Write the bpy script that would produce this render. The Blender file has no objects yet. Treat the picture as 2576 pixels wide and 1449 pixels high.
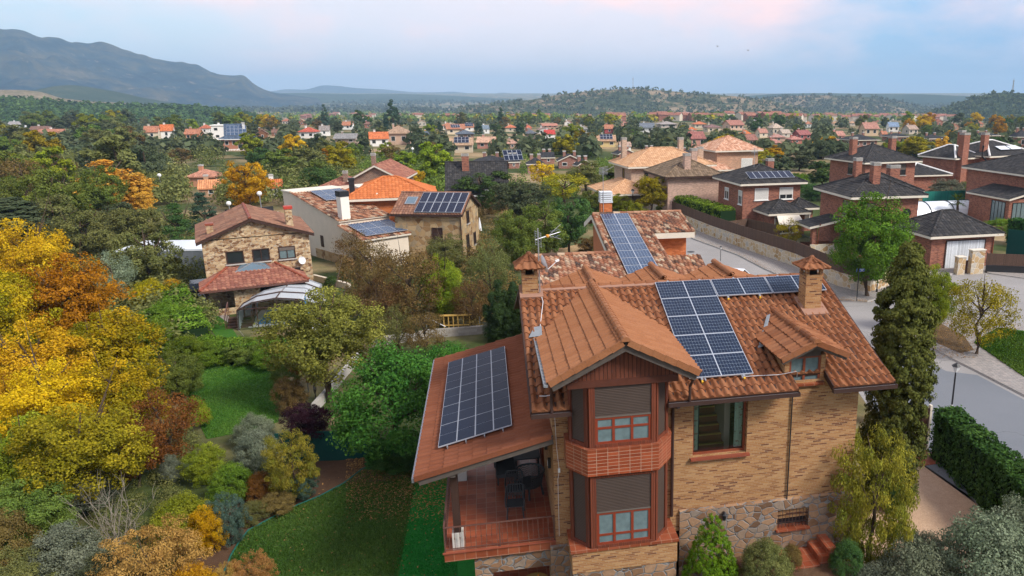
import bpy, bmesh, math, random
import numpy as np
from mathutils import Vector, Matrix
random.seed(7)
rng = np.random.default_rng(7)
SC = bpy.context.scene
COL = SC.collection
rad = math.radians
# - camera
F_PX, CX, CY, HOR, CAMH = 1850.0, 1610.0, 724.5, 245.0, 15.0   # in a 2576 x 1449 frame
PITCH = math.atan((CY - HOR) / F_PX)
cd = bpy.data.cameras.new("camera")
cam = bpy.data.objects.new("camera", cd)
COL.objects.link(cam)
cam.location = (0, 0, CAMH)
cam.rotation_euler = (math.pi / 2 - PITCH, 0, 0)
cd.sensor_width = 36.0
cd.lens = 36.0 * F_PX / 2576.0
cd.shift_x = -(CX - 1288.0) / 2576.0
cd.clip_start = 0.3
cd.clip_end = 30000
SC.camera = cam
# - light
SUN_EL, SUN_AZ = 42.0, 118.0          # azimuth clockwise from the view direction
W = bpy.data.worlds.new("World")
SC.world = W
W.use_nodes = True
SC.view_settings.view_transform = 'Standard'
SC.view_settings.look = 'None'
SC.view_settings.exposure = 0.95
SC.view_settings.gamma = 1.0
SC.view_settings.use_curve_mapping = False
sd = bpy.data.lights.new("sun", 'SUN')
sd.energy = 2.6
sd.angle = rad(15)
sd.color = (1.0, 0.94, 0.85)
sun = bpy.data.objects.new("sun", sd)
COL.objects.link(sun)
_sdir = Vector((math.sin(rad(SUN_AZ)) * math.cos(rad(SUN_EL)), math.cos(rad(SUN_AZ)) * math.cos(rad(SUN_EL)), math.sin(rad(SUN_EL))))
sun.rotation_euler = _sdir.to_track_quat('Z', 'Y').to_euler()
sun.location = (30, -30, 60)
try:
 SC.cycles.use_denoising = True
 SC.cycles.max_bounces = 5
 SC.cycles.diffuse_bounces = 3
 SC.cycles.glossy_bounces = 2
 SC.cycles.transmission_bounces = 3
 SC.cycles.transparent_max_bounces = 6
 SC.cycles.volume_bounces = 0
 SC.cycles.use_adaptive_sampling = True
 SC.cycles.adaptive_threshold = 0.02
except Exception:
 pass
# - node helpers
class G:
 """tiny wrapper round a node tree"""
 def __init__(self, nt):
  self.nt = nt
 def n(self, t, ins=None, **props):
  nd = self.nt.nodes.new(t)
  for k, v in props.items():
   setattr(nd, k, v)
  for k, v in (ins or {}).items():
   self.set(nd.inputs[k], v)
  return nd
 def set(self, sock, v):
  if isinstance(v, bpy.types.NodeSocket):
   self.nt.links.new(v, sock)
  elif isinstance(v, bpy.types.Node):
   self.nt.links.new(v.outputs[0], sock)
  else:
   if sock.type == 'RGBA' and not isinstance(v, (int, float)) and len(v) == 3:
    v = (*v, 1.0)
   sock.default_value = v
 def m(self, op, a, b=0.0, c=0.0, clamp=False):
  nd = self.nt.nodes.new('ShaderNodeMath')
  nd.operation = op
  nd.use_clamp = clamp
  self.set(nd.inputs[0], a)
  self.set(nd.inputs[1], b)
  self.set(nd.inputs[2], c)
  return nd.outputs[0]
 def ramp(self, fac, stops, interp='LINEAR'):
  nd = self.nt.nodes.new('ShaderNodeValToRGB')
  cr = nd.color_ramp
  cr.interpolation = interp
  while len(cr.elements) < len(stops):
   cr.elements.new(0.5)
  for e, (p, c) in zip(cr.elements, stops):
   e.position = p
   e.color = (*c, 1.0) if len(c) == 3 else c
  self.set(nd.inputs[0], fac)
  return nd.outputs[0]
 def mix(self, fac, a, b, mode='MIX'):
  nd = self.nt.nodes.new('ShaderNodeMix')
  nd.data_type = 'RGBA'
  nd.blend_type = mode
  self.set(nd.inputs[0], fac)
  self.set(nd.inputs[6], a)
  self.set(nd.inputs[7], b)
  return nd.outputs[2]
 def noise(self, vec, scale, detail=3.0, rough=0.55, out=0):
  nd = self.nt.nodes.new('ShaderNodeTexNoise')
  if vec is not None:
   self.nt.links.new(vec, nd.inputs['Vector'])
  nd.inputs['Scale'].default_value = scale
  nd.inputs['Detail'].default_value = detail
  nd.inputs['Roughness'].default_value = rough
  return nd.outputs[out]
 def white(self, vec):
  nd = self.nt.nodes.new('ShaderNodeTexWhiteNoise')
  self.nt.links.new(vec, nd.inputs['Vector'])
  return nd.outputs['Value']
 def xyz(self, vec):
  nd = self.nt.nodes.new('ShaderNodeSeparateXYZ')
  self.nt.links.new(vec, nd.inputs[0])
  return nd.outputs
 def comb(self, x, y, z=0.0):
  nd = self.nt.nodes.new('ShaderNodeCombineXYZ')
  self.set(nd.inputs[0], x)
  self.set(nd.inputs[1], y)
  self.set(nd.inputs[2], z)
  return nd.outputs[0]
 def bump(self, h, strength=0.4, dist=0.02):
  nd = self.nt.nodes.new('ShaderNodeBump')
  nd.inputs['Strength'].default_value = strength
  nd.inputs['Distance'].default_value = dist
  self.nt.links.new(h, nd.inputs['Height'])
  return nd.outputs[0]
MATS = {}
def mat(name, fn):
 m = bpy.data.materials.new(name)
 m.use_nodes = True
 nt = m.node_tree
 nt.nodes.clear()
 g = G(nt)
 out = nt.nodes.new('ShaderNodeOutputMaterial')
 r = fn(g)
 nt.links.new(r, out.inputs['Surface'])
 MATS[name] = m
 return m
def pbsdf(g, col, rough=0.8, spec=0.3, metal=0.0, normal=None):
 b = g.n('ShaderNodeBsdfPrincipled')
 g.set(b.inputs['Base Color'], col)
 g.set(b.inputs['Roughness'], rough)
 b.inputs['Specular IOR Level'].default_value = spec
 b.inputs['Metallic'].default_value = metal
 if normal is not None:
  g.nt.links.new(normal, b.inputs['Normal'])
 return b.outputs[0]
def uvn(g):
 return g.n('ShaderNodeUVMap').outputs[0]
def objc(g):
 return g.n('ShaderNodeTexCoord').outputs['Object']
def posn(g):
 return g.n('ShaderNodeNewGeometry').outputs['Position']
def plain(name, col, rough=0.7, spec=0.3, metal=0.0, var=0.12, scale=3.0):
 def fn(g):
  nz = g.noise(objc(g), scale, 4, 0.6)
  v = g.m('MULTIPLY_ADD', nz, 2 * var, 1 - var)
  c = g.mix(1.0, col, g.comb(v, v, v), 'MULTIPLY')
  return pbsdf(g, c, rough, spec, metal)
 return mat(name, fn)
def objcol(name, rough=0.85, var=0.12, scale=1.2, spec=0.2, fine=None):
 """colour taken from the object's own colour, mottled"""
 def fn(g):
  oc = g.n('ShaderNodeObjectInfo').outputs['Color']
  nz = g.noise(objc(g), scale, 5, 0.6)
  v = g.m('MULTIPLY_ADD', nz, 2 * var, 1 - var)
  c = g.mix(1.0, oc, g.comb(v, v, v), 'MULTIPLY')
  return pbsdf(g, c, rough, spec)
 return mat(name, fn)
def brick_mat(name, stops, mortar, bw=0.25, bh=0.055, mj=0.006, use_obj=False, bumpd=0.004):
 def fn(g):
  s = g.xyz(uvn(g))
  row = g.m('FLOOR', g.m('DIVIDE', s[1], bh))
  shift = g.m('MULTIPLY', g.m('FRACT', g.m('MULTIPLY', row, 0.3819)), 1.0)
  u = g.m('ADD', g.m('DIVIDE', s[0], bw), shift)
  colm = g.m('FLOOR', u)
  w = g.white(g.comb(colm, row, 3.0))
  fu = g.m('FRACT', u)
  fv = g.m('FRACT', g.m('DIVIDE', s[1], bh))
  eu = g.m('MULTIPLY', g.m('MINIMUM', fu, g.m('SUBTRACT', 1.0, fu)), bw)
  ev = g.m('MULTIPLY', g.m('MINIMUM', fv, g.m('SUBTRACT', 1.0, fv)), bh)
  e = g.m('MINIMUM', eu, ev)
  inb = g.m('GREATER_THAN', e, mj)
  if use_obj:
   oc = g.n('ShaderNodeObjectInfo').outputs['Color']
   v = g.m('MULTIPLY_ADD', w, 0.5, 0.72)
   c = g.mix(1.0, oc, g.comb(v, v, v), 'MULTIPLY')
  else:
   big = g.noise(uvn(g), 0.55, 3)
   w2 = g.m('ADD', w, g.m('MULTIPLY_ADD', big, 0.3, -0.15), clamp=True)
   c = g.ramp(w2, stops)
   fnz = g.noise(uvn(g), 14, 3)
   v = g.m('MULTIPLY_ADD', fnz, 0.36, 0.82)
   c = g.mix(1.0, c, g.comb(v, v, v), 'MULTIPLY')
  c = g.mix(inb, mortar, c)
  st = g.noise(objc(g), 0.5, 5, 0.65)
  sv = g.m('MULTIPLY_ADD', st, 0.35, 0.82)
  c = g.mix(1.0, c, g.comb(sv, sv, sv), 'MULTIPLY')
  nrm = g.bump(g.m('MINIMUM', g.m('DIVIDE', e, mj * 1.6), 1.0), 0.5, bumpd)
  return pbsdf(g, c, 0.85, 0.2, 0, nrm)
 return mat(name, fn)
def stone_mat(name, stops, mortar, size=0.35, mw=0.05, squash=1.0, bstr=0.7):
 def fn(g):
  s = g.xyz(uvn(g))
  nz = g.noise(uvn(g), 2.2 / size * 0.3, 2, 0.5, 1)
  vec = g.comb(g.m('DIVIDE', s[0], size), g.m('DIVIDE', s[1], size * squash), 0.0)
  vadd = g.n('ShaderNodeVectorMath', {0: vec, 1: nz}, operation='ADD').outputs[0]
  v1 = g.n('ShaderNodeTexVoronoi', {'Vector': vadd, 'Scale': 1.0, 'Randomness': 0.85}, feature='F1')
  v2 = g.n('ShaderNodeTexVoronoi', {'Vector': vadd, 'Scale': 1.0, 'Randomness': 0.85}, feature='DISTANCE_TO_EDGE')
  cr = g.n('ShaderNodeSeparateColor', {0: v1.outputs['Color']})
  c = g.ramp(cr.outputs[0], stops)
  fz = g.noise(uvn(g), 9, 4, 0.65)
  v = g.m('MULTIPLY_ADD', fz, 0.7, 0.62)
  c = g.mix(1.0, c, g.comb(v, v, v), 'MULTIPLY')
  inb = g.m('SMOOTH_MIN', g.m('DIVIDE', v2.outputs['Distance'], mw * 1.5), 1.0, 0.2)
  edge = g.m('GREATER_THAN', v2.outputs['Distance'], mw)
  c = g.mix(edge, mortar, c)
  nrm = g.bump(g.m('ADD', inb, g.m('MULTIPLY', fz, 0.5)), bstr, 0.03)
  return pbsdf(g, c, 0.9, 0.15, 0, nrm)
 return mat(name, fn)
def tile_mat(name, stops, dirt=(0.10, 0.08, 0.07), dirt_amt=0.35, rough=0.75, lichen=None):
 """roof tile: uv = (column, course); every tile keeps a tone of its own"""
 def fn(g):
  s = g.xyz(uvn(g))
  w = g.white(g.comb(g.m('FLOOR', s[0]), g.m('FLOOR', s[1]), 1.0))
  c = g.ramp(w, stops)
  nz = g.noise(objc(g), 1.1, 6, 0.68)
  f = g.m('MULTIPLY', g.m('SUBTRACT', nz, 0.42, clamp=True), 3.0 * dirt_amt, clamp=True)
  c = g.mix(f, c, dirt)
  fz = g.noise(objc(g), 24, 4, 0.7)
  v = g.m('MULTIPLY_ADD', fz, 0.7, 0.66)
  c = g.mix(1.0, c, g.comb(v, v, v), 'MULTIPLY')
  if lichen:
   lz = g.noise(objc(g), 7, 5, 0.7)
   lf = g.m('MULTIPLY', g.m('SUBTRACT', lz, 0.62, clamp=True), 5.0, clamp=True)
   c = g.mix(lf, c, lichen)
  return pbsdf(g, c, rough + .08, 0.12, 0, g.bump(fz, 0.15, 0.01))
 return mat(name, fn)
def roofc_mat(name):
 """distant roof: the object's colour, tile ribs as relief (uv in metres)"""
 def fn(g):
  oc = g.n('ShaderNodeObjectInfo').outputs['Color']
  s = g.xyz(uvn(g))
  w = g.white(g.comb(g.m('FLOOR', g.m('DIVIDE', s[0], 0.3)), g.m('FLOOR', g.m('DIVIDE', s[1], 0.4)), 2.0))
  nz = g.noise(objc(g), 0.9, 5, 0.65)
  v = g.m('ADD', g.m('MULTIPLY', w, 0.5), g.m('MULTIPLY_ADD', nz, 0.6, 0.45))
  c = g.mix(1.0, oc, g.comb(v, v, v), 'MULTIPLY')
  h = g.m('ADD', g.m('SINE', g.m('MULTIPLY', s[0], 2 * math.pi / 0.3)), g.m('MULTIPLY', g.m('FRACT', g.m('DIVIDE', s[1], 0.4)), -1.0))
  return pbsdf(g, c, 0.8, 0.2, 0, g.bump(h, 0.8, 0.05))
 return mat(name, fn)
def solar_mat(name, cell, line, nu, nv, gap=0.035, corner=0.10, gloss=0.22, spec=0.25):
 """uv 0..1 over one module: cells, light gaps, chamfered cell corners"""
 def fn(g):
  s = g.xyz(uvn(g))
  fu = g.m('FRACT', g.m('MULTIPLY', s[0], nu))
  fv = g.m('FRACT', g.m('MULTIPLY', s[1], nv))
  du = g.m('MINIMUM', fu, g.m('SUBTRACT', 1.0, fu))
  dv = g.m('MINIMUM', fv, g.m('SUBTRACT', 1.0, fv))
  inside = g.m('MULTIPLY', g.m('GREATER_THAN', du, gap), g.m('GREATER_THAN', dv, gap))
  inside = g.m('MULTIPLY', inside, g.m('GREATER_THAN', g.m('ADD', du, dv), corner))
  w = g.white(g.comb(g.m('FLOOR', g.m('MULTIPLY', s[0], nu)), g.m('FLOOR', g.m('MULTIPLY', s[1], nv)), 5.0))
  v = g.m('MULTIPLY_ADD', w, 0.3, 0.85)
  c = g.mix(1.0, cell, g.comb(v, v, v), 'MULTIPLY')
  c = g.mix(inside, line, c)
  return pbsdf(g, c, gloss, spec)
 return mat(name, fn)
# - sky
def build_world():
 nt = W.node_tree
 nt.nodes.clear()
 g = G(nt)
 sky = g.n('ShaderNodeTexSky', sky_type='NISHITA')
 sky.sun_disc = False
 sky.sun_elevation = rad(SUN_EL)
 sky.sun_rotation = rad(SUN_AZ)
 sky.air_density = 1.2
 sky.dust_density = 2.0
 d = g.n('ShaderNodeTexCoord').outputs['Generated']
 s = g.xyz(d)
 n1 = g.noise(g.comb(g.m('ADD', s[0], 9.2), g.m('ADD', s[1], 7.0), g.m('MULTIPLY', s[2], 2.4)), 3.1, 6, 0.58)
 n2 = g.noise(g.comb(s[0], g.m('ADD', s[1], 5.0), g.m('MULTIPLY', s[2], 2.0)), 1.7, 4, 0.5)
 n3 = g.noise(g.comb(g.m('ADD', s[0], 7.0), g.m('ADD', s[1], 9.2), g.m('MULTIPLY', s[2], 2.2)), 2.6, 4, 0.6)
 side = g.m('MULTIPLY_ADD', s[0], 0.75, 0.52, clamp=True)      # right of the view is clear blue
 base = g.ramp(side, [(0.0, (3.4, 4.8, 5.8)), (0.2, (4.6, 5.0, 5.7)), (0.42, (5.2, 4.9, 5.4)), (0.56, (4.4, 4.5, 5.4)), (0.74, (1.6, 3.2, 5.2)), (1.0, (0.6, 2.0, 4.6))])
 base = g.mix(0.22, base, sky.outputs[0])
 cl = g.m('MULTIPLY', g.m('SUBTRACT', n1, 0.42, clamp=True), 5.0, clamp=True)
 pk = g.m('MULTIPLY', g.m('SUBTRACT', n3, 0.46, clamp=True), 7.0, clamp=True)
 white = g.mix(pk, (5.6, 5.1, 5.4), (8.2, 5.2, 4.6))
 amt = g.m('MULTIPLY', cl, g.m('MULTIPLY_ADD', n2, 0.9, 0.3), clamp=True)
 col = g.mix(amt, base, white)
 bg = g.n('ShaderNodeBackground', {'Color': col, 'Strength': 0.106})
 out = g.n('ShaderNodeOutputWorld')
 nt.links.new(bg.outputs[0], out.inputs[0])
build_world()
# - camera geometry as numbers
_Fw = np.array([0, math.cos(PITCH), -math.sin(PITCH)])
_Up = np.array([0, math.sin(PITCH), math.cos(PITCH)])
_C = np.array([0, 0, CAMH])
def ray(px, py):
 return _Fw * F_PX + np.array([1.0, 0, 0]) * (px - CX) - _Up * (py - CY)
def proj(p):
 d = np.asarray(p, float) - _C
 w = d @ _Fw
 return CX + F_PX * d[0] / w, CY - F_PX * (d @ _Up) / w
def at_z(px, py, z):
 d = ray(px, py)
 return _C + d * ((z - CAMH) / d[2])
def at_y(px, py, y):
 d = ray(px, py)
 return _C + d * (y / d[1])
def smooth(t):
 t = np.clip(t, 0, 1)
 return t * t * (3 - 2 * t)
_RZ = ([0, 230, 420, 650, 1000, 1500, 2600, 4500, 6000, 12000], [0, 0, -1.5, -5.5, -13, -21, -22, 10, 45, 60])
def zt(x, y):
 """height of the land (numbers or arrays)"""
 x = np.asarray(x, float)
 y = np.asarray(y, float)
 r = np.hypot(x, y)
 z = np.interp(r, *_RZ)
 far = np.clip((r - 120) / 400, 0, 1)
 z = z + far * (1.6 * np.sin(x * 0.011 + 1.3) * np.cos(y * 0.009) + 0.8 * np.sin(x * 0.031 + y * 0.017))
 return z
_TS = np.geomspace(12, 9500, 420)
def ground(px, py):
 """where the line of sight through a picture point meets the land"""
 d = ray(px, py)
 d = d / np.linalg.norm(d)
 P = _C + d * _TS[:, None]
 f = P[:, 2] - zt(P[:, 0], P[:, 1])
 k = int(np.argmax(f <= 0))
 if f[k] > 0 or k == 0:
  return P[-1] if k == 0 else P[k]
 t = _TS[k - 1] + (_TS[k] - _TS[k - 1]) * f[k - 1] / (f[k - 1] - f[k])
 p = _C + d * t
 return V3(p[0], p[1], float(zt(p[0], p[1])))
# - mesh builder
def V3(*a):
 return np.array(a, float)
def unit(v):
 v = np.asarray(v, float)
 return v / (np.linalg.norm(v) + 1e-12)
ZUP = V3(0, 0, 1)
class MB:
 def __init__(self):
  self.V, self.Fc, self.UV, self.MI, self.SM = [], [], [], [], []
  self.M = None
 def face(self, pts, mi=0, uv=None, smooth=False):
  pts = [np.asarray(p, float) for p in pts]
  if uv is None:
   n = np.cross(pts[1] - pts[0], pts[2] - pts[0])
   if np.linalg.norm(n) < 1e-12 and len(pts) > 3:
    n = np.cross(pts[2] - pts[0], pts[3] - pts[0])
   n = unit(n)
   if abs(n[2]) > 0.96:
    t, b = V3(1, 0, 0), V3(0, 1, 0)
   else:
    t = unit(np.cross(ZUP, n))
    b = np.cross(n, t)
   uv = [(p @ t, p @ b) for p in pts]
  if self.M is not None:
   pts = [self.M @ np.append(p, 1.0) for p in pts]
  i0 = len(self.V)
  self.V.extend([tuple(p[:3]) for p in pts])
  self.Fc.append(tuple(range(i0, i0 + len(pts))))
  self.UV.extend(uv)
  self.MI.append(mi)
  self.SM.append(smooth)
 def box(self, x0, x1, y0, y1, z0, z1, mi=0, skip=''):
  p = lambda x, y, z: V3(x, y, z)
  fs = {'-y': [p(x0, y0, z0), p(x1, y0, z0), p(x1, y0, z1), p(x0, y0, z1)],
   '+y': [p(x1, y1, z0), p(x0, y1, z0), p(x0, y1, z1), p(x1, y1, z1)],
   '-x': [p(x0, y1, z0), p(x0, y0, z0), p(x0, y0, z1), p(x0, y1, z1)],
   '+x': [p(x1, y0, z0), p(x1, y1, z0), p(x1, y1, z1), p(x1, y0, z1)],
   '+z': [p(x0, y0, z1), p(x1, y0, z1), p(x1, y1, z1), p(x0, y1, z1)],
   '-z': [p(x0, y1, z0), p(x1, y1, z0), p(x1, y0, z0), p(x0, y0, z0)]}
  for k, f in fs.items():
   if k not in skip:
    self.face(f, mi)
  return self
 def obox(self, c, ax, ay, az, mi=0):
  """box from its centre and three half-axis vectors"""
  c, ax, ay, az = [np.asarray(q, float) for q in (c, ax, ay, az)]
  P = lambda i, j, k: c + i * ax + j * ay + k * az
  for f in ([P(-1, -1, -1), P(1, -1, -1), P(1, -1, 1), P(-1, -1, 1)],
    [P(1, 1, -1), P(-1, 1, -1), P(-1, 1, 1), P(1, 1, 1)],
    [P(-1, 1, -1), P(-1, -1, -1), P(-1, -1, 1), P(-1, 1, 1)],
    [P(1, -1, -1), P(1, 1, -1), P(1, 1, 1), P(1, -1, 1)],
    [P(-1, -1, 1), P(1, -1, 1), P(1, 1, 1), P(-1, 1, 1)],
    [P(-1, 1, -1), P(1, 1, -1), P(1, -1, -1), P(-1, -1, -1)]):
   self.face(f, mi)
  return self
 def bar(self, p, q, w, h, mi=0, up=ZUP):
  """square bar from p to q, width w across, height h along up"""
  p, q = np.asarray(p, float), np.asarray(q, float)
  d = q - p
  L = np.linalg.norm(d)
  d = d / L
  s = np.cross(d, up)
  if np.linalg.norm(s) < 1e-4:
   s = np.cross(d, V3(1, 0, 0))
  s = unit(s)
  t = np.cross(s, d)
  return self.obox((p + q) / 2, d * L / 2, s * w / 2, t * h / 2, mi)
 def tube(self, pts, r, seg=8, mi=0, cap=True, smooth=True):
  pts = [np.asarray(p, float) for p in pts]
  rs = r if hasattr(r, '__len__') else [r] * len(pts)
  rings = []
  for i, p in enumerate(pts):
   d = unit((pts[min(i + 1, len(pts) - 1)] - pts[max(i - 1, 0)]))
   s = np.cross(d, ZUP)
   if np.linalg.norm(s) < 1e-3:
    s = np.cross(d, V3(0, 1, 0))
   s = unit(s)
   t = np.cross(d, s)
   rings.append([p + rs[i] * (math.cos(2 * math.pi * k / seg) * s + math.sin(2 * math.pi * k / seg) * t) for k in range(seg)])
  for i in range(len(pts) - 1):
   for k in range(seg):
    k2 = (k + 1) % seg
    self.face([rings[i][k2], rings[i][k], rings[i + 1][k], rings[i + 1][k2]], mi, [((k + 1) / seg, i), (k / seg, i), (k / seg, i + 1), ((k + 1) / seg, i + 1)], smooth)
  if cap:
   self.face(list(rings[0]), mi)
   self.face(list(reversed(rings[-1])), mi)
  return self
 def prism(self, poly, z0, z1, mi=0, mi_top=None, bottom=False):
  """vertical prism over a counter-clockwise outline"""
  n = len(poly)
  for i in range(n):
   a, b = poly[i], poly[(i + 1) % n]
   self.face([V3(*a, z0), V3(*b, z0), V3(*b, z1), V3(*a, z1)], mi)
  self.face([V3(*a, z1) for a in poly], mi if mi_top is None else mi_top)
  if bottom:
   self.face([V3(*a, z0) for a in reversed(poly)], mi)
  return self
 def lathe(self, c, prof, seg=12, mi=0, smooth=True):
  """prof: list of (r, z)"""
  c = np.asarray(c, float)
  R = [[c + V3(r * math.cos(2 * math.pi * k / seg), r * math.sin(2 * math.pi * k / seg), zz) for k in range(seg)] for r, zz in prof]
  for i in range(len(prof) - 1):
   for k in range(seg):
    k2 = (k + 1) % seg
    self.face([R[i][k], R[i][k2], R[i + 1][k2], R[i + 1][k]], mi, None, smooth)
  return self
 def arrays(self, V, Fq, UVl, mi=0, smooth=True):
  """bulk quads: V (n,3), Fq (m,4), UVl (m,4,2)"""
  if self.M is not None:
   V = V @ self.M[:3, :3].T + self.M[:3, 3]
  i0 = len(self.V)
  self.V.extend(map(tuple, V.tolist()))
  self.Fc.extend(map(tuple, (Fq + i0).tolist()))
  self.UV.extend(map(tuple, UVl.reshape(-1, 2).tolist()))
  self.MI.extend([mi] * len(Fq))
  self.SM.extend([smooth] * len(Fq))
 def build(self, name, mats, parent=None, weld=False):
  me = bpy.data.meshes.new(name)
  me.from_pydata(self.V, [], self.Fc)
  if not isinstance(mats, (list, tuple)):
   mats = [mats]
  for m in mats:
   me.materials.append(MATS[m] if isinstance(m, str) else m)
  me.polygons.foreach_set('material_index', self.MI)
  me.polygons.foreach_set('use_smooth', self.SM)
  uvl = me.uv_layers.new(name='UVMap')
  uvl.data.foreach_set('uv', np.asarray(self.UV, np.float32).ravel())
  if weld:
   bm = bmesh.new()
   bm.from_mesh(me)
   bmesh.ops.remove_doubles(bm, verts=bm.verts, dist=1e-4)
   bm.to_mesh(me)
   bm.free()
  me.update()
  o = bpy.data.objects.new(name, me)
  COL.objects.link(o)
  if parent is not None:
   o.parent = parent
  return o
def tag(o, label=None, cat=None, group=None, kind=None):
 if label:
  o['label'] = label
 if cat:
  o['category'] = cat
 if group:
  o['group'] = group
 if kind:
  o['kind'] = kind
 return o
def thing(name, label, cat, loc=(0, 0, 0), rotz=0.0, group=None):
 o = bpy.data.objects.new(name, None)
 o.empty_display_size = 0.3
 COL.objects.link(o)
 o.location = tuple(float(c) for c in loc)
 o.rotation_euler = (0, 0, rotz)
 return tag(o, label, cat, group)
def dup(root, loc, rotz, label=None, group=None, scale=None):
 r = root.copy()
 COL.objects.link(r)
 r.location = tuple(float(c) for c in loc)
 r.rotation_euler = (0, 0, rotz)
 if scale is not None:
  r.scale = scale
 if label:
  r['label'] = label
 if group:
  r['group'] = group
 for ch in list(root.children):
  c = ch.copy()
  COL.objects.link(c)
  c.parent = r
  for gch in ch.children:
   d = gch.copy()
   COL.objects.link(d)
   d.parent = c
 return r
def ccw(poly):
 a = sum(poly[i][0] * poly[(i + 1) % len(poly)][1] - poly[(i + 1) % len(poly)][0] * poly[i][1] for i in range(len(poly)))
 return poly if a > 0 else list(reversed(poly))
# - roofs and panels
def tile_roof(mb, o, a, s, Wd, L, pitch=0.23, course=0.33, amp=0.055, lo=None, hi=None, res=8, lift=0.0, step=0.03, mi=0, dip=0.35, u0=0.0, hump=0.62):
 """barrel tiles as real relief. o: corner at the eave, a: unit along the eave, s: unit up the slope."""
 o, a, s = np.asarray(o, float), unit(a), unit(s)
 n = np.cross(a, s)
 if n[2] < 0:
  n = -n
 nt_ = int(math.ceil(Wd / pitch))
 A = np.linspace(0, nt_ * pitch, nt_ * res + 1)
 A = np.clip(A, 0, Wd)
 t = (A / pitch) % 1.0
 f = np.where(t < hump, np.sin(np.pi * t / hump), -dip * np.sin(np.pi * (t - hump) / (1 - hump))) * amp + lift
 nc = int(math.ceil(L / course - 1e-6))
 Vs, Fs, Us = [], [], []
 nA = len(A)
 base = 0
 prev_top = None
 jit = np.random.default_rng(int(abs(Wd * 1000) + abs(L * 77)))
 for k in range(nc):
  s0, s1 = k * course, min((k + 1) * course, L)
  l0, h0 = (lo(s0) if lo else 0.0), (hi(s0) if hi else Wd)
  l1, h1 = (lo(s1) if lo else 0.0), (hi(s1) if hi else Wd)
  if h0 - l0 < 1e-3:
   break
  A0, A1 = np.clip(A, l0, h0), np.clip(A, l1, max(l1, h1))
  tj = np.repeat(jit.normal(0, 0.004, nt_ + 1), res)[:nA]
  B = o + A0[:, None] * a + s0 * s + (f + step + tj)[:, None] * n
  T = o + A1[:, None] * a + s1 * s + (f * 0.96 + tj)[:, None] * n
  D = o + A0[:, None] * a + s0 * s + ((f - 0.012) if k else (np.minimum(f, lift) - 0.02))[:, None] * n
  Vs += [D, B, B, T]
  idx = np.arange(nA - 1)
  keep = (A0[1:] - A0[:-1] > 1e-5) | (A1[1:] - A1[:-1] > 1e-5)
  idx = idx[keep]
  b0 = base
  Fs.append(np.stack([b0 + idx, b0 + idx + 1, b0 + nA + idx + 1, b0 + nA + idx], 1))
  Fs.append(np.stack([b0 + 2 * nA + idx, b0 + 2 * nA + idx + 1, b0 + 3 * nA + idx + 1, b0 + 3 * nA + idx], 1))
  tu = (np.arange(nA) / res)
  tl, tr = np.floor(tu[idx] + 1e-6) + 0.05 + u0, np.floor(tu[idx] + 1e-6) + 0.95 + u0
  q = np.zeros((len(idx), 4, 2))
  q[:, 0, 0] = tl; q[:, 1, 0] = tr; q[:, 2, 0] = tr; q[:, 3, 0] = tl
  q1 = q.copy()
  q[:, :, 1] = k + 0.1
  q1[:, 0:2, 1] = k + 0.1
  q1[:, 2:4, 1] = k + 0.9
  Us += [q, q1]
  base += 4 * nA
 V = np.concatenate(Vs)
 mb.arrays(V, np.concatenate(Fs), np.concatenate(Us), mi, True)
def ridge_caps(mb, p, q, r=0.11, seg=0.36, mi=0, sides=6, up=ZUP, lip=0.012):
 p, q = np.asarray(p, float), np.asarray(q, float)
 d = q - p
 L = np.linalg.norm(d)
 d = d / L
 s = unit(np.cross(d, up))
 t = np.cross(s, d)
 n = max(1, int(round(L / seg)))
 for i in range(n):
  a, b = p + d * (L * i / n), p + d * (L * (i + 1) / n + 0.02)
  r0, r1 = r + lip, r * 0.92
  ra = [a + r0 * (math.cos(math.pi * k / sides) * s + math.sin(math.pi * k / sides) * t) for k in range(sides + 1)]
  rb = [b + r1 * (math.cos(math.pi * k / sides) * s + math.sin(math.pi * k / sides) * t) for k in range(sides + 1)]
  uv = [(i + 900.1, 0.1), (i + 900.9, 0.1), (i + 900.9, 0.9), (i + 900.1, 0.9)]
  for k in range(sides):
   mb.face([ra[k], ra[k + 1], rb[k + 1], rb[k]], mi, uv, True)
  mb.face(ra, mi, [(i + 900.5, 0.5)] * len(ra))
def panel(parent, o, a, s, w, h, cell, frame='panel_frame', split='u', thick=0.04, name='solar_panel', fw=0.016, mid=0.02, dz=0.0):
 """one module lying on plane (a, s) with its lower left corner at o"""
 o, a, s = np.asarray(o, float) + V3(0, 0, dz), unit(a), unit(s)
 n = np.cross(a, s)
 mb = MB()
 mb.obox(o + a * w / 2 + s * h / 2 + n * thick / 2, a * w / 2, s * h / 2, n * thick / 2, 0)
 top = o + n * (thick + 0.003)
 cells = []
 if split == 'u':
  cells = [(fw, w / 2 - mid / 2, fw, h - fw), (w / 2 + mid / 2, w - fw, fw, h - fw)]
 else:
  cells = [(fw, w - fw, fw, h - fw)]
 for (x0, x1, y0, y1) in cells:
  mb.face([top + a * x0 + s * y0, top + a * x1 + s * y0, top + a * x1 + s * y1, top + a * x0 + s * y1], 1, [(0, 0), (1, 0), (1, 1), (0, 1)])
 return mb.build(name, [frame, cell], parent)
def slab_roof(mb, poly_top, thick, mi_top=0, mi_edge=1):
 """one roof plane (points anticlockwise seen from above) with a thickness straight down"""
 P = [np.asarray(p, float) for p in poly_top]
 mb.face(P, mi_top)
 dn = V3(0, 0, -thick)
 mb.face([p + dn for p in reversed(P)], mi_edge)
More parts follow.
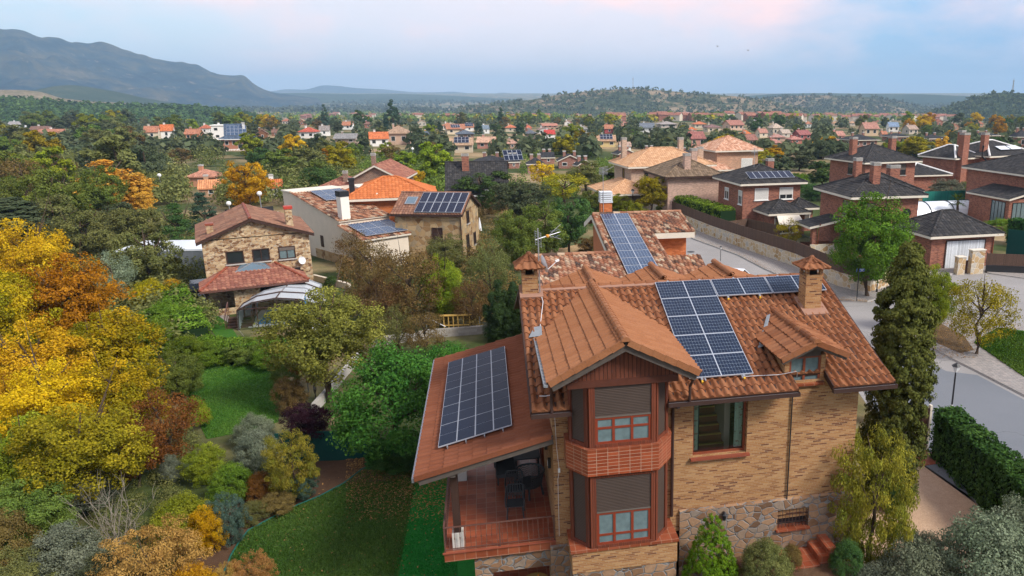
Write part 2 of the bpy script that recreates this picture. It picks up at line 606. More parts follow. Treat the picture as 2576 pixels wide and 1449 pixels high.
def edge_band(mb, pts, thick, mi):
 """vertical fascia round an outline given anticlockwise"""
 n = len(pts)
 for i in range(n):
  p, q = np.asarray(pts[i], float), np.asarray(pts[(i + 1) % n], float)
  mb.face([p - V3(0, 0, thick), q - V3(0, 0, thick), q, p], mi)
# - materials
BUFF = [(0.0, (0.11, 0.040, 0.020)), (0.05, (0.15, 0.056, 0.026)), (0.14, (0.23, 0.098, 0.038)), (0.30, (0.30, 0.140, 0.052)), (0.7, (0.355, 0.183, 0.070)), (1.0, (0.405, 0.230, 0.102))]
brick_mat('brick_buff', BUFF, (0.36, 0.26, 0.165), bw=0.26, bh=0.052, mj=0.005)
brick_mat('brick_red', [(0.0, (0.15, 0.05, 0.035)), (0.4, (0.25, 0.085, 0.055)), (1.0, (0.36, 0.14, 0.085))], (0.30, 0.20, 0.15), bw=0.25, bh=0.07, mj=0.006)
brick_mat('brick_orange', [(0.0, (0.42, 0.11, 0.035)), (0.5, (0.55, 0.16, 0.05)), (1.0, (0.62, 0.20, 0.07))], (0.45, 0.2, 0.1), bw=0.25, bh=0.065, mj=0.005)
brick_mat('brick_tinted', None, (0.42, 0.34, 0.28), bw=0.25, bh=0.09, mj=0.007, use_obj=True)
stone_mat('stone_base', [(0.0, (0.13, 0.075, 0.045)), (0.35, (0.24, 0.135, 0.075)), (0.7, (0.32, 0.20, 0.12)), (1.0, (0.22, 0.18, 0.145))], (0.20, 0.195, 0.19), 0.30, 0.05, 0.75)
stone_mat('stone_ashlar', [(0.0, (0.14, 0.07, 0.035)), (0.3, (0.34, 0.20, 0.10)), (0.65, (0.48, 0.34, 0.19)), (1.0, (0.60, 0.46, 0.29))], (0.42, 0.35, 0.26), 0.23, 0.05, 0.66)
stone_mat('stone_barn', [(0.0, (0.20, 0.11, 0.05)), (0.4, (0.36, 0.23, 0.11)), (0.8, (0.46, 0.33, 0.18)), (1.0, (0.30, 0.24, 0.16))], (0.34, 0.27, 0.18), 0.55, 0.03, 0.85)
stone_mat('stone_pale', [(0.0, (0.36, 0.22, 0.10)), (0.3, (0.50, 0.36, 0.20)), (0.6, (0.56, 0.47, 0.34)), (1.0, (0.42, 0.40, 0.37))], (0.60, 0.54, 0.44), 0.5, 0.05, 0.85)
MAIN_T = [(0.0, (0.176, 0.064, 0.028)), (0.35, (0.216, 0.083, 0.037)), (0.7, (0.248, 0.100, 0.045)), (1.0, (0.280, 0.120, 0.056))]
tile_mat('tile_main', MAIN_T, (0.16, 0.085, 0.055), 0.4)
tile_mat('tile_bay', [(0.0, (0.256, 0.105, 0.047)), (0.5, (0.275, 0.116, 0.053)), (1.0, (0.295, 0.129, 0.061))], (0.24, 0.11, 0.065), 0.25)
tile_mat('tile_porch', [(0.0, (0.164, 0.054, 0.026)), (0.5, (0.180, 0.061, 0.030)), (1.0, (0.195, 0.069, 0.035))], (0.20, 0.08, 0.05), 0.25)
tile_mat('tile_mixed', [(0.0, (0.07, 0.045, 0.035)), (0.14, (0.17, 0.075, 0.045)), (0.4, (0.29, 0.115, 0.060)), (0.65, (0.35, 0.175, 0.10)), (0.88, (0.40, 0.26, 0.17)), (1.0, (0.46, 0.36, 0.25))], (0.09, 0.08, 0.07), 0.45)
tile_mat('tile_brown', [(0.0, (0.17, 0.08, 0.055)), (0.5, (0.23, 0.115, 0.075)), (1.0, (0.30, 0.16, 0.10))], (0.12, 0.09, 0.07), 0.5)
tile_mat('tile_wine', [(0.0, (0.20, 0.075, 0.055)), (0.5, (0.27, 0.11, 0.075)), (1.0, (0.36, 0.17, 0.11))], (0.14, 0.09, 0.07), 0.4)
tile_mat('tile_orange', [(0.0, (0.408, 0.119, 0.038)), (0.5, (0.476, 0.145, 0.047)), (1.0, (0.527, 0.178, 0.064))], (0.35, 0.11, 0.05), 0.2)
tile_mat('tile_tan', [(0.0, (0.42, 0.23, 0.12)), (0.5, (0.50, 0.29, 0.16)), (1.0, (0.58, 0.36, 0.21))], (0.34, 0.2, 0.12), 0.3)
tile_mat('tile_olive', [(0.0, (0.12, 0.085, 0.055)), (0.5, (0.17, 0.12, 0.08)), (1.0, (0.24, 0.17, 0.11))], (0.09, 0.075, 0.055), 0.4)
tile_mat('tile_pinkmix', [(0.0, (0.36, 0.17, 0.10)), (0.5, (0.52, 0.28, 0.18)), (1.0, (0.64, 0.42, 0.30))], (0.25, 0.15, 0.1), 0.3)
tile_mat('tile_black', [(0.0, (0.022, 0.022, 0.024)), (0.6, (0.036, 0.035, 0.036)), (1.0, (0.060, 0.056, 0.054))], (0.07, 0.06, 0.045), 0.3, 0.6, lichen=(0.16, 0.15, 0.13))
roofc_mat('roof_coloured')
objcol('plaster', 0.9, 0.10, 0.8)
objcol('painted', 0.6, 0.06, 2.0, 0.35)
plain('render_cream', (0.62, 0.54, 0.44), 0.9, 0.1, 0, 0.14, 0.9)
plain('render_white', (0.76, 0.71, 0.63), 0.9, 0.1, 0, 0.10, 0.9)
plain('render_orange', (0.46, 0.17, 0.08), 0.9, 0.1, 0, 0.10, 6)
plain('white_paint', (0.76, 0.75, 0.72), 0.5, 0.35, 0, 0.05)
plain('trim_cream', (0.66, 0.60, 0.50), 0.7, 0.25, 0, 0.10, 2)
plain('wood_red', (0.21, 0.050, 0.022), 0.45, 0.4, 0, 0.25, 5)
plain('wood_red_bright', (0.21, 0.036, 0.016), 0.4, 0.4, 0, 0.15, 5)
plain('wood_dark', (0.045, 0.022, 0.016), 0.6, 0.3, 0, 0.3, 6)
plain('wood_grey', (0.085, 0.070, 0.060), 0.8, 0.2, 0, 0.35, 5)
plain('wood_gable', (0.085, 0.026, 0.015), 0.6, 0.3, 0, 0.4, 5)
plain('wood_yellow', (0.52, 0.33, 0.09), 0.7, 0.2, 0, 0.15, 5)
plain('metal_brown', (0.050, 0.026, 0.022), 0.45, 0.4, 0.0, 0.15)
plain('metal_rail', (0.11, 0.050, 0.038), 0.5, 0.4, 0.0, 0.15)
plain('metal_black', (0.018, 0.018, 0.020), 0.45, 0.4, 0.0, 0.1)
plain('zinc', (0.27, 0.29, 0.32), 0.45, 0.5, 0.6, 0.25, 6)
plain('steel', (0.42, 0.43, 0.45), 0.4, 0.5, 0.7, 0.15)
plain('panel_frame', (0.50, 0.53, 0.58), 0.35, 0.5, 0.35, 0.05)
plain('panel_frame_dark', (0.09, 0.10, 0.12), 0.4, 0.5, 0.3, 0.05)
plain('granite', (0.50, 0.48, 0.44), 0.85, 0.2, 0, 0.25, 40)
plain('concrete', (0.42, 0.40, 0.37), 0.9, 0.15, 0, 0.18, 2)
plain('mortar', (0.30, 0.17, 0.12), 0.95, 0.1, 0, 0.25, 5)
plain('lead', (0.24, 0.26, 0.28), 0.6, 0.4, 0.3, 0.3, 6)
plain('terracotta_sill', (0.24, 0.062, 0.033), 0.5, 0.35, 0, 0.18, 5)
plain('rattan', (0.040, 0.042, 0.044), 0.6, 0.3, 0, 0.25, 30)
plain('plastic_green', (0.012, 0.035, 0.033), 0.4, 0.4, 0, 0.1)
plain('plastic_white', (0.74, 0.75, 0.76), 0.4, 0.4, 0, 0.05)
plain('plastic_orange', (0.72, 0.30, 0.02), 0.45, 0.4, 0, 0.05)
plain('tarp_dark', (0.02, 0.022, 0.026), 0.6, 0.3, 0, 0.3, 3)
plain('tarp_green', (0.012, 0.115, 0.095), 0.7, 0.2, 0, 0.12, 3)
plain('net_green', (0.010, 0.060, 0.050), 0.85, 0.1, 0, 0.15, 3)
plain('sign_blue', (0.025, 0.10, 0.36), 0.4, 0.4, 0, 0.03)
plain('lamp_glass', (0.80, 0.80, 0.78), 0.3, 0.5, 0, 0.03)
plain('inside_shade', (0.012, 0.011, 0.010), 0.9, 0.1, 0, 0.2)  # near-black: shade inside the room, flues and belfry put into the colour
plain('bark', (0.085, 0.060, 0.042), 0.95, 0.1, 0, 0.4, 8)
plain('bark_pale', (0.23, 0.20, 0.16), 0.95, 0.1, 0, 0.35, 8)
plain('skylight', (0.10, 0.15, 0.19), 0.12, 0.6, 0, 0.1)
plain('glass_dark', (0.022, 0.026, 0.028), 0.08, 0.6, 0, 0.3, 2)
plain('glass_curtain', (0.125, 0.175, 0.185), 0.10, 0.55, 0, 0.45, 5)
plain('shutter_grey', (0.125, 0.105, 0.090), 0.6, 0.3, 0, 0.06)
plain('shutter_brown', (0.10, 0.070, 0.055), 0.55, 0.35, 0, 0.08)
plain('reed', (0.085, 0.050, 0.035), 0.95, 0.1, 0, 0.3, 25)
plain('pool_blue', (0.05, 0.22, 0.46), 0.25, 0.5, 0, 0.08)
plain('car_white', (0.72, 0.74, 0.77), 0.25, 0.5, 0, 0.03)
plain('car_dark', (0.03, 0.035, 0.045), 0.25, 0.5, 0, 0.03)
plain('rubber', (0.02, 0.02, 0.02), 0.8, 0.2, 0, 0.1)
plain('red_paint', (0.42, 0.05, 0.03), 0.5, 0.35, 0, 0.1)
plain('cover_white', (0.66, 0.70, 0.74), 0.35, 0.5, 0, 0.06)
plain('yellow_plastic', (0.75, 0.45, 0.03), 0.5, 0.35, 0, 0.05)
solar_mat('cells_new', (0.006, 0.014, 0.036), (0.26, 0.31, 0.38), 10, 6, 0.02, 0.10, 0.3)
solar_mat('cells_old', (0.009, 0.016, 0.036), (0.022, 0.030, 0.055), 6, 12, 0.03, 0.04, 0.35, 0.06)
solar_mat('cells_blue', (0.016, 0.042, 0.095), (0.24, 0.30, 0.38), 5, 6, 0.04, 0.14, 0.25)
solar_mat('cells_dark', (0.010, 0.014, 0.034), (0.03, 0.036, 0.06), 6, 10, 0.02, 0.03, 0.2)
def _shutter(name, c1):
 def fn(g):
  s = g.xyz(uvn(g))
  f = g.m('FRACT', g.m('DIVIDE', s[1], 0.045))
  h = g.m('SINE', g.m('MULTIPLY', f, math.pi))
  nz = g.noise(objc(g), 2.0, 4)
  v = g.m('MULTIPLY_ADD', nz, 0.3, 0.85)
  c = g.mix(1.0, c1, g.comb(v, v, v), 'MULTIPLY')
  gap = g.m('LESS_THAN', f, 0.14)
  c = g.mix(gap, c, tuple(0.45 * q for q in c1))
  return pbsdf(g, c, 0.6, 0.3, 0, g.bump(h, 0.7, 0.01))
 mat(name, fn)
_shutter('blind_slats', (0.066, 0.046, 0.037))
_shutter('blind_pale', (0.62, 0.60, 0.56))
def _planks(name, c1, wdt, dark):
 def fn(g):
  s = g.xyz(uvn(g))
  u = g.m('DIVIDE', s[0], wdt)
  w = g.white(g.comb(g.m('FLOOR', u), 0.0, 0.0))
  nz = g.noise(g.comb(g.m('MULTIPLY', s[0], 8.0), s[1], 0.0), 4.0, 4)
  v = g.m('ADD', g.m('MULTIPLY', w, 0.4), g.m('MULTIPLY_ADD', nz, 0.7, 0.4))
  c = g.mix(1.0, c1, g.comb(v, v, v), 'MULTIPLY')
  f = g.m('FRACT', u)
  e = g.m('MINIMUM', f, g.m('SUBTRACT', 1.0, f))
  c = g.mix(g.m('LESS_THAN', e, 0.07), c, dark)
  return pbsdf(g, c, 0.7, 0.25, 0, g.bump(g.m('MINIMUM', g.m('MULTIPLY', e, 6.0), 1.0), 0.6, 0.01))
 mat(name, fn)
_planks('planks_gable', (0.13, 0.040, 0.022), 0.11, (0.03, 0.012, 0.008))
_planks('frame_wood', (0.15, 0.040, 0.020), 0.06, (0.075, 0.020, 0.010))
_planks('reed_screen', (0.115, 0.068, 0.047), 0.05, (0.05, 0.03, 0.022))
_planks('garage_white', (0.64, 0.67, 0.70), 0.12, (0.42, 0.44, 0.47))
_planks('gate_wood', (0.075, 0.032, 0.024), 0.30, (0.03, 0.012, 0.01))
_planks('sheet_green', (0.015, 0.17, 0.13), 0.18, (0.008, 0.10, 0.08))
def _grid_tiles(name, stops, grout, tw, th, gj, rough=0.35):
 def fn(g):
  s = g.xyz(uvn(g))
  u, v_ = g.m('DIVIDE', s[0], tw), g.m('DIVIDE', s[1], th)
  w = g.white(g.comb(g.m('FLOOR', u), g.m('FLOOR', v_), 4.0))
  c = g.ramp(w, stops)
  nz = g.noise(uvn(g), 6.0, 4, 0.6)
  vv = g.m('MULTIPLY_ADD', nz, 0.6, 0.7)
  c = g.mix(1.0, c, g.comb(vv, vv, vv), 'MULTIPLY')
  fu, fv = g.m('FRACT', u), g.m('FRACT', v_)
  eu = g.m('MULTIPLY', g.m('MINIMUM', fu, g.m('SUBTRACT', 1.0, fu)), tw)
  ev = g.m('MULTIPLY', g.m('MINIMUM', fv, g.m('SUBTRACT', 1.0, fv)), th)
  c = g.mix(g.m('LESS_THAN', g.m('MINIMUM', eu, ev), gj), c, grout)
  return pbsdf(g, c, rough, 0.4)
 mat(name, fn)
RT = [(0.0, (0.22, 0.050, 0.022)), (0.5, (0.29, 0.070, 0.030)), (1.0, (0.35, 0.092, 0.040))]
_grid_tiles('floor_tiles', RT, (0.30, 0.19, 0.13), 0.30, 0.30, 0.007)
_grid_tiles('band_tiles', [(0.0, (0.204, 0.038, 0.014)), (0.5, (0.255, 0.051, 0.019)), (1.0, (0.315, 0.070, 0.027))], (0.38, 0.27, 0.20), 0.30, 0.098, 0.0065)
_grid_tiles('sill_tiles', [(0.0, (0.195, 0.046, 0.020)), (0.5, (0.235, 0.059, 0.026)), (1.0, (0.275, 0.077, 0.036))], (0.36, 0.22, 0.15), 0.30, 0.30, 0.006)
_grid_tiles('pavers', [(0.0, (0.22, 0.20, 0.19)), (0.5, (0.27, 0.25, 0.23)), (1.0, (0.33, 0.29, 0.26))], (0.17, 0.15, 0.14), 0.22, 0.11, 0.008, 0.9)
_grid_tiles('block_wall', [(0.0, (0.286, 0.264, 0.237)), (0.5, (0.340, 0.317, 0.282)), (1.0, (0.381, 0.356, 0.320))], (0.34, 0.32, 0.29), 0.40, 0.20, 0.008, 0.9)
_grid_tiles('white_stone', [(0.0, (0.40, 0.41, 0.42)), (0.5, (0.55, 0.56, 0.57)), (1.0, (0.68, 0.68, 0.68))], (0.36, 0.36, 0.36), 0.6, 0.3, 0.02, 0.9)
def _curtain(name, base, spot):
 def fn(g):
  s = g.xyz(uvn(g))
  fold_shade = g.m('MULTIPLY_ADD', g.m('SINE', g.m('MULTIPLY', s[0], 70.0)), 0.10, 0.92)  # light and dark of the folds put into the cloth colour
  v1 = g.n('ShaderNodeTexVoronoi', {'Vector': uvn(g), 'Scale': 9.0})
  sp = g.m('LESS_THAN', v1.outputs['Distance'], 0.28)
  c = g.mix(g.m('MULTIPLY', sp, 0.75), base, spot)
  c = g.mix(1.0, c, g.comb(fold_shade, fold_shade, fold_shade), 'MULTIPLY')
  return pbsdf(g, c, 0.9, 0.1)
 mat(name, fn)
_curtain('curtain_leaf', (0.50, 0.62, 0.50), (0.34, 0.12, 0.09))
_curtain('curtain_net', (0.42, 0.52, 0.54), (0.36, 0.45, 0.47))
def _glass(g):
 tr = g.n('ShaderNodeBsdfTransparent', {'Color': (0.80, 0.86, 0.86)})
 gl = g.n('ShaderNodeBsdfGlossy', {'Color': (0.9, 0.95, 1.0), 'Roughness': 0.03})
 fr = g.n('ShaderNodeFresnel', {'IOR': 1.45})
 f = g.m('ADD', g.m('MULTIPLY', fr.outputs[0], 0.9), 0.04, clamp=True)
 mx = g.n('ShaderNodeMixShader', {0: f, 1: tr, 2: gl})
 return mx.outputs[0]
mat('glass', _glass)
def _milky(g):
 tr = g.n('ShaderNodeBsdfTransparent', {'Color': (0.85, 0.88, 0.9)})
 b = pbsdf(g, (0.50, 0.54, 0.57), 0.3, 0.5)
 mx = g.n('ShaderNodeMixShader', {0: 0.88, 1: tr, 2: b})
 return mx.outputs[0]
mat('polycarbonate', _milky)
# --- ground covers
def _land(g):
 p = posn(g)
 n1 = g.noise(p, 0.028, 6, 0.62)
 n2 = g.noise(p, 0.25, 5, 0.65)
 n3 = g.noise(p, 3.0, 4, 0.7)
 dry = g.ramp(n2, [(0.25, (0.22, 0.145, 0.075)), (0.5, (0.30, 0.215, 0.12)), (0.75, (0.36, 0.27, 0.155))])
 green = g.ramp(n2, [(0.25, (0.030, 0.045, 0.014)), (0.6, (0.060, 0.080, 0.024)), (0.8, (0.10, 0.105, 0.04))])
 f = g.m('MULTIPLY', g.m('SUBTRACT', n1, 0.47, clamp=True), 9.0, clamp=True)
 c = g.mix(f, green, dry)
 v = g.m('MULTIPLY_ADD', n3, 0.8, 0.6)
 c = g.mix(1.0, c, g.comb(v, v, v), 'MULTIPLY')
 return pbsdf(g, c, 0.95, 0.1, 0, g.bump(n3, 0.5, 0.1))
mat('land', _land)
def _lawn(name, ca, cb, cc, leaf=None, leaf_amt=0.0):
 def fn(g):
  p = posn(g)
  n1 = g.noise(p, 0.35, 4, 0.6)
  n2 = g.noise(p, 5.0, 4, 0.7)
  n3 = g.noise(p, 38.0, 3, 0.7)
  c = g.ramp(g.m('MULTIPLY_ADD', n2, 0.45, g.m('MULTIPLY', n1, 0.55)), [(0.3, ca), (0.52, cb), (0.72, cc)])
  v = g.m('MULTIPLY_ADD', n3, 1.1, 0.45)
  c = g.mix(1.0, c, g.comb(v, v, v), 'MULTIPLY')
  return pbsdf(g, c, 0.95, 0.1, 0, g.bump(n3, 0.8, 0.03))
 mat(name, fn)
_lawn('lawn_dark', (0.034, 0.075, 0.012), (0.052, 0.105, 0.017), (0.085, 0.130, 0.028))  # darker green of the front lawn grass
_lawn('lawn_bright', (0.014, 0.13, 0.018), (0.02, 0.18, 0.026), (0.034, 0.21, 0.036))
_lawn('lawn_far', (0.022, 0.080, 0.010), (0.042, 0.120, 0.014), (0.085, 0.150, 0.024))
_lawn('soil', (0.075, 0.040, 0.024), (0.105, 0.060, 0.036), (0.15, 0.095, 0.058))
_lawn('gravel', (0.42, 0.275, 0.18), (0.51, 0.35, 0.235), (0.58, 0.42, 0.30))
_lawn('leaf_litter', (0.075, 0.052, 0.030), (0.12, 0.078, 0.042), (0.18, 0.115, 0.062))
_lawn('dry_grass', (0.24, 0.15, 0.07), (0.33, 0.22, 0.11), (0.42, 0.30, 0.17))
def _asphalt(name, ca, cb, crack=True):
 def fn(g):
  p = posn(g)
  n1 = g.noise(p, 0.22, 5, 0.6)
  n2 = g.noise(p, 45.0, 2, 0.7)
  c = g.mix(n1, ca, cb)
  v = g.m('MULTIPLY_ADD', n2, 0.7, 0.65)
  c = g.mix(1.0, c, g.comb(v, v, v), 'MULTIPLY')
  if crack:
   nd = g.noise(p, 0.8, 4, 0.6, 1)
   pv = g.n('ShaderNodeVectorMath', {0: p, 1: nd}, operation='ADD').outputs[0]
   vo = g.n('ShaderNodeTexVoronoi', {'Vector': pv, 'Scale': 0.13}, feature='DISTANCE_TO_EDGE')
   k = g.m('LESS_THAN', vo.outputs['Distance'], 0.0022)
   c = g.mix(g.m('MULTIPLY', k, 0.5), c, (0.07, 0.07, 0.07))
  return pbsdf(g, c, 0.9, 0.2, 0, g.bump(n2, 0.3, 0.01))
 mat(name, fn)
_asphalt('asphalt', (0.125, 0.138, 0.155), (0.185, 0.195, 0.212))
_asphalt('road_pale', (0.20, 0.19, 0.182), (0.33, 0.315, 0.305))
def _hill(name, stops, sc=0.004, rock=None, fine=0.03):
 def fn(g):
  p = posn(g)
  n1 = g.noise(p, sc, 6, 0.6)
  n2 = g.noise(p, fine, 6, 0.75)
  c = g.ramp(g.m('MULTIPLY_ADD', n2, 0.5, g.m('MULTIPLY', n1, 0.5)), stops)
  if rock:
   v1 = g.noise(p, fine * 2.2, 5, 0.7)
   k = g.m('MULTIPLY', g.m('SUBTRACT', v1, 0.60, clamp=True), 12.0, clamp=True)
   c = g.mix(k, c, rock)
  return pbsdf(g, c, 1.0, 0.05, 0, g.bump(n2, 1.0, 6.0))
 mat(name, fn)
_hill('hill_scrub', [(0.36, (0.030, 0.045, 0.020)), (0.48, (0.065, 0.075, 0.035)), (0.54, (0.26, 0.19, 0.115)), (0.7, (0.34, 0.255, 0.16))], 0.006, None, 0.035)
_hill('hill_dark', [(0.35, (0.018, 0.032, 0.020)), (0.52, (0.036, 0.055, 0.030)), (0.7, (0.09, 0.09, 0.05))], 0.004, None, 0.03)
_hill('mountain', [(0.38, (0.007, 0.022, 0.042)), (0.48, (0.018, 0.040, 0.058)), (0.57, (0.070, 0.072, 0.064)), (0.70, (0.16, 0.135, 0.11))], 0.0022, (0.16, 0.14, 0.12), 0.012)  # blue of distant haze is put into the two darkest tones
_hill('rocky', [(0.35, (0.08, 0.085, 0.04)), (0.5, (0.22, 0.17, 0.10)), (0.7, (0.36, 0.29, 0.20))], 0.012, (0.46, 0.40, 0.32), 0.06)
# --- leaves: colour a -> b by clump, brightness by leaf
def leaf(name, a, b, trans=0.30, spread=0.45, hue=0.02):
 def fn(g):
  k = g.n('ShaderNodeAttribute', attribute_name='clump').outputs['Fac']
  r = g.n('ShaderNodeAttribute', attribute_name='leafvar').outputs['Fac']
  oi = g.n('ShaderNodeObjectInfo').outputs['Random']
  c = g.mix(k, a, b)
  v = g.m('MULTIPLY_ADD', r, 2 * spread, 1.0 - spread)
  c = g.mix(1.0, c, g.comb(v, v, v), 'MULTIPLY')
  hs = g.n('ShaderNodeHueSaturation', {'Color': c})
  g.set(hs.inputs['Hue'], g.m('MULTIPLY_ADD', oi, 2 * hue, 0.5 - hue))
  g.set(hs.inputs['Value'], g.m('MULTIPLY_ADD', oi, 0.36, 0.82))
  d = g.n('ShaderNodeBsdfDiffuse', {'Color': hs.outputs[0]})
  t = g.n('ShaderNodeBsdfTranslucent', {'Color': hs.outputs[0]})
  return g.n('ShaderNodeMixShader', {0: trans, 1: d, 2: t}).outputs[0]
 return mat(name, fn)
leaf('lf_green', (0.1, 0.155, 0.03), (0.175, 0.215, 0.044))
leaf('lf_deep', (0.052, 0.11, 0.032), (0.095, 0.165, 0.046))
leaf('lf_olive', (0.125, 0.145, 0.046), (0.2, 0.2, 0.066))
leaf('lf_holm', (0.066, 0.09, 0.046), (0.115, 0.13, 0.066))
leaf('lf_yellow', (0.47, 0.25, 0.01), (0.56, 0.36, 0.014))
leaf('lf_gold', (0.44, 0.22, 0.012), (0.6, 0.4, 0.02))
leaf('lf_goldgreen', (0.16, 0.2, 0.012), (0.58, 0.4, 0.016))
leaf('lf_amber', (0.36, 0.17, 0.012), (0.54, 0.32, 0.018))
leaf('lf_orange', (0.56, 0.27, 0.04), (0.68, 0.4, 0.065))
leaf('lf_lime', (0.22, 0.21, 0.015), (0.36, 0.29, 0.02))
leaf('lf_limegreen', (0.13, 0.19, 0.018), (0.29, 0.31, 0.026))
leaf('lf_rust', (0.15, 0.07, 0.02), (0.28, 0.145, 0.032))
leaf('lf_brown', (0.14, 0.095, 0.036), (0.21, 0.145, 0.052))
leaf('lf_brownred', (0.17, 0.085, 0.04), (0.16, 0.125, 0.048))
leaf('lf_pinnate', (0.04, 0.12, 0.022), (0.105, 0.195, 0.03))
leaf('lf_plum', (0.022, 0.008, 0.014), (0.050, 0.020, 0.028))
leaf('lf_cypress', (0.09, 0.12, 0.03), (0.145, 0.165, 0.04), 0.15)
leaf('lf_cypress_dark', (0.03, 0.058, 0.022), (0.052, 0.09, 0.03), 0.15)
leaf('lf_thuja', (0.065, 0.16, 0.012), (0.15, 0.27, 0.018), 0.2)
leaf('lf_pine', (0.06, 0.125, 0.014), (0.14, 0.22, 0.026), 0.2)
leaf('lf_conifer', (0.036, 0.072, 0.044), (0.06, 0.1, 0.058), 0.15)
leaf('lf_greygreen', (0.14, 0.18, 0.105), (0.245, 0.275, 0.18))
leaf('lf_silver', (0.125, 0.15, 0.1), (0.21, 0.225, 0.155))
leaf('lf_ivy', (0.03, 0.09, 0.022), (0.075, 0.165, 0.036), 0.2)
leaf('lf_hedge', (0.085, 0.155, 0.018), (0.19, 0.27, 0.03))
leaf('lf_shrubmix', (0.14, 0.165, 0.024), (0.28, 0.21, 0.03))
leaf('lf_blue', (0.055, 0.105, 0.08), (0.1, 0.155, 0.115))
leaf('lf_red', (0.50, 0.030, 0.030), (0.55, 0.070, 0.050))
leaf('lf_straw', (0.34, 0.19, 0.05), (0.44, 0.28, 0.08))
leaf('lf_twig', (0.26, 0.21, 0.16), (0.36, 0.30, 0.24))
leaf('lf_palm', (0.10, 0.16, 0.022), (0.16, 0.22, 0.035))
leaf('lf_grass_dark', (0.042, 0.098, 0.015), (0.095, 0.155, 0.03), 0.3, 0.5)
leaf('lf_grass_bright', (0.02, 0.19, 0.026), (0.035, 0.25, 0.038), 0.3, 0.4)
leaf('lf_grass_far', (0.045, 0.135, 0.016), (0.12, 0.21, 0.036), 0.3, 0.5)
leaf('lf_olivegold', (0.135, 0.130, 0.030), (0.225, 0.200, 0.042))
leaf('lf_litter', (0.2, 0.105, 0.035), (0.33, 0.2, 0.075), 0.0)
#  the near house
TA = math.atan(398 * math.cos(PITCH) / F_PX)          # its facade is turned 11.8 degrees
HB = 4.813
H0 = V3(-1.165, 17.778, 0.0)
_ct, _st = math.cos(TA), math.sin(TA)
def HW(u, v, z=0.0):
 """near-house coordinates -> world"""
 return V3(H0[0] + u * _ct - v * _st, H0[1] + u * _st + v * _ct, z + HB)
def HM():
 m = MB()
 m.M = np.eye(4)
 m.M[2, 3] = HB
 return m
def holed(mb, o, a, b, Wd, H, holes, mi=0):
 """rectangle with rectangular holes; holes = (x0, x1, y0, y1)"""
 xs = sorted({0.0, Wd, *[h[0] for h in holes], *[h[1] for h in holes]})
 ys = sorted({0.0, H, *[h[2] for h in holes], *[h[3] for h in holes]})
 o, a, b = map(lambda q: np.asarray(q, float), (o, a, b))
 for i in range(len(xs) - 1):
  for j in range(len(ys) - 1):
   xm, ym = (xs[i] + xs[i + 1]) / 2, (ys[j] + ys[j + 1]) / 2
   if any(h[0] < xm < h[1] and h[2] < ym < h[3] for h in holes):
    continue
   mb.face([o + a * xs[i] + b * ys[j], o + a * xs[i + 1] + b * ys[j], o + a * xs[i + 1] + b * ys[j + 1], o + a * xs[i] + b * ys[j + 1]], mi)
def reveal(mb, o, a, b, n, x0, x1, y0, y1, dep, mi=0):
 """the four jambs of an opening, going inwards along -n"""
 o, a, b, n = map(lambda q: np.asarray(q, float), (o, a, b, n))
 P = lambda x, y, d: o + a * x + b * y - n * d
 mb.face([P(x0, y0, 0), P(x0, y0, dep), P(x0, y1, dep), P(x0, y1, 0)][::-1], mi)
 mb.face([P(x1, y0, 0), P(x1, y0, dep), P(x1, y1, dep), P(x1, y1, 0)], mi)
 mb.face([P(x0, y0, 0), P(x1, y0, 0), P(x1, y0, dep), P(x0, y0, dep)], mi)
 mb.face([P(x0, y1, 0), P(x1, y1, 0), P(x1, y1, dep), P(x0, y1, dep)][::-1], mi)
HX, HY, HZ = V3(1, 0, 0), V3(0, 1, 0), V3(0, 0, 1)
RS = math.tan(rad(21.08))
SL = V3(0, math.cos(rad(21.08)), math.sin(rad(21.08)))          # up the front slope
SLB = V3(0, -math.cos(rad(21.08)), math.sin(rad(21.08)))        # up the rear slope
RN = np.cross(HX, SL)
ridge_v, ridge_z, eave_v, eave_z = 5.68, 2.1 + 5.18 * RS, 0.5, 2.1
rz = lambda v: eave_z + (v - eave_v) * RS
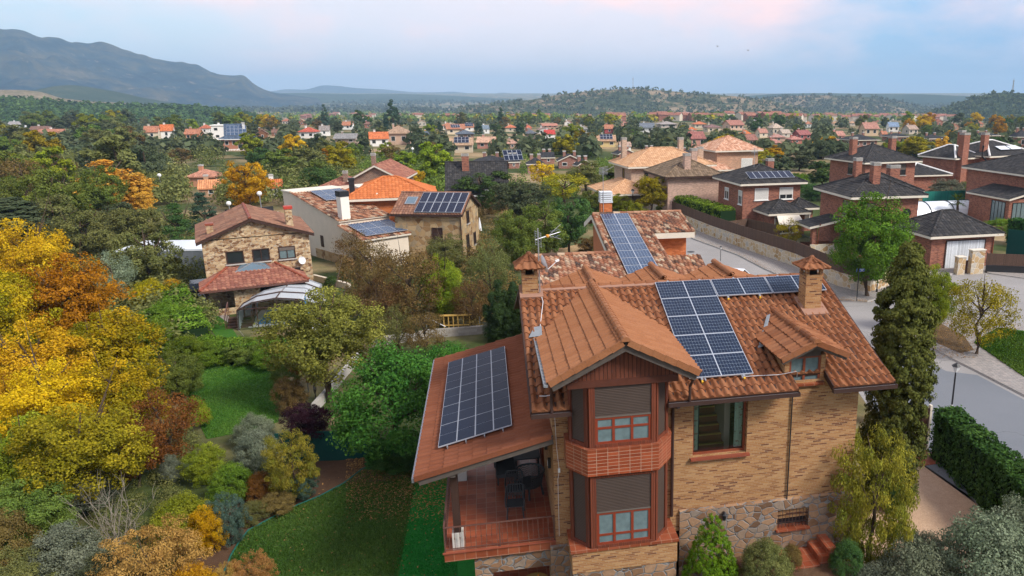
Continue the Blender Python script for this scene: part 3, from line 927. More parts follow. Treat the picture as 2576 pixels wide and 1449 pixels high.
def build_near_house():
 R = thing('brick_house', 'large buff brick house with terracotta roof, two storey bay window and blue solar panels', 'house', H0, TA)
 w = HM()
 bigw = (2.98 + 1.05, 4.62 + 1.05, 0.05 + 2.3, 1.93 + 2.3)
 holed(w, V3(-1.05, 1.1, -2.3), HX, HZ, 9.15, 2.3 + 2.2, [bigw])
 reveal(w, V3(-1.05, 1.1, -2.3), HX, HZ, V3(0, -1, 0), *bigw, 0.22)
 w.face([V3(8.1, 1.1, -2.0), V3(8.1, 10.26, -2.0), V3(8.1, 10.26, rz(1.1) - 0.1), V3(8.1, ridge_v, ridge_z - 0.1), V3(8.1, 1.1, rz(1.1) - 0.1)])
 w.face([V3(-1.05, 10.26, -4.81), V3(-1.05, 1.1, -4.81), V3(-1.05, 1.1, rz(1.1) - 0.1), V3(-1.05, ridge_v, ridge_z - 0.1), V3(-1.05, 10.26, rz(1.1) - 0.1)])
 w.face([V3(8.1, 10.26, -4.81), V3(-1.05, 10.26, -4.81), V3(-1.05, 10.26, 2.2), V3(8.1, 10.26, 2.2)])
 for (x0, x1) in ((5.70, 5.84), (6.82, 6.96)):
  w.box(x0, x1, 1.1, 3.6, 2.2, 2.96)
 w.box(5.84, 6.82, 1.1, 1.3, 1.9, 2.08)
 w.build('wall', 'brick_buff', R)
 s = HM()
 bw = (5.68 - 2.60, 6.70 - 2.60, 4.81 - 2.62, 4.81 - 1.97)
 holed(s, V3(2.60, 1.02, -4.81), HX, HZ, 5.58, 3.17, [bw])
 reveal(s, V3(2.60, 1.02, -4.81), HX, HZ, V3(0, -1, 0), *bw, 0.3)
 s.face([V3(8.18, 1.02, -4.81), V3(8.18, 10.3, -4.81), V3(8.18, 10.3, -1.64), V3(8.18, 1.02, -1.64)])
 s.face([V3(2.60, 1.02, -1.64), V3(8.18, 1.02, -1.64), V3(8.1, 1.098, -1.60), V3(2.60, 1.098, -1.60)])
 s.face([V3(8.18, 1.02, -1.64), V3(8.18, 10.3, -1.64), V3(8.102, 10.3, -1.6), V3(8.102, 1.098, -1.6)])
 s.face([V3(2.60, 1.098, -4.81), V3(2.60, 1.02, -4.81), V3(2.60, 1.02, -1.64), V3(2.60, 1.098, -1.6)])
 s2 = HM()
 s2.box(-3.36, -2.86, 1.22, 1.75, -4.81, -2.43)
 s2.box(-2.86, -1.22, 1.22, 1.75, -3.02, -2.43)
 s2.box(-1.22, -0.66, 0.98, 1.75, -4.81, -2.28)
 s2.build('stone_arch', 'stone_base', R)
 s.build('stone_base', 'stone_base', R)
 s2 = HM()
 s2.box(-3.36, -2.9, 5.0, 5.5, -4.81, -2.43)
 s2.build('stone_pier', 'stone_base', R)
 d = HM()
 d.face([V3(-3.36, 5.6, -4.81), V3(-1.07, 5.6, -4.81), V3(-1.07, 5.6, -2.43), V3(-3.36, 5.6, -2.43)], 0)
 d.face([V3(-3.36, 1.22, -4.79), V3(-1.07, 1.22, -4.79), V3(-1.07, 5.6, -4.79), V3(-3.36, 5.6, -4.79)], 1)
 d.build('patio', ['brick_buff', 'floor_tiles'], R)
 b = HM()
 b.face([V3(5.68, 1.30, -2.62), V3(6.70, 1.30, -2.62), V3(6.70, 1.30, -1.97), V3(5.68, 1.30, -1.97)], 0)
 bo = b.build('basement_window', ['glass_dark'], R)
 q = HM()
 for i in range(9):
  x = 5.74 + i * 0.113
  q.bar(V3(x, 1.06, -2.6), V3(x, 1.06, -1.99), 0.014, 0.014, 0, HY)
 for zz in (-2.42, -2.16):
  q.bar(V3(5.69, 1.06, zz), V3(6.69, 1.06, zz), 0.014, 0.014)
 q.build('window_grille', 'metal_brown', bo)
 q = HM()
 q.box(5.64, 6.74, 0.94, 1.28, -2.68, -2.618)
 q.build('window_sill', 'sill_tiles', bo)
 fr = HM()
 x0, x1, z0, z1 = 2.98, 4.62, 0.05, 1.93
 for a, bb in ((V3(x0, 1.28, z0 + .03), V3(x1, 1.28, z0 + .03)), (V3(x0, 1.28, z1 - .03), V3(x1, 1.28, z1 - .03))):
  fr.bar(a, bb, 0.06, 0.06)
 fr.bar(V3(x0 + .035, 1.28, z0 + .06), V3(x0 + .035, 1.28, z1 - .06), 0.07, 0.06, 0, HX)
 fr.bar(V3(x1 - .035, 1.28, z0 + .06), V3(x1 - .035, 1.28, z1 - .06), 0.07, 0.06, 0, HX)
 wo = fr.build('stair_window', 'wood_red', R)
 q = HM()
 q.face([V3(x0, 1.30, z0), V3(x1, 1.30, z0), V3(x1, 1.30, z1), V3(x0, 1.30, z1)])
 q.build('pane', 'glass', wo)
 q = HM()
 q.box(2.90, 4.70, 0.98, 1.27, z0 - 0.07, z0 - 0.002)
 q.build('window_sill', 'terracotta_sill', wo)
 for (cx0, cx1) in ((3.02, 3.22), (4.33, 4.58)):
  q = HM()
  n = 10
  for i in range(n):
   xa, xb = cx0 + (cx1 - cx0) * i / n, cx0 + (cx1 - cx0) * (i + 1) / n
   ya, yb = 1.42 + 0.03 * (i % 2), 1.42 + 0.03 * ((i + 1) % 2)
   q.face([V3(xa, ya, z0 + .04), V3(xb, yb, z0 + .04), V3(xb, yb, z1), V3(xa, ya, z1)])
  q.build('curtain', 'curtain_leaf', wo)
 q = HM()
 fz = -0.55
 for i in range(9):
  q.box(3.42, 4.30, 2.0 + i * 0.24, 4.6, fz + i * 0.2, fz + (i + 1) * 0.2, 0)
  q.box(3.42, 4.30, 1.985 + i * 0.24, 2.05 + i * 0.24, fz + (i + 1) * 0.2 - 0.03, fz + (i + 1) * 0.2 + 0.004, 1)
 q.box(2.6, 5.2, 1.5, 5.0, fz - 0.1, fz - 0.003, 0)
 q.face([V3(2.6, 4.9, fz), V3(5.2, 4.9, fz), V3(5.2, 4.9, 2.4), V3(2.6, 4.9, 2.4)], 2)
 q.box(4.32, 4.5, 2.3, 4.6, fz, 2.3, 3)
 q.box(3.22, 3.40, 1.9, 4.6, fz, 2.3, 4)
 q.build('staircase', ['terracotta_sill', 'wood_yellow', 'inside_shade', 'render_cream', 'tarp_dark'], R)
 q = HM()
 q.box(-4.16, -1.053, 1.1, 9.6, -2.42, -2.15, 0, '+z')
 q.face([V3(-4.16, 1.1, -2.15), V3(-1.053, 1.1, -2.15), V3(-1.053, 9.6, -2.15), V3(-4.16, 9.6, -2.15)], 1)
 q.box(-4.20, -1.053, 1.06, 1.13, -2.16, -2.135, 2)
 q.build('terrace', ['sill_tiles', 'floor_tiles', 'terracotta_sill'], R)
 q = HM()
 zt_, zb_ = -1.38, -2.06
 q.bar(V3(-4.13, 1.16, zt_), V3(-1.06, 1.16, zt_), 0.05, 0.025)
 q.bar(V3(-4.13, 1.16, zb_), V3(-1.06, 1.16, zb_), 0.03, 0.02)
 q.bar(V3(-4.13, 1.16, zt_), V3(-4.13, 9.55, zt_), 0.05, 0.025)
 q.bar(V3(-4.13, 1.16, zb_), V3(-4.13, 9.55, zb_), 0.03, 0.02)
 for i in range(21):
  x = -4.0 + i * 0.145
  q.bar(V3(x, 1.16, zb_), V3(x, 1.16, zt_), 0.013, 0.013, 0, HY)
  q.obox(V3(x, 1.16, -1.75), V3(.013, 0, 0), V3(0, .013, 0), V3(0, 0, .03))
 for i in range(57):
  y = 1.3 + i * 0.145
  q.bar(V3(-4.13, y, zb_), V3(-4.13, y, zt_), 0.013, 0.013, 0, HX)
 for x in (-4.13, -2.62, -1.08):
  q.bar(V3(x, 1.16, -2.15), V3(x, 1.16, zt_), 0.035, 0.035, 0, HY)
 q.build('railing', 'metal_rail', R)
 for y in (1.42, 5.3, 9.2):
  q = HM()
  q.box(-3.93, -3.62, y - 0.17, y + 0.17, -2.148, -1.66, 0)
  q.box(-3.88, -3.68, y - 0.11, y + 0.11, -1.66, 0.22, 1)
  q.build('porch_post', ['granite', 'wood_dark'], R)
 pa = rad(13.4)
 pe = V3(-4.76, 0.92, 0.30)
 ps = V3(math.cos(pa), 0, math.sin(pa))
 pn = V3(-math.sin(pa), 0, math.cos(pa))
 pl = 3.72 / math.cos(pa)
 q = HM()
 tile_roof(q, pe + pn * 0.06, HY, ps, 9.4, pl, 0.235, 0.40, 0.034, res=8, step=0.03, hump=0.6, dip=0.2)
 q.build('porch_roof', ['tile_porch'], R)
 q = HM()
 A, Bq = pe + V3(0.02, 0.06, 0), pe + ps * pl + V3(0, 0.06, 0)
 q.obox((A + Bq) / 2 + HY * 4.62 - pn * 0.0, ps * (pl / 2 - 0.02), HY * 4.6, pn * 0.035, 0)
 q.obox((A + Bq) / 2 + HY * 0.02 - pn * 0.13, ps * (pl / 2 - 0.05), HY * 0.04, pn * 0.09, 0)
 for y in (1.42, 5.3, 9.2):
  q.bar(V3(-4.3, y, 0.30), V3(-1.07, y, 0.30 + 3.23 * math.tan(pa)), 0.12, 0.16)
 q.bar(V3(-3.78, 1.0, 0.30), V3(-3.78, 10.2, 0.30), 0.14, 0.16)
 q.build('porch_beam', ['wood_grey'], R)
 q = HM()
 q.obox(pe + HY * 4.7 + V3(-0.05, 0, -0.02), V3(0.03, 0, 0), HY * 4.7, V3(0, 0, 0.06))
 q.build('gutter', 'zinc', R)
 q = HM()
 for i in range(9):     # verge tiles hanging over the front edge
  c = pe + ps * (0.2 + i * 0.42) + V3(0, 0.0, 0) + pn * 0.03
  q.obox(c + HY * -0.005, ps * 0.21, HY * 0.02, pn * 0.075 + ps * 0.01, 0)
 q.build('verge_tiles', 'tile_porch', R)
 for i in range(4):
  for j in range(5):
   o = pe + ps * (0.62 + (i + 1) * 0.535) + HY * (1.15 + j * 1.40) + pn * 0.17
   panel(R, o, HY, -ps, 1.392, 0.525, 'cells_old', 'panel_frame', 'u', 0.035, fw=0.011, mid=0.012, dz=HB)
 q = HM()
 for i in range(4):
  for yy in (1.10, 8.17):
   c = pe + ps * (0.62 + i * 0.535 + 0.26) + HY * yy + pn * 0.14
   q.obox(c, ps * 0.012, HY * 0.07, pn * 0.03)
 q.build('panel_feet', 'steel', R)
 for yy in (1.6, 4.6, 7.6):
  q = HM()
  q.obox(pe + ps * 1.69 + HY * yy + pn * 0.13, ps * 1.05, HY * 0.02, pn * 0.03)
  q.build('panel_rail', 'steel', R)
 q = HM()
 e0 = V3(-1.62, eave_v, eave_z)
 Lr = (ridge_v - eave_v) / math.cos(rad(21.08))
 s1 = 0.66
 up = RN * 0.05
 P = lambda u, s: V3(u, eave_v, eave_z) + SL * s + up
 crs = 0.33
 tile_roof(q, P(-1.62, 0), HX, SL, 1.0, s1, 0.23, crs, 0.058)
 tile_roof(q, P(2.10, 0), HX, SL, 3.78, s1, 0.23, crs, 0.058, u0=40)
 tile_roof(q, P(6.95, 0), HX, SL, 1.93, s1, 0.23, crs, 0.058, u0=80)
 tile_roof(q, P(-1.62, s1), HX, SL, 10.5, Lr - s1 - 0.02, 0.23, crs, 0.058, u0=120)
 tile_roof(q, V3(8.88, 2 * ridge_v - eave_v, eave_z) + RN * 0.05, -HX, SLB, 10.5, Lr - 0.02, 0.23, crs, 0.058, res=5, u0=300)
 ridge_caps(q, V3(-1.0, ridge_v, ridge_z + 0.04), V3(8.9, ridge_v, ridge_z + 0.04), 0.12, 0.40)
 q.build('roof', 'tile_main', R)
 q = HM()     # boarding under the tiles, with the eave cut open before the dormer and the bay
 T = 0.045
 for (u0, u1, sa, sb) in ((-1.6, -0.62, 0.0, s1), (2.10, 5.86, 0.0, s1), (6.96, 8.84, 0.0, s1), (-1.6, 8.84, s1, Lr)):
  c = V3((u0 + u1) / 2, eave_v, eave_z) + SL * (sa + sb) / 2 - RN * 0.0
  q.obox(c, HX * (u1 - u0) / 2, SL * (sb - sa) / 2, RN * T)
 c = V3(3.62, 2 * ridge_v - eave_v, eave_z) + SLB * Lr / 2
 q.obox(c, HX * 5.22, SLB * Lr / 2, np.cross(-HX, SLB) * T)
 for u in (-1.63, 8.87):
  q.obox(V3(u, eave_v, eave_z) + SL * Lr / 2 + RN * -0.02, HX * 0.025, SL * Lr / 2, RN * 0.10)
  q.obox(V3(u, 2 * ridge_v - eave_v, eave_z) + SLB * Lr / 2, HX * 0.025, SLB * Lr / 2, RN * 0.09)
 for u in (5.875, 6.945):
  q.obox(V3(u, eave_v, eave_z) + SL * 0.36 + RN * 0.02, HX * 0.015, SL * 0.36, RN * 0.09)
 for u in np.arange(2.3, 8.7, 0.6):
  if 5.8 < u < 7.0:
   continue
  q.obox(V3(u, eave_v + 0.3, eave_z + 0.3 * RS - 0.12), HX * 0.04, SL * 0.32, RN * 0.06)
 q.build('eave_boards', 'wood_dark', R)
 q = HM()     # mortar bed under the ridge
 q.obox(V3(3.9, ridge_v - 0.10, ridge_z + 0.02), HX * 4.9, SL * 0.09, RN * 0.075)
 q.obox(V3(-1.25, 5.50, ridge_z + 0.0), HX * 0.37, SL * 0.36, RN * 0.085)
 q.obox(V3(7.78, 4.02, rz(4.02) + 0.06), HX * 0.42, SL * 0.50, RN * 0.07)
 q.build('mortar_bed', 'mortar', R)
 for (u0, u1) in ((-1.64, -0.60), (2.06, 5.90), (6.92, 8.92)):
  q = HM()
  q.box(u0, u1, eave_v - 0.13, eave_v - 0.115, eave_z - 0.10, eave_z + 0.02, 0)
  q.box(u0, u1, eave_v - 0.02, eave_v - 0.005, eave_z - 0.10, eave_z - 0.01, 0)
  q.box(u0, u1, eave_v - 0.115, eave_v - 0.02, eave_z - 0.10, eave_z - 0.085, 0)
  q.box(u0 + .01, u1 - .01, eave_v - 0.113, eave_v - 0.022, eave_z - 0.0845, eave_z - 0.01, 1, '-z')
  for e in (u0, u1 - 0.012):
   q.box(e, e + 0.012, eave_v - 0.132, eave_v - 0.003, eave_z - 0.102, eave_z + 0.021, 0)
  q.build('gutter', ['metal_brown', 'zinc'], R)
 q = HM()
 q.tube([V3(2.36, 0.42, 1.98), V3(2.36, 0.60, 1.9), V3(2.36, 1.0, 1.75), V3(2.36, 1.04, 1.6), V3(2.36, 1.04, -1.75)], 0.045, 8)
 q.build('downpipe', 'metal_brown', R)
 q = HM()
 q.tube([V3(5.97, 1.06, 2.05), V3(5.97, 1.06, -1.95)], 0.022, 6)
 q.build('drain_pipe', 'metal_black', R)
 for (u, v) in ((-1.10, -0.15), (2.68, -0.15)):
  q = HM()
  zz = 3.12
  q.tube([V3(u, v, zz), V3(u, v + 0.3, zz - 0.25), V3(u, 0.45, 2.55), V3(u, 0.45, 2.05)], 0.04, 8)
  q.build('downpipe', 'metal_brown', R)
 pw, ph = 1.90, 0.935
 for j in range(5):
  o = V3(2.84, eave_v, eave_z) + SL * (0.70 + j * 0.948) + RN * 0.155
  panel(R, o, HX, SL, pw, ph, 'cells_new', mid=0.03, dz=HB)
 for i in (1, 2):
  o = V3(2.84 + i * 1.93, eave_v, eave_z) + SL * (0.70 + 4 * 0.948) + RN * 0.155
  panel(R, o, HX, SL, pw, ph, 'cells_new', mid=0.03, dz=HB)
 for u in (3.3, 4.4):
  q = HM()
  q.obox(V3(u, eave_v, eave_z) + SL * 3.05 + RN * 0.13, HX * 0.02, SL * 2.45, RN * 0.02)
  q.build('panel_rail', 'steel', R)
 q = HM()
 for (u, s) in ((3.2, 0.66), (4.45, 0.66), (5.1, 4.43), (6.2, 4.43), (3.3, 5.48), (4.4, 5.48), (5.6, 5.48), (7.2, 5.48)):
  q.obox(V3(u, eave_v, eave_z) + SL * s + RN * 0.12, HX * 0.03, SL * 0.04, RN * 0.05)
  q.build('panel_clamp', 'steel', R)
  q = HM()
 for (u, s) in ((3.2, 0.60), (4.45, 0.60), (5.1, 4.37), (6.2, 4.37)):
  q = HM()
  q.obox(V3(u, eave_v, eave_z) + SL * s + RN * 0.11, HX * 0.025, SL * 0.03, RN * 0.03)
  q.build('panel_clip', 'yellow_plastic', R)
 q = HM()
 q.tube([V3(4.5, eave_v, eave_z) + SL * 0.66 + RN * 0.13, V3(5.5, eave_v, eave_z) + SL * 0.62 + RN * 0.13, V3(6.02, 0.99, 2.52), V3(6.05, 1.0, 2.46), V3(6.05, 1.02, 2.30)], 0.010, 6)
 q.build('conduit', 'steel', R)
 bay = [(-0.62, 1.095), (-0.62, 0.60), (-0.17, 0.06), (1.62, 0.06), (2.07, 0.60), (2.07, 1.095)]
 q = HM()
 q.box(-0.70, 2.27, 0.02, 1.0, -2.55, -1.90, 0, '+z')
 q.box(-0.68, 2.25, 0.04, 1.0, -4.81, -2.55, 1, '+z')
 q.box(-0.74, 2.31, -0.02, 1.095, -1.90, -1.82, 2)
 q.build('bay_base', ['brick_buff', 'stone_base', 'sill_tiles'], R)
 def bay_storey(z0, z1, ws, rows):
  q = HM()
  q.prism(bay, z0, z1, 0)
  q.box(-0.17, -0.01, 0.0, 0.057, z0, z1, 0)
  q.box(1.50, 1.62, 0.0, 0.057, z0, z1, 0)
  q.box(-0.01, 1.50, 0.0, 0.057, z1 - 0.12, z1, 0)
  q.box(-0.01, 1.50, -0.015, 0.057, z0, z0 + 0.09, 0)
  for (pa_, pb_) in (((-0.62, 0.60), (-0.17, 0.06)), ((1.62, 0.06), (2.07, 0.60))):
   A_, B_ = V3(*pa_, 0), V3(*pb_, 0)
   dd = unit(B_ - A_)
   nn = V3(dd[1], -dd[0], 0)
   LL = np.linalg.norm(B_ - A_)
   for t0, t1 in ((0.0, 0.10), (LL - 0.14, LL - 0.005)):
    c = A_ + dd * (t0 + t1) / 2 + nn * 0.024 + V3(0, 0, (z0 + z1) / 2)
    q.obox(c, dd * (t1 - t0) / 2, nn * 0.023, V3(0, 0, (z1 - z0) / 2))
   for zz0, zz1 in ((z0 + .001, z0 + 0.10), (z1 - 0.10, z1 - .001)):
    c = A_ + dd * LL / 2 + nn * 0.020 + V3(0, 0, (zz0 + zz1) / 2)
    q.obox(c, dd * (LL / 2 - 0.05), nn * 0.019, V3(0, 0, (zz1 - zz0) / 2))
  bo = q.build('bay_window', 'frame_wood', R)
  for (pa_, pb_) in (((-0.62, 0.60), (-0.17, 0.06)), ((1.62, 0.06), (2.07, 0.60))):
   A_, B_ = V3(*pa_, 0), V3(*pb_, 0)
   dd = unit(B_ - A_)
   nn = V3(dd[1], -dd[0], 0)
   LL = np.linalg.norm(B_ - A_)
   k = HM()
   k.face([A_ + dd * 0.10 + nn * .006 + HZ * (z0 + .10), A_ + dd * (LL - .14) + nn * .006 + HZ * (z0 + .10), A_ + dd * (LL - .14) + nn * .006 + HZ * (z1 - .10), A_ + dd * 0.10 + nn * .006 + HZ * (z1 - .10)])
   k.build('blind', 'blind_slats', bo)
  zb = z1 - 0.12 - ws
  k = HM()
  k.face([V3(-0.01, 0.028, zb), V3(1.50, 0.028, zb), V3(1.50, 0.028, z1 - .12), V3(-0.01, 0.028, z1 - .12)], 0)
  k.box(0.0, 1.49, 0.012, 0.04, zb - 0.04, zb, 1)
  k.build('blind', ['blind_slats', 'shutter_grey'], bo)
  k = HM()
  zl = z0 + 0.09
  xs = [0.0, 0.53, 0.96, 1.49]
  ys = [zl, zl + (zb - 0.04 - zl) * rows, zb - 0.04]
  for x in (0.025, 0.48, 0.98, 1.465):
   k.box(x - 0.035, x + 0.035, 0.022, 0.058, zl, zb - 0.04, 0)
  for y in (zl + 0.03, ys[1], zb - 0.07):
   k.box(-0.005, 1.495, 0.026, 0.056, y - 0.03, y + 0.03, 0)
  k.build('window_frame', 'wood_red_bright', bo)
  k = HM()
  k.face([V3(0.0, 0.045, zl), V3(1.49, 0.045, zl), V3(1.49, 0.045, zb), V3(0.0, 0.045, zb)])
  k.build('pane', 'glass_curtain', bo)
 bay_storey(-1.82, 0.42, 1.02, 0.30)
 bay_storey(1.20, 3.06, 0.86, 0.60)
 q = HM()
 off = [(-0.74, 1.095), (-0.74, 0.55), (-0.24, -0.08), (1.69, -0.08), (2.19, 0.55), (2.19, 1.095)]
 q.prism(off, 0.42, 1.14, 0, None, True)
 q.prism([(x * 1.004 - 0.003, y - 0.012 if y < 1 else y) for x, y in off], 1.14, 1.197, 1, None, True)
 q.build('tile_band', ['band_tiles', 'sill_tiles'], R)
 gc, gh, gz0, gz1 = 0.75, 1.94, 3.22, 4.20
 gs = unit(V3(gh, 0, gz1 - gz0))
 Lg = math.hypot(gh, gz1 - gz0)
 q = HM()
 q.box(-0.72, 2.22, -0.03, 1.0, 2.93, 3.12)
 q.face([V3(-0.80, -0.005, 3.12), V3(2.30, -0.005, 3.12), V3(gc + 1.0, -0.005, gz1 - 1.0 * (gz1 - gz0) / gh - 0.1), V3(gc, -0.005, gz1 - 0.1), V3(gc - 1.0, -0.005, gz1 - 1.0 * (gz1 - gz0) / gh - 0.1)], 1)
 q.face([V3(-0.62, 1.0, 2.9), V3(-0.62, 0.0, 2.9), V3(-0.62, 0.0, 3.4), V3(-0.62, 1.0, 3.4)], 1)
 q.build('gable_board', ['wood_gable', 'planks_gable'], R)
 q = HM()
 for sgn in (-1, 1):
  sd_ = V3(-sgn * gs[0], 0, gs[2])
  nn = unit(V3(sgn * gs[2], 0, gs[0]))
  c = V3(gc + sgn * gh, -0.30, gz0) + sd_ * Lg / 2 - nn * 0.13
  q.obox(c + HY * (0.02 if sgn > 0 else 0.022), sd_ * (Lg / 2 + 0.0), HY * 0.045, nn * 0.085, 0)
  q.obox(V3(gc + sgn * gh, 2.6, gz0) + sd_ * Lg / 2 - nn * 0.03, sd_ * (Lg / 2 - 0.002), HY * 2.85, nn * 0.03, 0)
 q.build('barge_board', 'wood_grey', R)
 q = HM()
 vb = 5.9
 tile_roof(q, V3(gc - gh - 0.04, vb, gz0 - 0.02) + V3(-gs[2], 0, gs[0]) * 0.05, -HY, V3(gs[0], 0, gs[2]), vb + 0.36, Lg, 0.235, 0.345, 0.036, hump=0.6, step=0.034, dip=0.2)
 tile_roof(q, V3(gc + gh + 0.04, -0.36, gz0 - 0.02) + V3(gs[2], 0, gs[0]) * 0.05, HY, V3(-gs[0], 0, gs[2]), vb + 0.36, Lg, 0.235, 0.345, 0.036, hump=0.6, u0=60, step=0.034, dip=0.2)
 ridge_caps(q, V3(gc, -0.42, gz1 + 0.05), V3(gc, vb, gz1 + 0.05), 0.115, 0.30)
 for sgn in (-1, 1):     # verge tiles
  sd_ = V3(-sgn * gs[0], 0, gs[2])
  nn = unit(V3(sgn * gs[2], 0, gs[0]))
  for i in range(6):
   c = V3(gc + sgn * gh, -0.375, gz0) + sd_ * (0.17 + i * 0.355) + nn * 0.035
   q.obox(c, sd_ * 0.175 + nn * 0.008, HY * 0.022, nn * 0.085, 0)
 q.build('bay_roof', 'tile_bay', R)
 q = HM()
 q.obox(V3(gc - gh - 0.10, 1.55, gz0 - 0.01), V3(0.05, 0, 0.0), HY * 1.95, V3(0, 0, 0.03))
 q.obox(V3(gc - gh - 0.15, 1.55, gz0 + 0.02), V3(0.008, 0, 0.0), HY * 1.95, V3(0, 0, 0.05))
 q.face([V3(gc - gh - 0.30, 3.3, rz(3.3) + 0.13), V3(gc - gh + 0.10, 3.3, rz(3.3) + 0.16), V3(gc - gh + 0.12, 3.75, rz(3.75) + 0.15), V3(gc - gh - 0.1, 3.75, rz(3.75) + 0.13)], 0)
 q.build('gutter', 'lead', R)
 dc, dh, dz0, dz1, dv = 6.45, 1.02, 2.98, 3.42, 0.72
 ds = unit(V3(dh, 0, dz1 - dz0))
 Ld = math.hypot(dh, dz1 - dz0)
 q = HM()
 q.face([V3(5.84, 1.12, 2.9), V3(6.82, 1.12, 2.9), V3(6.82, 1.12, 3.12), V3(6.33, 1.12, 3.33), V3(5.84, 1.12, 3.12)])
 for sgn in (-1, 1):
  sd_ = V3(-sgn * ds[0], 0, ds[2])
  nn = unit(V3(sgn * ds[2], 0, ds[0]))
  q.obox(V3(dc + sgn * dh, dv + 0.04, dz0) + sd_ * Ld / 2 - nn * 0.08 + HY * (0 if sgn < 0 else 0.003), sd_ * (Ld / 2), HY * 0.035, nn * 0.055)
  q.obox(V3(dc + sgn * dh, dv + 1.65, dz0) + sd_ * Ld / 2 - nn * 0.02, sd_ * (Ld / 2), HY * 1.6, nn * 0.022)
 q.build('barge_board', 'wood_grey', R)
 q = HM()
 tile_roof(q, V3(dc - dh - 0.03, 4.2, dz0) + V3(-ds[2], 0, ds[0]) * 0.04, -HY, V3(ds[0], 0, ds[2]), 4.2 - dv + 0.03, Ld, 0.225, 0.37, 0.042, hump=0.6, dip=0.2)
 tile_roof(q, V3(dc + dh + 0.03, dv - 0.03, dz0) + V3(ds[2], 0, ds[0]) * 0.04, HY, V3(-ds[0], 0, ds[2]), 4.2 - dv + 0.03, Ld, 0.225, 0.37, 0.042, hump=0.6, u0=30, dip=0.2)
 ridge_caps(q, V3(dc, dv - 0.08, dz1 + 0.04), V3(dc, 4.2, dz1 + 0.04), 0.115, 0.34)
 for sgn in (-1, 1):
  sd_ = V3(-sgn * ds[0], 0, ds[2])
  nn = unit(V3(sgn * ds[2], 0, ds[0]))
  for i in range(3):
   q.obox(V3(dc + sgn * dh, dv - 0.04, dz0) + sd_ * (0.18 + i * 0.37) + nn * 0.03, sd_ * 0.183 + nn * 0.006, HY * 0.02, nn * 0.08, 0)
 q.build('dormer_roof', 'tile_main', R)
 q = HM()
 q.face([V3(5.28, 2.2, rz(2.2) + 0.13), V3(5.44, 2.2, rz(2.2) + 0.15), V3(6.2, 3.6, rz(3.6) + 0.19), V3(6.08, 3.6, rz(3.6) + 0.15)])
 q.build('flashing', 'lead', R)
 q = HM()
 for x in (5.87, 6.31, 6.79):
  q.box(x - 0.035, x + 0.035, 1.12, 1.18, 2.10, 2.92)
 for zz in (2.13, 2.89):
  q.box(5.905, 6.755, 1.125, 1.175, zz - 0.035, zz + 0.035)
 do = q.build('dormer_window', 'wood_red', R)
 q = HM()
 q.face([V3(5.87, 1.16, 2.1), V3(6.79, 1.16, 2.1), V3(6.79, 1.16, 2.92), V3(5.87, 1.16, 2.92)])
 q.build('pane', 'glass_curtain', do)
 q = HM()
 q.box(5.86, 6.94, 1.0, 1.118, 2.03, 2.095)
 q.build('window_sill', 'sill_tiles', do)
 for i, (cu, hw) in enumerate(((0.85, 1.6), (3.28, 1.6), (5.70, 1.6))):
  q = HM()
  z1_, dr = 4.20, 0.62
  ss = unit(V3(hw, 0, dr))
  Lq = math.hypot(hw, dr)
  va, vb_ = 6.0, 8.1
  tile_roof(q, V3(cu - hw, vb_, z1_ - dr), -HY, V3(ss[0], 0, ss[2]), vb_ - va, Lq, 0.225, 0.36, 0.045, hump=0.75, u0=10 * i)
  tile_roof(q, V3(cu + hw, va, z1_ - dr), HY, V3(-ss[0], 0, ss[2]), vb_ - va, Lq, 0.225, 0.36, 0.045, hump=0.75, u0=10 * i + 40)
  ridge_caps(q, V3(cu, vb_, z1_ + 0.04), V3(cu, va, z1_ + 0.04), 0.11, 0.32)
  q.face([V3(cu - hw, vb_ - 0.2, z1_ - dr - 0.02), V3(cu - hw, vb_ - .2, 2.4), V3(cu + hw, vb_ - .2, 2.4), V3(cu + hw, vb_ - .2, z1_ - dr - 0.02), V3(cu, vb_ - .2, z1_ - 0.02)], 1)
  q.build('gable_roof', ['tile_bay', 'brick_buff'], R)
 def chimney(u0, u1, v0, v1, zb, zs, zo, zc, ov):
  q = HM()
  q.box(u0, u1, v0, v1, zb, zs, 0)
  t = 0.10
  for (a, b_) in ((u0, v0), (u1 - t, v0), (u0, v1 - t), (u1 - t, v1 - t)):
   q.box(a, a + t, b_, b_ + t, zs, zo, 0)
  q.box(u0 + 0.14, u1 - 0.14, v0 + .14, v1 - .14, zs, zo, 2)
  q.box(u0 - 0.03, u1 + 0.03, v0 - .03, v1 + .03, zo, zo + 0.045, 0)
  co = q.build('chimney', ['brick_buff', 'tile_main', 'inside_shade'], R)
  q = HM()
  cu, cv = (u0 + u1) / 2, (v0 + v1) / 2
  ap = V3(cu, cv, zc)
  a0, a1, b0, b1 = u0 - ov, u1 + ov, v0 - ov, v1 + ov
  ze = zo + 0.03
  cs = [V3(a0, b0, ze), V3(a1, b0, ze), V3(a1, b1, ze), V3(a0, b1, ze)]
  for k in range(4):
   A_, B_ = cs[k], cs[(k + 1) % 4]
   a = unit(B_ - A_)
   mid = (A_ + B_) / 2
   L = np.linalg.norm(ap - mid)
   wd = np.linalg.norm(B_ - A_)
   tile_roof(q, A_, a, unit(ap - mid), wd, L, wd / 4, L / 2, 0.035, lambda s, L=L, wd=wd: wd / 2 * s / L, lambda s, L=L, wd=wd: wd - wd / 2 * s / L, res=6, step=0.02, u0=k * 9)
   ridge_caps(q, A_ + V3(0, 0, .01), ap + V3(0, 0, .01), 0.055, 0.3, sides=5)
   q.face([A_, B_, V3(cu, cv, ze + 0.05)][::-1], 1)
  q.lathe(ap + V3(0, 0, -0.02), [(0.10, 0), (0.09, 0.06), (0.05, 0.11), (0.0, 0.12)], 8, 0)
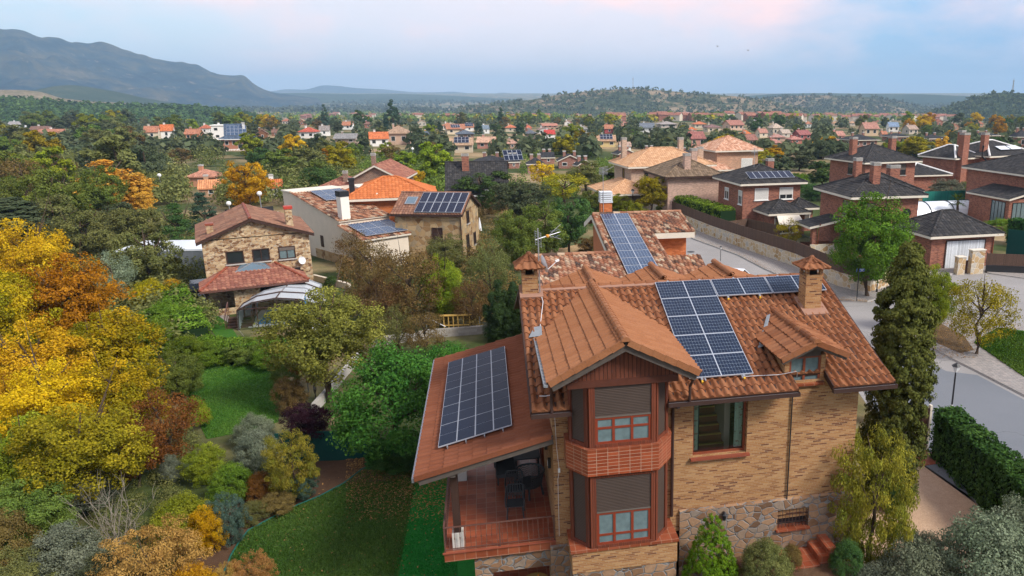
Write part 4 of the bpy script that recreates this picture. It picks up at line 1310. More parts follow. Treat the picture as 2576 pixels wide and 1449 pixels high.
  q.build('chimney_cap', ['tile_main', 'mortar'], co)
 chimney(7.47, 8.03, 3.82, 4.38, 3.3, 4.63, 4.83, 5.14, 0.17)
 chimney(-1.53, -1.03, 5.32, 5.86, 3.7, 4.72, 4.92, 5.34, 0.20)
 q = HM()
 mu, mv = -0.98, 5.30
 q.tube([V3(mu, mv, 4.15), V3(mu, mv, 6.22)], 0.021, 8)
 q.tube([V3(mu, mv, 4.9), V3(mu - 0.1, mv + 0.05, 4.9)], 0.02, 6)
 ao = q.build('antenna', 'steel', R)
 q = HM()
 bx = V3(0.92, 0.30, 0.20)
 bx = unit(bx)
 o = V3(mu, mv, 5.88)
 q.tube([o - bx * 0.1, o + bx * 0.75], 0.012, 6)
 sx = unit(np.cross(bx, HZ))
 for k in range(9):
  c = o + bx * (0.10 + k * 0.075)
  for dz in ((0.10, -0.10) if k > 4 else (0,)):
   q.tube([c - sx * 0.11 + HZ * dz, c + sx * 0.11 + HZ * dz], 0.006, 4)
 for k in (-3, -2, -1, 1, 2, 3):
  q.tube([o + HZ * 0.07 * k - sx * 0.26, o + HZ * 0.07 * k + sx * 0.26], 0.006, 4)
 for k in (-1, 1):
  q.tube([o + sx * 0.24 * k - HZ * 0.24, o + sx * 0.24 * k + HZ * 0.24], 0.008, 4)
 for dz in (0.10, -0.10, 0.0):
  q.tube([o + bx * 0.36 , o + bx * 0.80 + HZ * dz * 2.4], 0.008, 4)
 q.build('aerial_array', 'steel', ao)
 q = HM()
 q.lathe(o + bx * 0.33 + V3(0, 0, -0.05), [(0.0, 0), (0.05, 0.01), (0.06, 0.05), (0.05, 0.09), (0.0, 0.10)], 10)
 q.build('aerial_dipole', 'plastic_orange', ao)
 q = HM()
 dn = unit(V3(1.0, 0.25, 0.25))
 c = V3(mu + 0.16, mv + 0.02, 5.06)
 s1_ = unit(np.cross(HZ, dn)); t1_ = np.cross(dn, s1_)
 rr = []
 for rr_, dp in ((0.0, -0.06), (0.12, -0.045), (0.22, -0.01), (0.27, 0.02)):
  rr.append([c + dn * dp + rr_ * (math.cos(2 * math.pi * k / 16) * s1_ + 1.1 * math.sin(2 * math.pi * k / 16) * t1_) for k in range(16)])
 for i in range(3):
  for k in range(16):
   q.face([rr[i][k], rr[i][(k + 1) % 16], rr[i + 1][(k + 1) % 16], rr[i + 1][k]], 0, None, True)
 q.tube([c + dn * -0.02 - t1_ * 0.25, c + dn * 0.42 - t1_ * 0.06], 0.012, 5)
 q.obox(c + dn * 0.45 - t1_ * 0.04, dn * 0.06, s1_ * 0.03, t1_ * 0.03)
 q.build('satellite_dish', 'plastic_white', ao)
 q = HM()
 cab = [(-0.95, 5.30), (-0.92, 4.9), (-1.02, 4.3), (-1.12, 3.7), (-1.10, 3.0), (-1.02, 2.2), (-0.96, 1.7), (-0.98, 1.2), (-1.08, 0.95), (-1.22, 0.93), (-1.38, 0.95)]
 q.tube([V3(x, y, rz(y) + 0.135) for x, y in cab], 0.010, 5, cap=False)
 q.build('cable', 'plastic_white', R)
 q = HM()
 q.lathe(V3(3.95, 0.93, -2.02), [(0.0, 0.0), (0.05, 0.01), (0.075, 0.16), (0.09, 0.18), (0.03, 0.27), (0.0, 0.28)], 8)
 q.bar(V3(3.95, 0.98, -1.80), V3(3.95, 1.02, -1.80), 0.05, 0.05)
 q.build('wall_lamp', 'metal_black', R)
 for y in (2.1, 3.3):
  q = HM()
  q.box(-1.14, -1.052, y - 0.05, y + 0.05, -0.35, -0.05, 0)
  q.box(-1.15, -1.141, y - 0.035, y + 0.035, -0.28, -0.12, 1)
  q.build('wall_lamp', ['metal_black', 'lamp_glass'], R)
 q = HM()
 q.box(-0.93, -0.87, 1.05, 1.098, 0.02, 0.14)
 q.tube([V3(-0.98, 1.07, 1.9), V3(-0.95, 1.085, 0.8), V3(-0.90, 1.08, 0.14)], 0.006, 4)
 q.tube([V3(-0.90, 1.08, 0.02), V3(-0.94, 1.085, -0.2), V3(-0.95, 1.085, -2.0)], 0.006, 4)
 q.build('junction_box', 'plastic_white', R)
 q = HM()
 q.box(-1.12, -1.052, 5.2, 6.5, -2.148, 0.1, 0)
 q.box(-1.14, -1.121, 5.3, 5.85, -2.05, 0.0, 1)
 q.build('shutter_door', ['wood_red', 'frame_wood'], R)
 return R
near_house = build_near_house()
#  the land and what lies flat on it
def px0(pts, z=0.0):
 return [tuple(at_z(x, y, z)[:2]) for x, y in pts]
def sheet(name, poly, z, m, kind='structure', uvs=1.0):
 mb = MB()
 mb.face([V3(x, y, z) for x, y in ccw(poly)], 0)
 o = mb.build(name, m)
 o['kind'] = kind
 return o
def drape(name, px_poly, m, off=0.06, step=None, kind='structure'):
 """a patch that follows the land; outline in picture points traced onto the land"""
 P = np.array([ground(x, y)[:2] for x, y in px_poly])
 c = P.mean(0)
 n = len(P)
 mb = MB()
 K = 8
 for i in range(n):
  a, b = P[i], P[(i + 1) % n]
  for k in range(K):
   f0, f1 = k / K, (k + 1) / K
   q = [c + (a - c) * f0, c + (b - c) * f0, c + (b - c) * f1, c + (a - c) * f1]
   q = [V3(x, y, float(zt(x, y)) + off) for x, y in q]
   mb.face(q if k else q[1:], 0)
 o = mb.build(name, m)
 o['kind'] = kind
 return o
def build_land():
 rr = np.concatenate([[0.0], np.geomspace(4, 11000, 150)])
 na = 360
 th = np.linspace(0, 2 * np.pi, na, endpoint=False)
 V = [V3(0, 0, 0)]
 X = rr[1:, None] * np.sin(th)[None, :]
 Y = rr[1:, None] * np.cos(th)[None, :]
 Z = zt(X, Y)
 V = np.concatenate([np.zeros((1, 3)), np.stack([X, Y, Z], -1).reshape(-1, 3)])
 idx = lambda i, j: 1 + i * na + (j % na)
 F = []
 for j in range(na):
  F.append((0, idx(0, j), idx(0, j + 1)))
 I, J = np.meshgrid(np.arange(len(rr) - 2), np.arange(na), indexing='ij')
 q = np.stack([idx(I, J), idx(I + 1, J), idx(I + 1, J + 1), idx(I, J + 1)], -1).reshape(-1, 4)
 me = bpy.data.meshes.new('ground')
 me.from_pydata(V.tolist(), [], [(a, c, b) for a, b, c in F] + [tuple(r[::-1]) for r in q.tolist()])
 me.polygons.foreach_set('use_smooth', [True] * len(me.polygons))
 me.materials.append(MATS['land'])
 me.update()
 if me.polygons[200].normal.z < 0:
  me.flip_normals()
 o = bpy.data.objects.new('ground', me)
 COL.objects.link(o)
 o['kind'] = 'structure'
build_land()
# ---- street, pavements, the island with the two trees
road = px0([(1500, 500), (1660, 512), (1744, 590), (1857, 630), (1922, 668), (2072, 728), (2110, 752), (2190, 755), (2330, 700), (2450, 672), (2560, 640), (2900, 640), (2900, 1500), (2500, 1300), (2250, 1120), (2100, 900), (1740, 720), (1600, 620)])
sheet('road', road, 0.012, 'road_pale')
sheet('asphalt_road', px0([(2270, 890), (2330, 908), (2380, 934), (2458, 944), (2576, 1006), (2900, 1182), (3100, 1500), (2560, 1330), (2250, 1120), (2160, 960)]), 0.017, 'asphalt')
def slab(name, poly, z, mtop, mside):
 mb = MB()
 mb.prism(ccw(poly), 0.0, z, 1, 0)
 o = mb.build(name, [mtop, mside])
 o['kind'] = 'structure'
 return o
walk = px0([(1640, 548), (1700, 570), (1744, 603), (1857, 644), (1922, 678), (2050, 735), (2110, 757), (2182, 761), (2250, 742), (2330, 706), (2400, 690), (2400, 672), (2300, 690), (2185, 722), (2072, 702), (2000, 670), (1891, 632), (1785, 594), (1700, 560)])
slab('pavement', walk, 0.13, 'pavers', 'concrete')
island = px0([(2300, 852), (2396, 906), (2458, 937), (2576, 998), (2900, 1165), (2900, 930), (2700, 850), (2576, 820), (2500, 806), (2420, 790), (2340, 792), (2300, 812)])
slab('pavement', island, 0.12, 'pavers', 'concrete')
sheet('grass_verge', px0([(2450, 862), (2576, 948), (2700, 1010), (2895, 1110), (2895, 940), (2700, 858), (2576, 832), (2510, 824)], 0.12), 0.13, 'lawn_far')
sheet('leaf_litter', px0([(2308, 826), (2345, 858), (2415, 888), (2450, 880), (2425, 845), (2370, 815), (2320, 806)], 0.12), 0.128, 'leaf_litter')
slab('pavement', px0([(2440, 668), (2490, 690), (2576, 702), (2900, 740), (2900, 690), (2576, 660), (2470, 640)]), 0.11, 'pavers', 'concrete')
# ---- the garden round the near house
lawn_edge = [(581, 1399), (600, 1367), (625, 1335), (693, 1299), (750, 1271), (805, 1249), (865, 1217), (913, 1180), (960, 1163)]
low = [(540, 1500), (581, 1399)]
sheet('garden_soil', px0([(500, 1560), (470, 1400), (560, 1250), (700, 1200), (820, 1150), (1080, 1130), (1300, 1120), (1300, 1560)]), 0.006, 'soil')
sheet('lawn', px0([(560, 1560)] + lawn_edge + [(1075, 1160), (1200, 1160), (1230, 1560)]), 0.012, 'lawn_dark')
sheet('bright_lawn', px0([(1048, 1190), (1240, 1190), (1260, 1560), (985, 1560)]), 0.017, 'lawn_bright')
sheet('leaf_litter', px0([(862, 1218), (905, 1176), (960, 1158), (1070, 1152), (1190, 1156), (1190, 1196), (1046, 1206), (1010, 1200), (960, 1212)]), 0.021, 'leaf_litter')
mb = MB()
mb.tube([V3(x, y, 0.03) for x, y in px0([(560, 1450)] + lawn_edge)], 0.03, 6)
tag(mb.build('lawn_edging', 'tarp_green'), 'teal plastic edging curving round the dark lawn', 'edging')
sheet('gravel_path', px0([(2262, 1145), (2335, 1150), (2440, 1250), (2560, 1380), (2600, 1560), (2120, 1560), (2170, 1330)]), 0.012, 'gravel')
sheet('garden_soil', px0([(1690, 1500), (1700, 1390), (2050, 1300), (2180, 1250), (2230, 1290), (2170, 1560), (1690, 1560)]), 0.008, 'soil')
def build_bed():
 """the planted bank before the right half of the facade"""
 nu, nv = 34, 28
 mb = MB()
 U = np.linspace(2.45, 9.6, nu)
 Vv = np.linspace(-5.5, 1.01, nv)
 g = lambda u, v: HW(u, v, -4.80 + 1.42 * smooth((u - 2.2) / 2.0) * smooth((9.4 - u) / 2.2) * smooth((v + 4.6) / 3.6))
 for i in range(nu - 1):
  for j in range(nv - 1):
   mb.face([g(U[i], Vv[j]), g(U[i + 1], Vv[j]), g(U[i + 1], Vv[j + 1]), g(U[i], Vv[j + 1])], 0, None, True)
 o = mb.build('garden_bank', 'soil', weld=True)
 o['kind'] = 'structure'
build_bed()
sheet('lawn', px0([(495, 905), (560, 898), (700, 912), (705, 985), (700, 1062), (640, 1082), (520, 1105), (470, 1000)]), 0.010, 'lawn_far')
sheet('lawn', px0([(490, 775), (520, 768), (560, 790), (600, 850), (760, 845), (860, 850), (850, 885), (700, 886), (560, 870)]), 0.010, 'lawn_far')
sheet('dry_grass', px0([(1320, 640), (1480, 610), (1500, 660), (1420, 690), (1330, 700)]), 0.010, 'dry_grass')
sheet('dry_grass', px0([(2280, 700), (2360, 690), (2420, 650), (2300, 640), (2180, 660), (2050, 640), (1960, 600), (1900, 600), (2000, 655), (2072, 690), (2180, 712)]), 0.009, 'land')
sheet('terrace_paving', px0([(470, 735), (520, 730), (570, 790), (625, 860), (600, 830), (520, 775)]), 0.02, 'pavers')
drape('dry_field', [(1545, 343), (1600, 345), (1680, 350), (1675, 362), (1620, 368), (1570, 372), (1545, 365)], 'dry_grass')
drape('dry_field', [(1065, 370), (1120, 372), (1130, 395), (1090, 405), (1055, 392)], 'dry_grass')
drape('dry_field', [(1740, 452), (1800, 448), (1805, 480), (1760, 492), (1740, 480)], 'dry_grass')
# ---- hills: one ridge each, real distance, height and depth
def fbm(x, y, seed, octv=5):
 r = np.random.default_rng(seed)
 z = np.zeros_like(x)
 a, f = 1.0, 1.0
 for _ in range(octv):
  for __ in range(3):
   t = r.uniform(0, 6.28)
   z += a * np.sin((x * math.cos(t) + y * math.sin(t)) * f + r.uniform(0, 6.28)) / 3
  a *= 0.5
  f *= 2.07
 return z
def ridge(name, crest, dist, depth_front, depth_back, m, seed, rough, base_drop=10, wl=120.0, nr=46):
 """crest: skyline as picture points; the slope comes down towards the viewer over depth_front metres"""
 X = np.array([c[0] for c in crest], float)
 Yp = np.array([c[1] for c in crest], float)
 n = int(max(60, (X[-1] - X[0]) / 5))
 xs = np.linspace(X[0], X[-1], n)
 ys = np.interp(xs, X, Yp)
 ys = np.convolve(np.pad(ys, 2, mode='edge'), np.ones(5) / 5, 'valid')
 rows = []
 D = np.array([ray(x, y) for x, y in zip(xs, ys)])
 hz = np.hypot(D[:, 0], D[:, 1])
 dirx, diry = D[:, 0] / hz, D[:, 1] / hz
 top = CAMH + D[:, 2] / hz * dist
 ts = np.concatenate([np.linspace(-1, 0, nr), np.linspace(0, 1, 10)[1:]])
 V = []
 for t in ts:
  r = dist + (t * depth_front if t < 0 else t * depth_back)
  x, y = dirx * r, diry * r
  gz = zt(x, y) - base_drop
  h = np.maximum(top - zt(dirx * dist, diry * dist), 0.0) + base_drop
  prof = (1 + t) ** 1.25 if t < 0 else (1 - t) ** 1.4
  nz = fbm(x / wl, y / wl, seed, 6) * rough * h * (0.25 + 1.0 * prof * (1 - prof) * 2)
  edge = np.minimum(1, np.minimum(np.arange(n), np.arange(n)[::-1]) / 4.0)
  z = gz + (h * prof + nz * (abs(t) > 1e-6) + (nz * 0.12 if abs(t) < 1e-6 else 0)) * edge
  V.append(np.stack([x, y, z], 1))
 V = np.concatenate(V)
 k = len(ts)
 F = [(i * n + j, i * n + j + 1, (i + 1) * n + j + 1, (i + 1) * n + j) for i in range(k - 1) for j in range(n - 1)]
 me = bpy.data.meshes.new(name)
 me.from_pydata(V.tolist(), [], F)
 me.polygons.foreach_set('use_smooth', [True] * len(me.polygons))
 me.materials.append(MATS[m])
 me.update()
 if me.polygons[len(F) // 2].normal.z < 0:
  me.flip_normals()
 o = bpy.data.objects.new(name, me)
 COL.objects.link(o)
 o['kind'] = 'structure'
 return V.reshape(k, n, 3)
MTN = [(-900, 150), (-500, 95), (-200, 70), (-60, 74), (0, 76), (31, 80), (62, 86), (78, 94), (109, 107), (125, 107), (150, 113), (187, 126), (212, 131), (228, 140), (250, 141), (281, 149), (312, 155), (344, 163), (375, 169), (406, 177), (422, 176), (469, 176), (506, 181), (531, 187), (544, 191), (587, 193), (606, 188), (616, 191), (628, 204), (641, 215), (662, 225), (690, 233), (760, 242), (820, 250)]
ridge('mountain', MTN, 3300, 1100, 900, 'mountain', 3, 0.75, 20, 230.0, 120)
ridge('foothill', [(-600, 230), (-100, 240), (30, 244), (90, 226), (140, 216), (185, 214), (230, 220), (300, 232), (360, 246), (430, 258), (520, 268), (640, 276)], 2100, 500, 500, 'hill_dark', 5, 0.2, 12, 130.0)
ridge('rocky_hill', [(-500, 215), (-60, 224), (0, 226), (60, 226), (110, 232), (150, 246), (220, 255), (290, 258), (360, 264), (450, 270), (520, 280)], 1550, 320, 300, 'rocky', 8, 0.22, 10, 60.0)
hill_green = ridge('wooded_hill', [(-500, 246), (-100, 250), (0, 251), (70, 254), (120, 256), (200, 266), (300, 268), (400, 270), (470, 272), (540, 276), (600, 284), (650, 296), (720, 310)], 1020, 330, 260, 'hill_dark', 12, 0.07, 8, 60.0)
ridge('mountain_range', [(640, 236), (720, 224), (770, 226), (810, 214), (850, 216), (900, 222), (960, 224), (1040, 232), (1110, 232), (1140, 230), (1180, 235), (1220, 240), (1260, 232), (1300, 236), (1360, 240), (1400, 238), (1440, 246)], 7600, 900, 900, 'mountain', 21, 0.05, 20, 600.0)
ridge('hill', [(560, 246), (640, 236), (760, 234), (900, 237), (1000, 236), (1100, 239), (1250, 247), (1400, 250), (1550, 256)], 4300, 1400, 500, 'hill_dark', 23, 0.05, 10, 220.0)
hill_mast = ridge('scrub_hill', [(1130, 276), (1180, 266), (1260, 259), (1330, 252), (1400, 239), (1450, 232), (1500, 227), (1560, 224), (1600, 224), (1660, 227), (1720, 232), (1800, 238), (1870, 244), (1940, 253), (1990, 264), (2030, 276), (2060, 286)], 1560, 330, 300, 'hill_scrub', 31, 0.2, 8, 80.0)
hill_mid = ridge('scrub_hill', [(1880, 262), (1930, 246), (2000, 241), (2080, 240), (2160, 242), (2230, 249), (2300, 264), (2360, 280)], 2100, 420, 400, 'hill_scrub', 33, 0.08, 8, 110.0)
ridge('ridge', [(1780, 252), (1860, 243), (1950, 236), (2050, 234), (2200, 236), (2320, 237), (2440, 242), (2600, 244), (3000, 240)], 3300, 500, 500, 'hill_dark', 35, 0.05, 10, 200.0)
hill_right = ridge('scrub_hill', [(2290, 296), (2340, 284), (2400, 264), (2440, 248), (2480, 237), (2510, 233), (2576, 235), (2700, 231), (2900, 250), (3100, 280)], 1250, 260, 260, 'hill_dark', 37, 0.08, 8, 60.0)
#  house builder
class House:
 def __init__(s, name, label, cat, loc, rot, wall, roof, trim='trim_cream', wallcol=None, roofcol=None, trimcol=None, group=None, tile=None):
  s.R = thing(name, label, cat, loc, rot, group)
  s.wall, s.roof, s.trim = wall, roof, trim
  s.wc, s.rc, s.tc = wallcol, roofcol, trimcol
  s.w, s.r, s.t = MB(), MB(), tile
  s.nwin = 0
 def body(s, x0, x1, y0, y1, z0, z1, skip='-z+z'):
  s.w.box(x0, x1, y0, y1, z0, z1, 0, skip)
  return s
 def _plane(s, A, a, sd, wd, L, lo, hi, u0=0):
  """one slope: A eave corner, a along, sd up; tiles if the house has them"""
  if s.t:
   p, c, am = s.t
   n = np.cross(a, sd)
   tile_roof(s.r, A + n * 0.02, a, sd, wd, L, p, c, am, lo, hi, res=s.t_res if hasattr(s, 't_res') else 4, step=0.02, u0=u0)
   l0, h0, l1, h1 = (lo(0) if lo else 0), (hi(0) if hi else wd), (lo(L) if lo else 0), (hi(L) if hi else wd)
   s.r.face([A + a * l0, A + a * h0, A + sd * L + a * h1, A + sd * L + a * l1] if h1 - l1 > 1e-3 else [A + a * l0, A + a * h0, A + sd * L + a * l1], 1)
  else:
   l0, h0, l1, h1 = (lo(0) if lo else 0), (hi(0) if hi else wd), (lo(L) if lo else 0), (hi(L) if hi else wd)
   pts = [A + a * l0, A + a * h0, A + sd * L + a * h1, A + sd * L + a * l1]
   uv = [(l0, 0), (h0, 0), (h1, L), (l1, L)]
   if h1 - l1 < 1e-3:
    pts, uv = pts[:3], uv[:3]
   s.r.face(pts, 0, uv)
 def _rim(s, cs, thick):
  edge_band(s.r, cs, thick, 1)
  s.r.face([c - V3(0, 0, thick) for c in reversed(cs)], 1)
 def hip(s, x0, x1, y0, y1, ze, rise, ov=0.6, caps=True, thick=0.22, capr=0.11):
  x0, x1, y0, y1 = x0 - ov, x1 + ov, y0 - ov, y1 + ov
  W_, D_ = x1 - x0, y1 - y0
  half = min(W_, D_) / 2
  c = [V3(x0, y0, ze), V3(x1, y0, ze), V3(x1, y1, ze), V3(x0, y1, ze)]
  if W_ >= D_:
   r0, r1 = V3(x0 + half, (y0 + y1) / 2, ze + rise), V3(x1 - half, (y0 + y1) / 2, ze + rise)
  else:
   r0, r1 = V3((x0 + x1) / 2, y0 + half, ze + rise), V3((x0 + x1) / 2, y1 - half, ze + rise)
  L = math.hypot(half, rise)
  u = 0
  for k in range(4):
   A, B = c[k], c[(k + 1) % 4]
   a = unit(B - A)
   wd = np.linalg.norm(B - A)
   inn = V3(-a[1], a[0], 0)
   sd_ = unit(inn * half + V3(0, 0, rise))
   s._plane(A, a, sd_, wd, L, lambda q, L=L, h=half: q * h / L, lambda q, L=L, h=half, wd=wd: wd - q * h / L, u)
   u += 60
  if caps:
   near = [(c[0], r0), (c[3], r0 if W_ >= D_ else r1), (c[1], r1 if W_ >= D_ else r0), (c[2], r1)]
   for p, q in near:
    ridge_caps(s.r, p + V3(0, 0, .03), q + V3(0, 0, .03), capr, 0.45, 2, 5)
   if np.linalg.norm(r1 - r0) > 0.1:
    ridge_caps(s.r, r0 + V3(0, 0, .03), r1 + V3(0, 0, .03), capr, 0.45, 2, 5)
  s._rim(c, thick)
  return s
 def gable(s, x0, x1, y0, y1, ze, rise, axis='x', ov=0.5, ovg=0.4, caps=True, thick=0.2, wallz=None, off=0.5):
  """ridge along axis; end walls closed up to the slope; off = ridge place across (0..1)"""
  if axis == 'x':
   a, b, wa, wb = V3(1, 0, 0), V3(0, 1, 0), (x0, x1), (y0, y1)
   O = lambda p, q, z: V3(p, q, z)
  else:
   a, b, wa, wb = V3(0, 1, 0), V3(-1, 0, 0), (y0, y1), (-x1, -x0)
   O = lambda p, q, z: V3(-q, p, z)
  span = wb[1] - wb[0]
  mid = wb[0] + span * off
  for (e, sgn) in ((wb[0], 1), (wb[1], -1)):
   run = abs(mid - e)
   dz = rise / run * ov
   eave = e - sgn * ov
   L = math.hypot(run + ov, rise + dz)
   bd = unit(b * sgn * (run + ov) + V3(0, 0, rise + dz))
   if sgn > 0:
    A, aa = O(wa[0] - ovg, eave, ze - dz), a
   else:
    A, aa = O(wa[1] + ovg, eave, ze - dz), -a
   s._plane(A, aa, bd, wa[1] - wa[0] + 2 * ovg, L, None, None, 0 if sgn > 0 else 70)
   wd = wa[1] - wa[0] + 2 * ovg
   P = [A, A + aa * wd, A + aa * wd + bd * L, A + bd * L]
   dn = V3(0, 0, -thick)
   s.r.face([P[0] + dn, P[1] + dn, P[1], P[0]], 1)
   s.r.face([P[1] + dn, P[2] + dn, P[2], P[1]], 1)
   s.r.face([P[3] + dn, P[0] + dn, P[0], P[3]], 1)
   s.r.face([p + dn for p in reversed(P)], 1)
  for p, flip in ((wa[0], False), (wa[1], True)):
   t = [O(p, wb[0], ze - 0.02), O(p, wb[1], ze - 0.02), O(p, mid, ze + rise - 0.02)]
   s.w.face(t if flip else t[::-1], 0)
  if caps:
   ridge_caps(s.r, O(wa[0] - ovg, mid, ze + rise + .02), O(wa[1] + ovg, mid, ze + rise + .02), 0.11, 0.42, 2, 5)
  return s
 def shed(s, x0, x1, y0, y1, za, zb, low='-y', ov=0.4, thick=0.2):
  """mono-pitch; za at the low edge, zb at the high edge"""
  x0, x1, y0, y1 = x0 - ov, x1 + ov, y0 - ov, y1 + ov
  c = {'-y': [V3(x0, y0, za), V3(x1, y0, za), V3(x1, y1, zb), V3(x0, y1, zb)],
   '+y': [V3(x1, y1, za), V3(x0, y1, za), V3(x0, y0, zb), V3(x1, y0, zb)],
   '-x': [V3(x0, y1, za), V3(x0, y0, za), V3(x1, y0, zb), V3(x1, y1, zb)],
   '+x': [V3(x1, y0, za), V3(x1, y1, za), V3(x0, y1, zb), V3(x0, y0, zb)]}[low]
  a = unit(c[1] - c[0])
  sd_ = c[3] - c[0]
  s._plane(c[0], a, unit(sd_), np.linalg.norm(c[1] - c[0]), np.linalg.norm(sd_), None, None, 33)
  edge_band(s.r, c, thick, 1)
  s.r.face([p - V3(0, 0, thick) for p in reversed(c)], 1)
  return s
 def flat(s, x0, x1, y0, y1, z, ov=0.3, thick=0.3):
  s.r.box(x0 - ov, x1 + ov, y0 - ov, y1 + ov, z - 0.02, z + thick, 1)
  return s
 _FACE = {'-y': (V3(1, 0, 0), V3(0, -1, 0)), '+y': (V3(-1, 0, 0), V3(0, 1, 0)), '-x': (V3(0, -1, 0), V3(-1, 0, 0)), '+x': (V3(0, 1, 0), V3(1, 0, 0))}
 def win(s, face, at, pos, z, w, h, frame='white_paint', glass='glass_dark', blind=0.0, blindm='blind_pale', sill=True, mull=1, name='window', far=False):
  """pos: centre along the wall (x or y); at: the wall plane's coordinate"""
  a, n = s._FACE[face]
  c = V3(pos, at, z + h / 2) if face[1] == 'y' else V3(at, pos, z + h / 2)
  f = MB()
  t = 0.07
  if far:
   f.obox(c + n * 0.02, a * w / 2, n * 0.035, HZ * h / 2, 0)
   g = c + n * 0.058
   f.face([g - a * (w / 2 - t) - HZ * (h / 2 - t), g + a * (w / 2 - t) - HZ * (h / 2 - t), g + a * (w / 2 - t) + HZ * (h / 2 - t), g - a * (w / 2 - t) + HZ * (h / 2 - t)], 1)
   return f.build(name, [frame, glass], s.R)
  for (q, ex, ez) in ((c - HZ * (h / 2 - t / 2), w / 2, t / 2), (c + HZ * (h / 2 - t / 2), w / 2, t / 2)):
   f.obox(q + n * 0.02, a * ex, n * 0.04, HZ * ez)
  for q in (-1, 1):
   f.obox(c + a * q * (w / 2 - t / 2) + n * 0.02, a * t / 2, n * 0.038, HZ * (h / 2 - t))
  for k in range(mull):
   x = -w / 2 + w * (k + 1) / (mull + 1)
   f.obox(c + a * x + n * 0.015, a * t * 0.4, n * 0.03, HZ * (h / 2 - t))
  wo = f.build(name, frame, s.R)
  g = MB()
  p = c + n * 0.008
  g.face([p - a * (w / 2 - .02) - HZ * (h / 2 - .02), p + a * (w / 2 - .02) - HZ * (h / 2 - .02), p + a * (w / 2 - .02) + HZ * (h / 2 - .02), p - a * (w / 2 - .02) + HZ * (h / 2 - .02)])
  g.build('pane', glass, wo)
  if blind > 0:
   g = MB()
   bh = (h - 2 * t) * blind
   g.obox(c + HZ * (h / 2 - t - bh / 2) + n * 0.052, a * (w / 2 - t), n * 0.006, HZ * bh / 2)
   g.build('blind', blindm, wo)
  if sill:
   g = MB()
   g.obox(c - HZ * (h / 2 + 0.045) + n * 0.04, a * (w / 2 + 0.08), n * 0.09, HZ * 0.04)
   g.build('sill', 'white_paint' if frame != 'wood_dark' else 'concrete', wo)
  return wo
 def chim(s, x, y, z0, z1, w=0.6, d=0.6, m=None, cap='concrete', louvre=True, top=0.35):
  q = MB()
  q.box(x - w / 2, x + w / 2, y - d / 2, y + d / 2, z0, z1 - top, 0)
  if louvre:
   k = 3
   for i in range(k):
    za = z1 - top + i * top / k
    q.box(x - w / 2 - .03, x + w / 2 + .03, y - d / 2 - .03, y + d / 2 + .03, za + 0.02, za + top / k - 0.02, 1)
   q.box(x - w / 2 + .08, x + w / 2 - .08, y - d / 2 + .08, y + d / 2 - .08, z1 - top, z1 - 0.02, 2)
  else:
   q.box(x - w / 2 - .05, x + w / 2 + .05, y - d / 2 - .05, y + d / 2 + .05, z1 - top, z1, 1)
  o = q.build('chimney', [m or s.wall, cap, 'inside_shade'], s.R)
  if s.wc and (m or s.wall) in ('plaster', 'brick_tinted'):
   o.color = (*s.wc, 1)
  return o
 def done(s):
  if s.w.V:
   o = s.w.build('wall', s.wall, s.R)
   if s.wc:
    o.color = (*s.wc, 1)
  if s.r.V:
   o = s.r.build('roof', [s.roof, s.trim, s.roof if not getattr(s, 'capm', None) else s.capm], s.R)
   if s.rc:
    o.color = (*s.rc, 1)
  return s.R
def pw(px, py, z=0.0):
 return at_z(px, py, z)
BLACK_T = (0.30, 0.38, 0.035)
SHORT = []            # (root, short description) of the houses, used when trees are described
def note(R, short):
 SHORT.append((R, short))
 return R
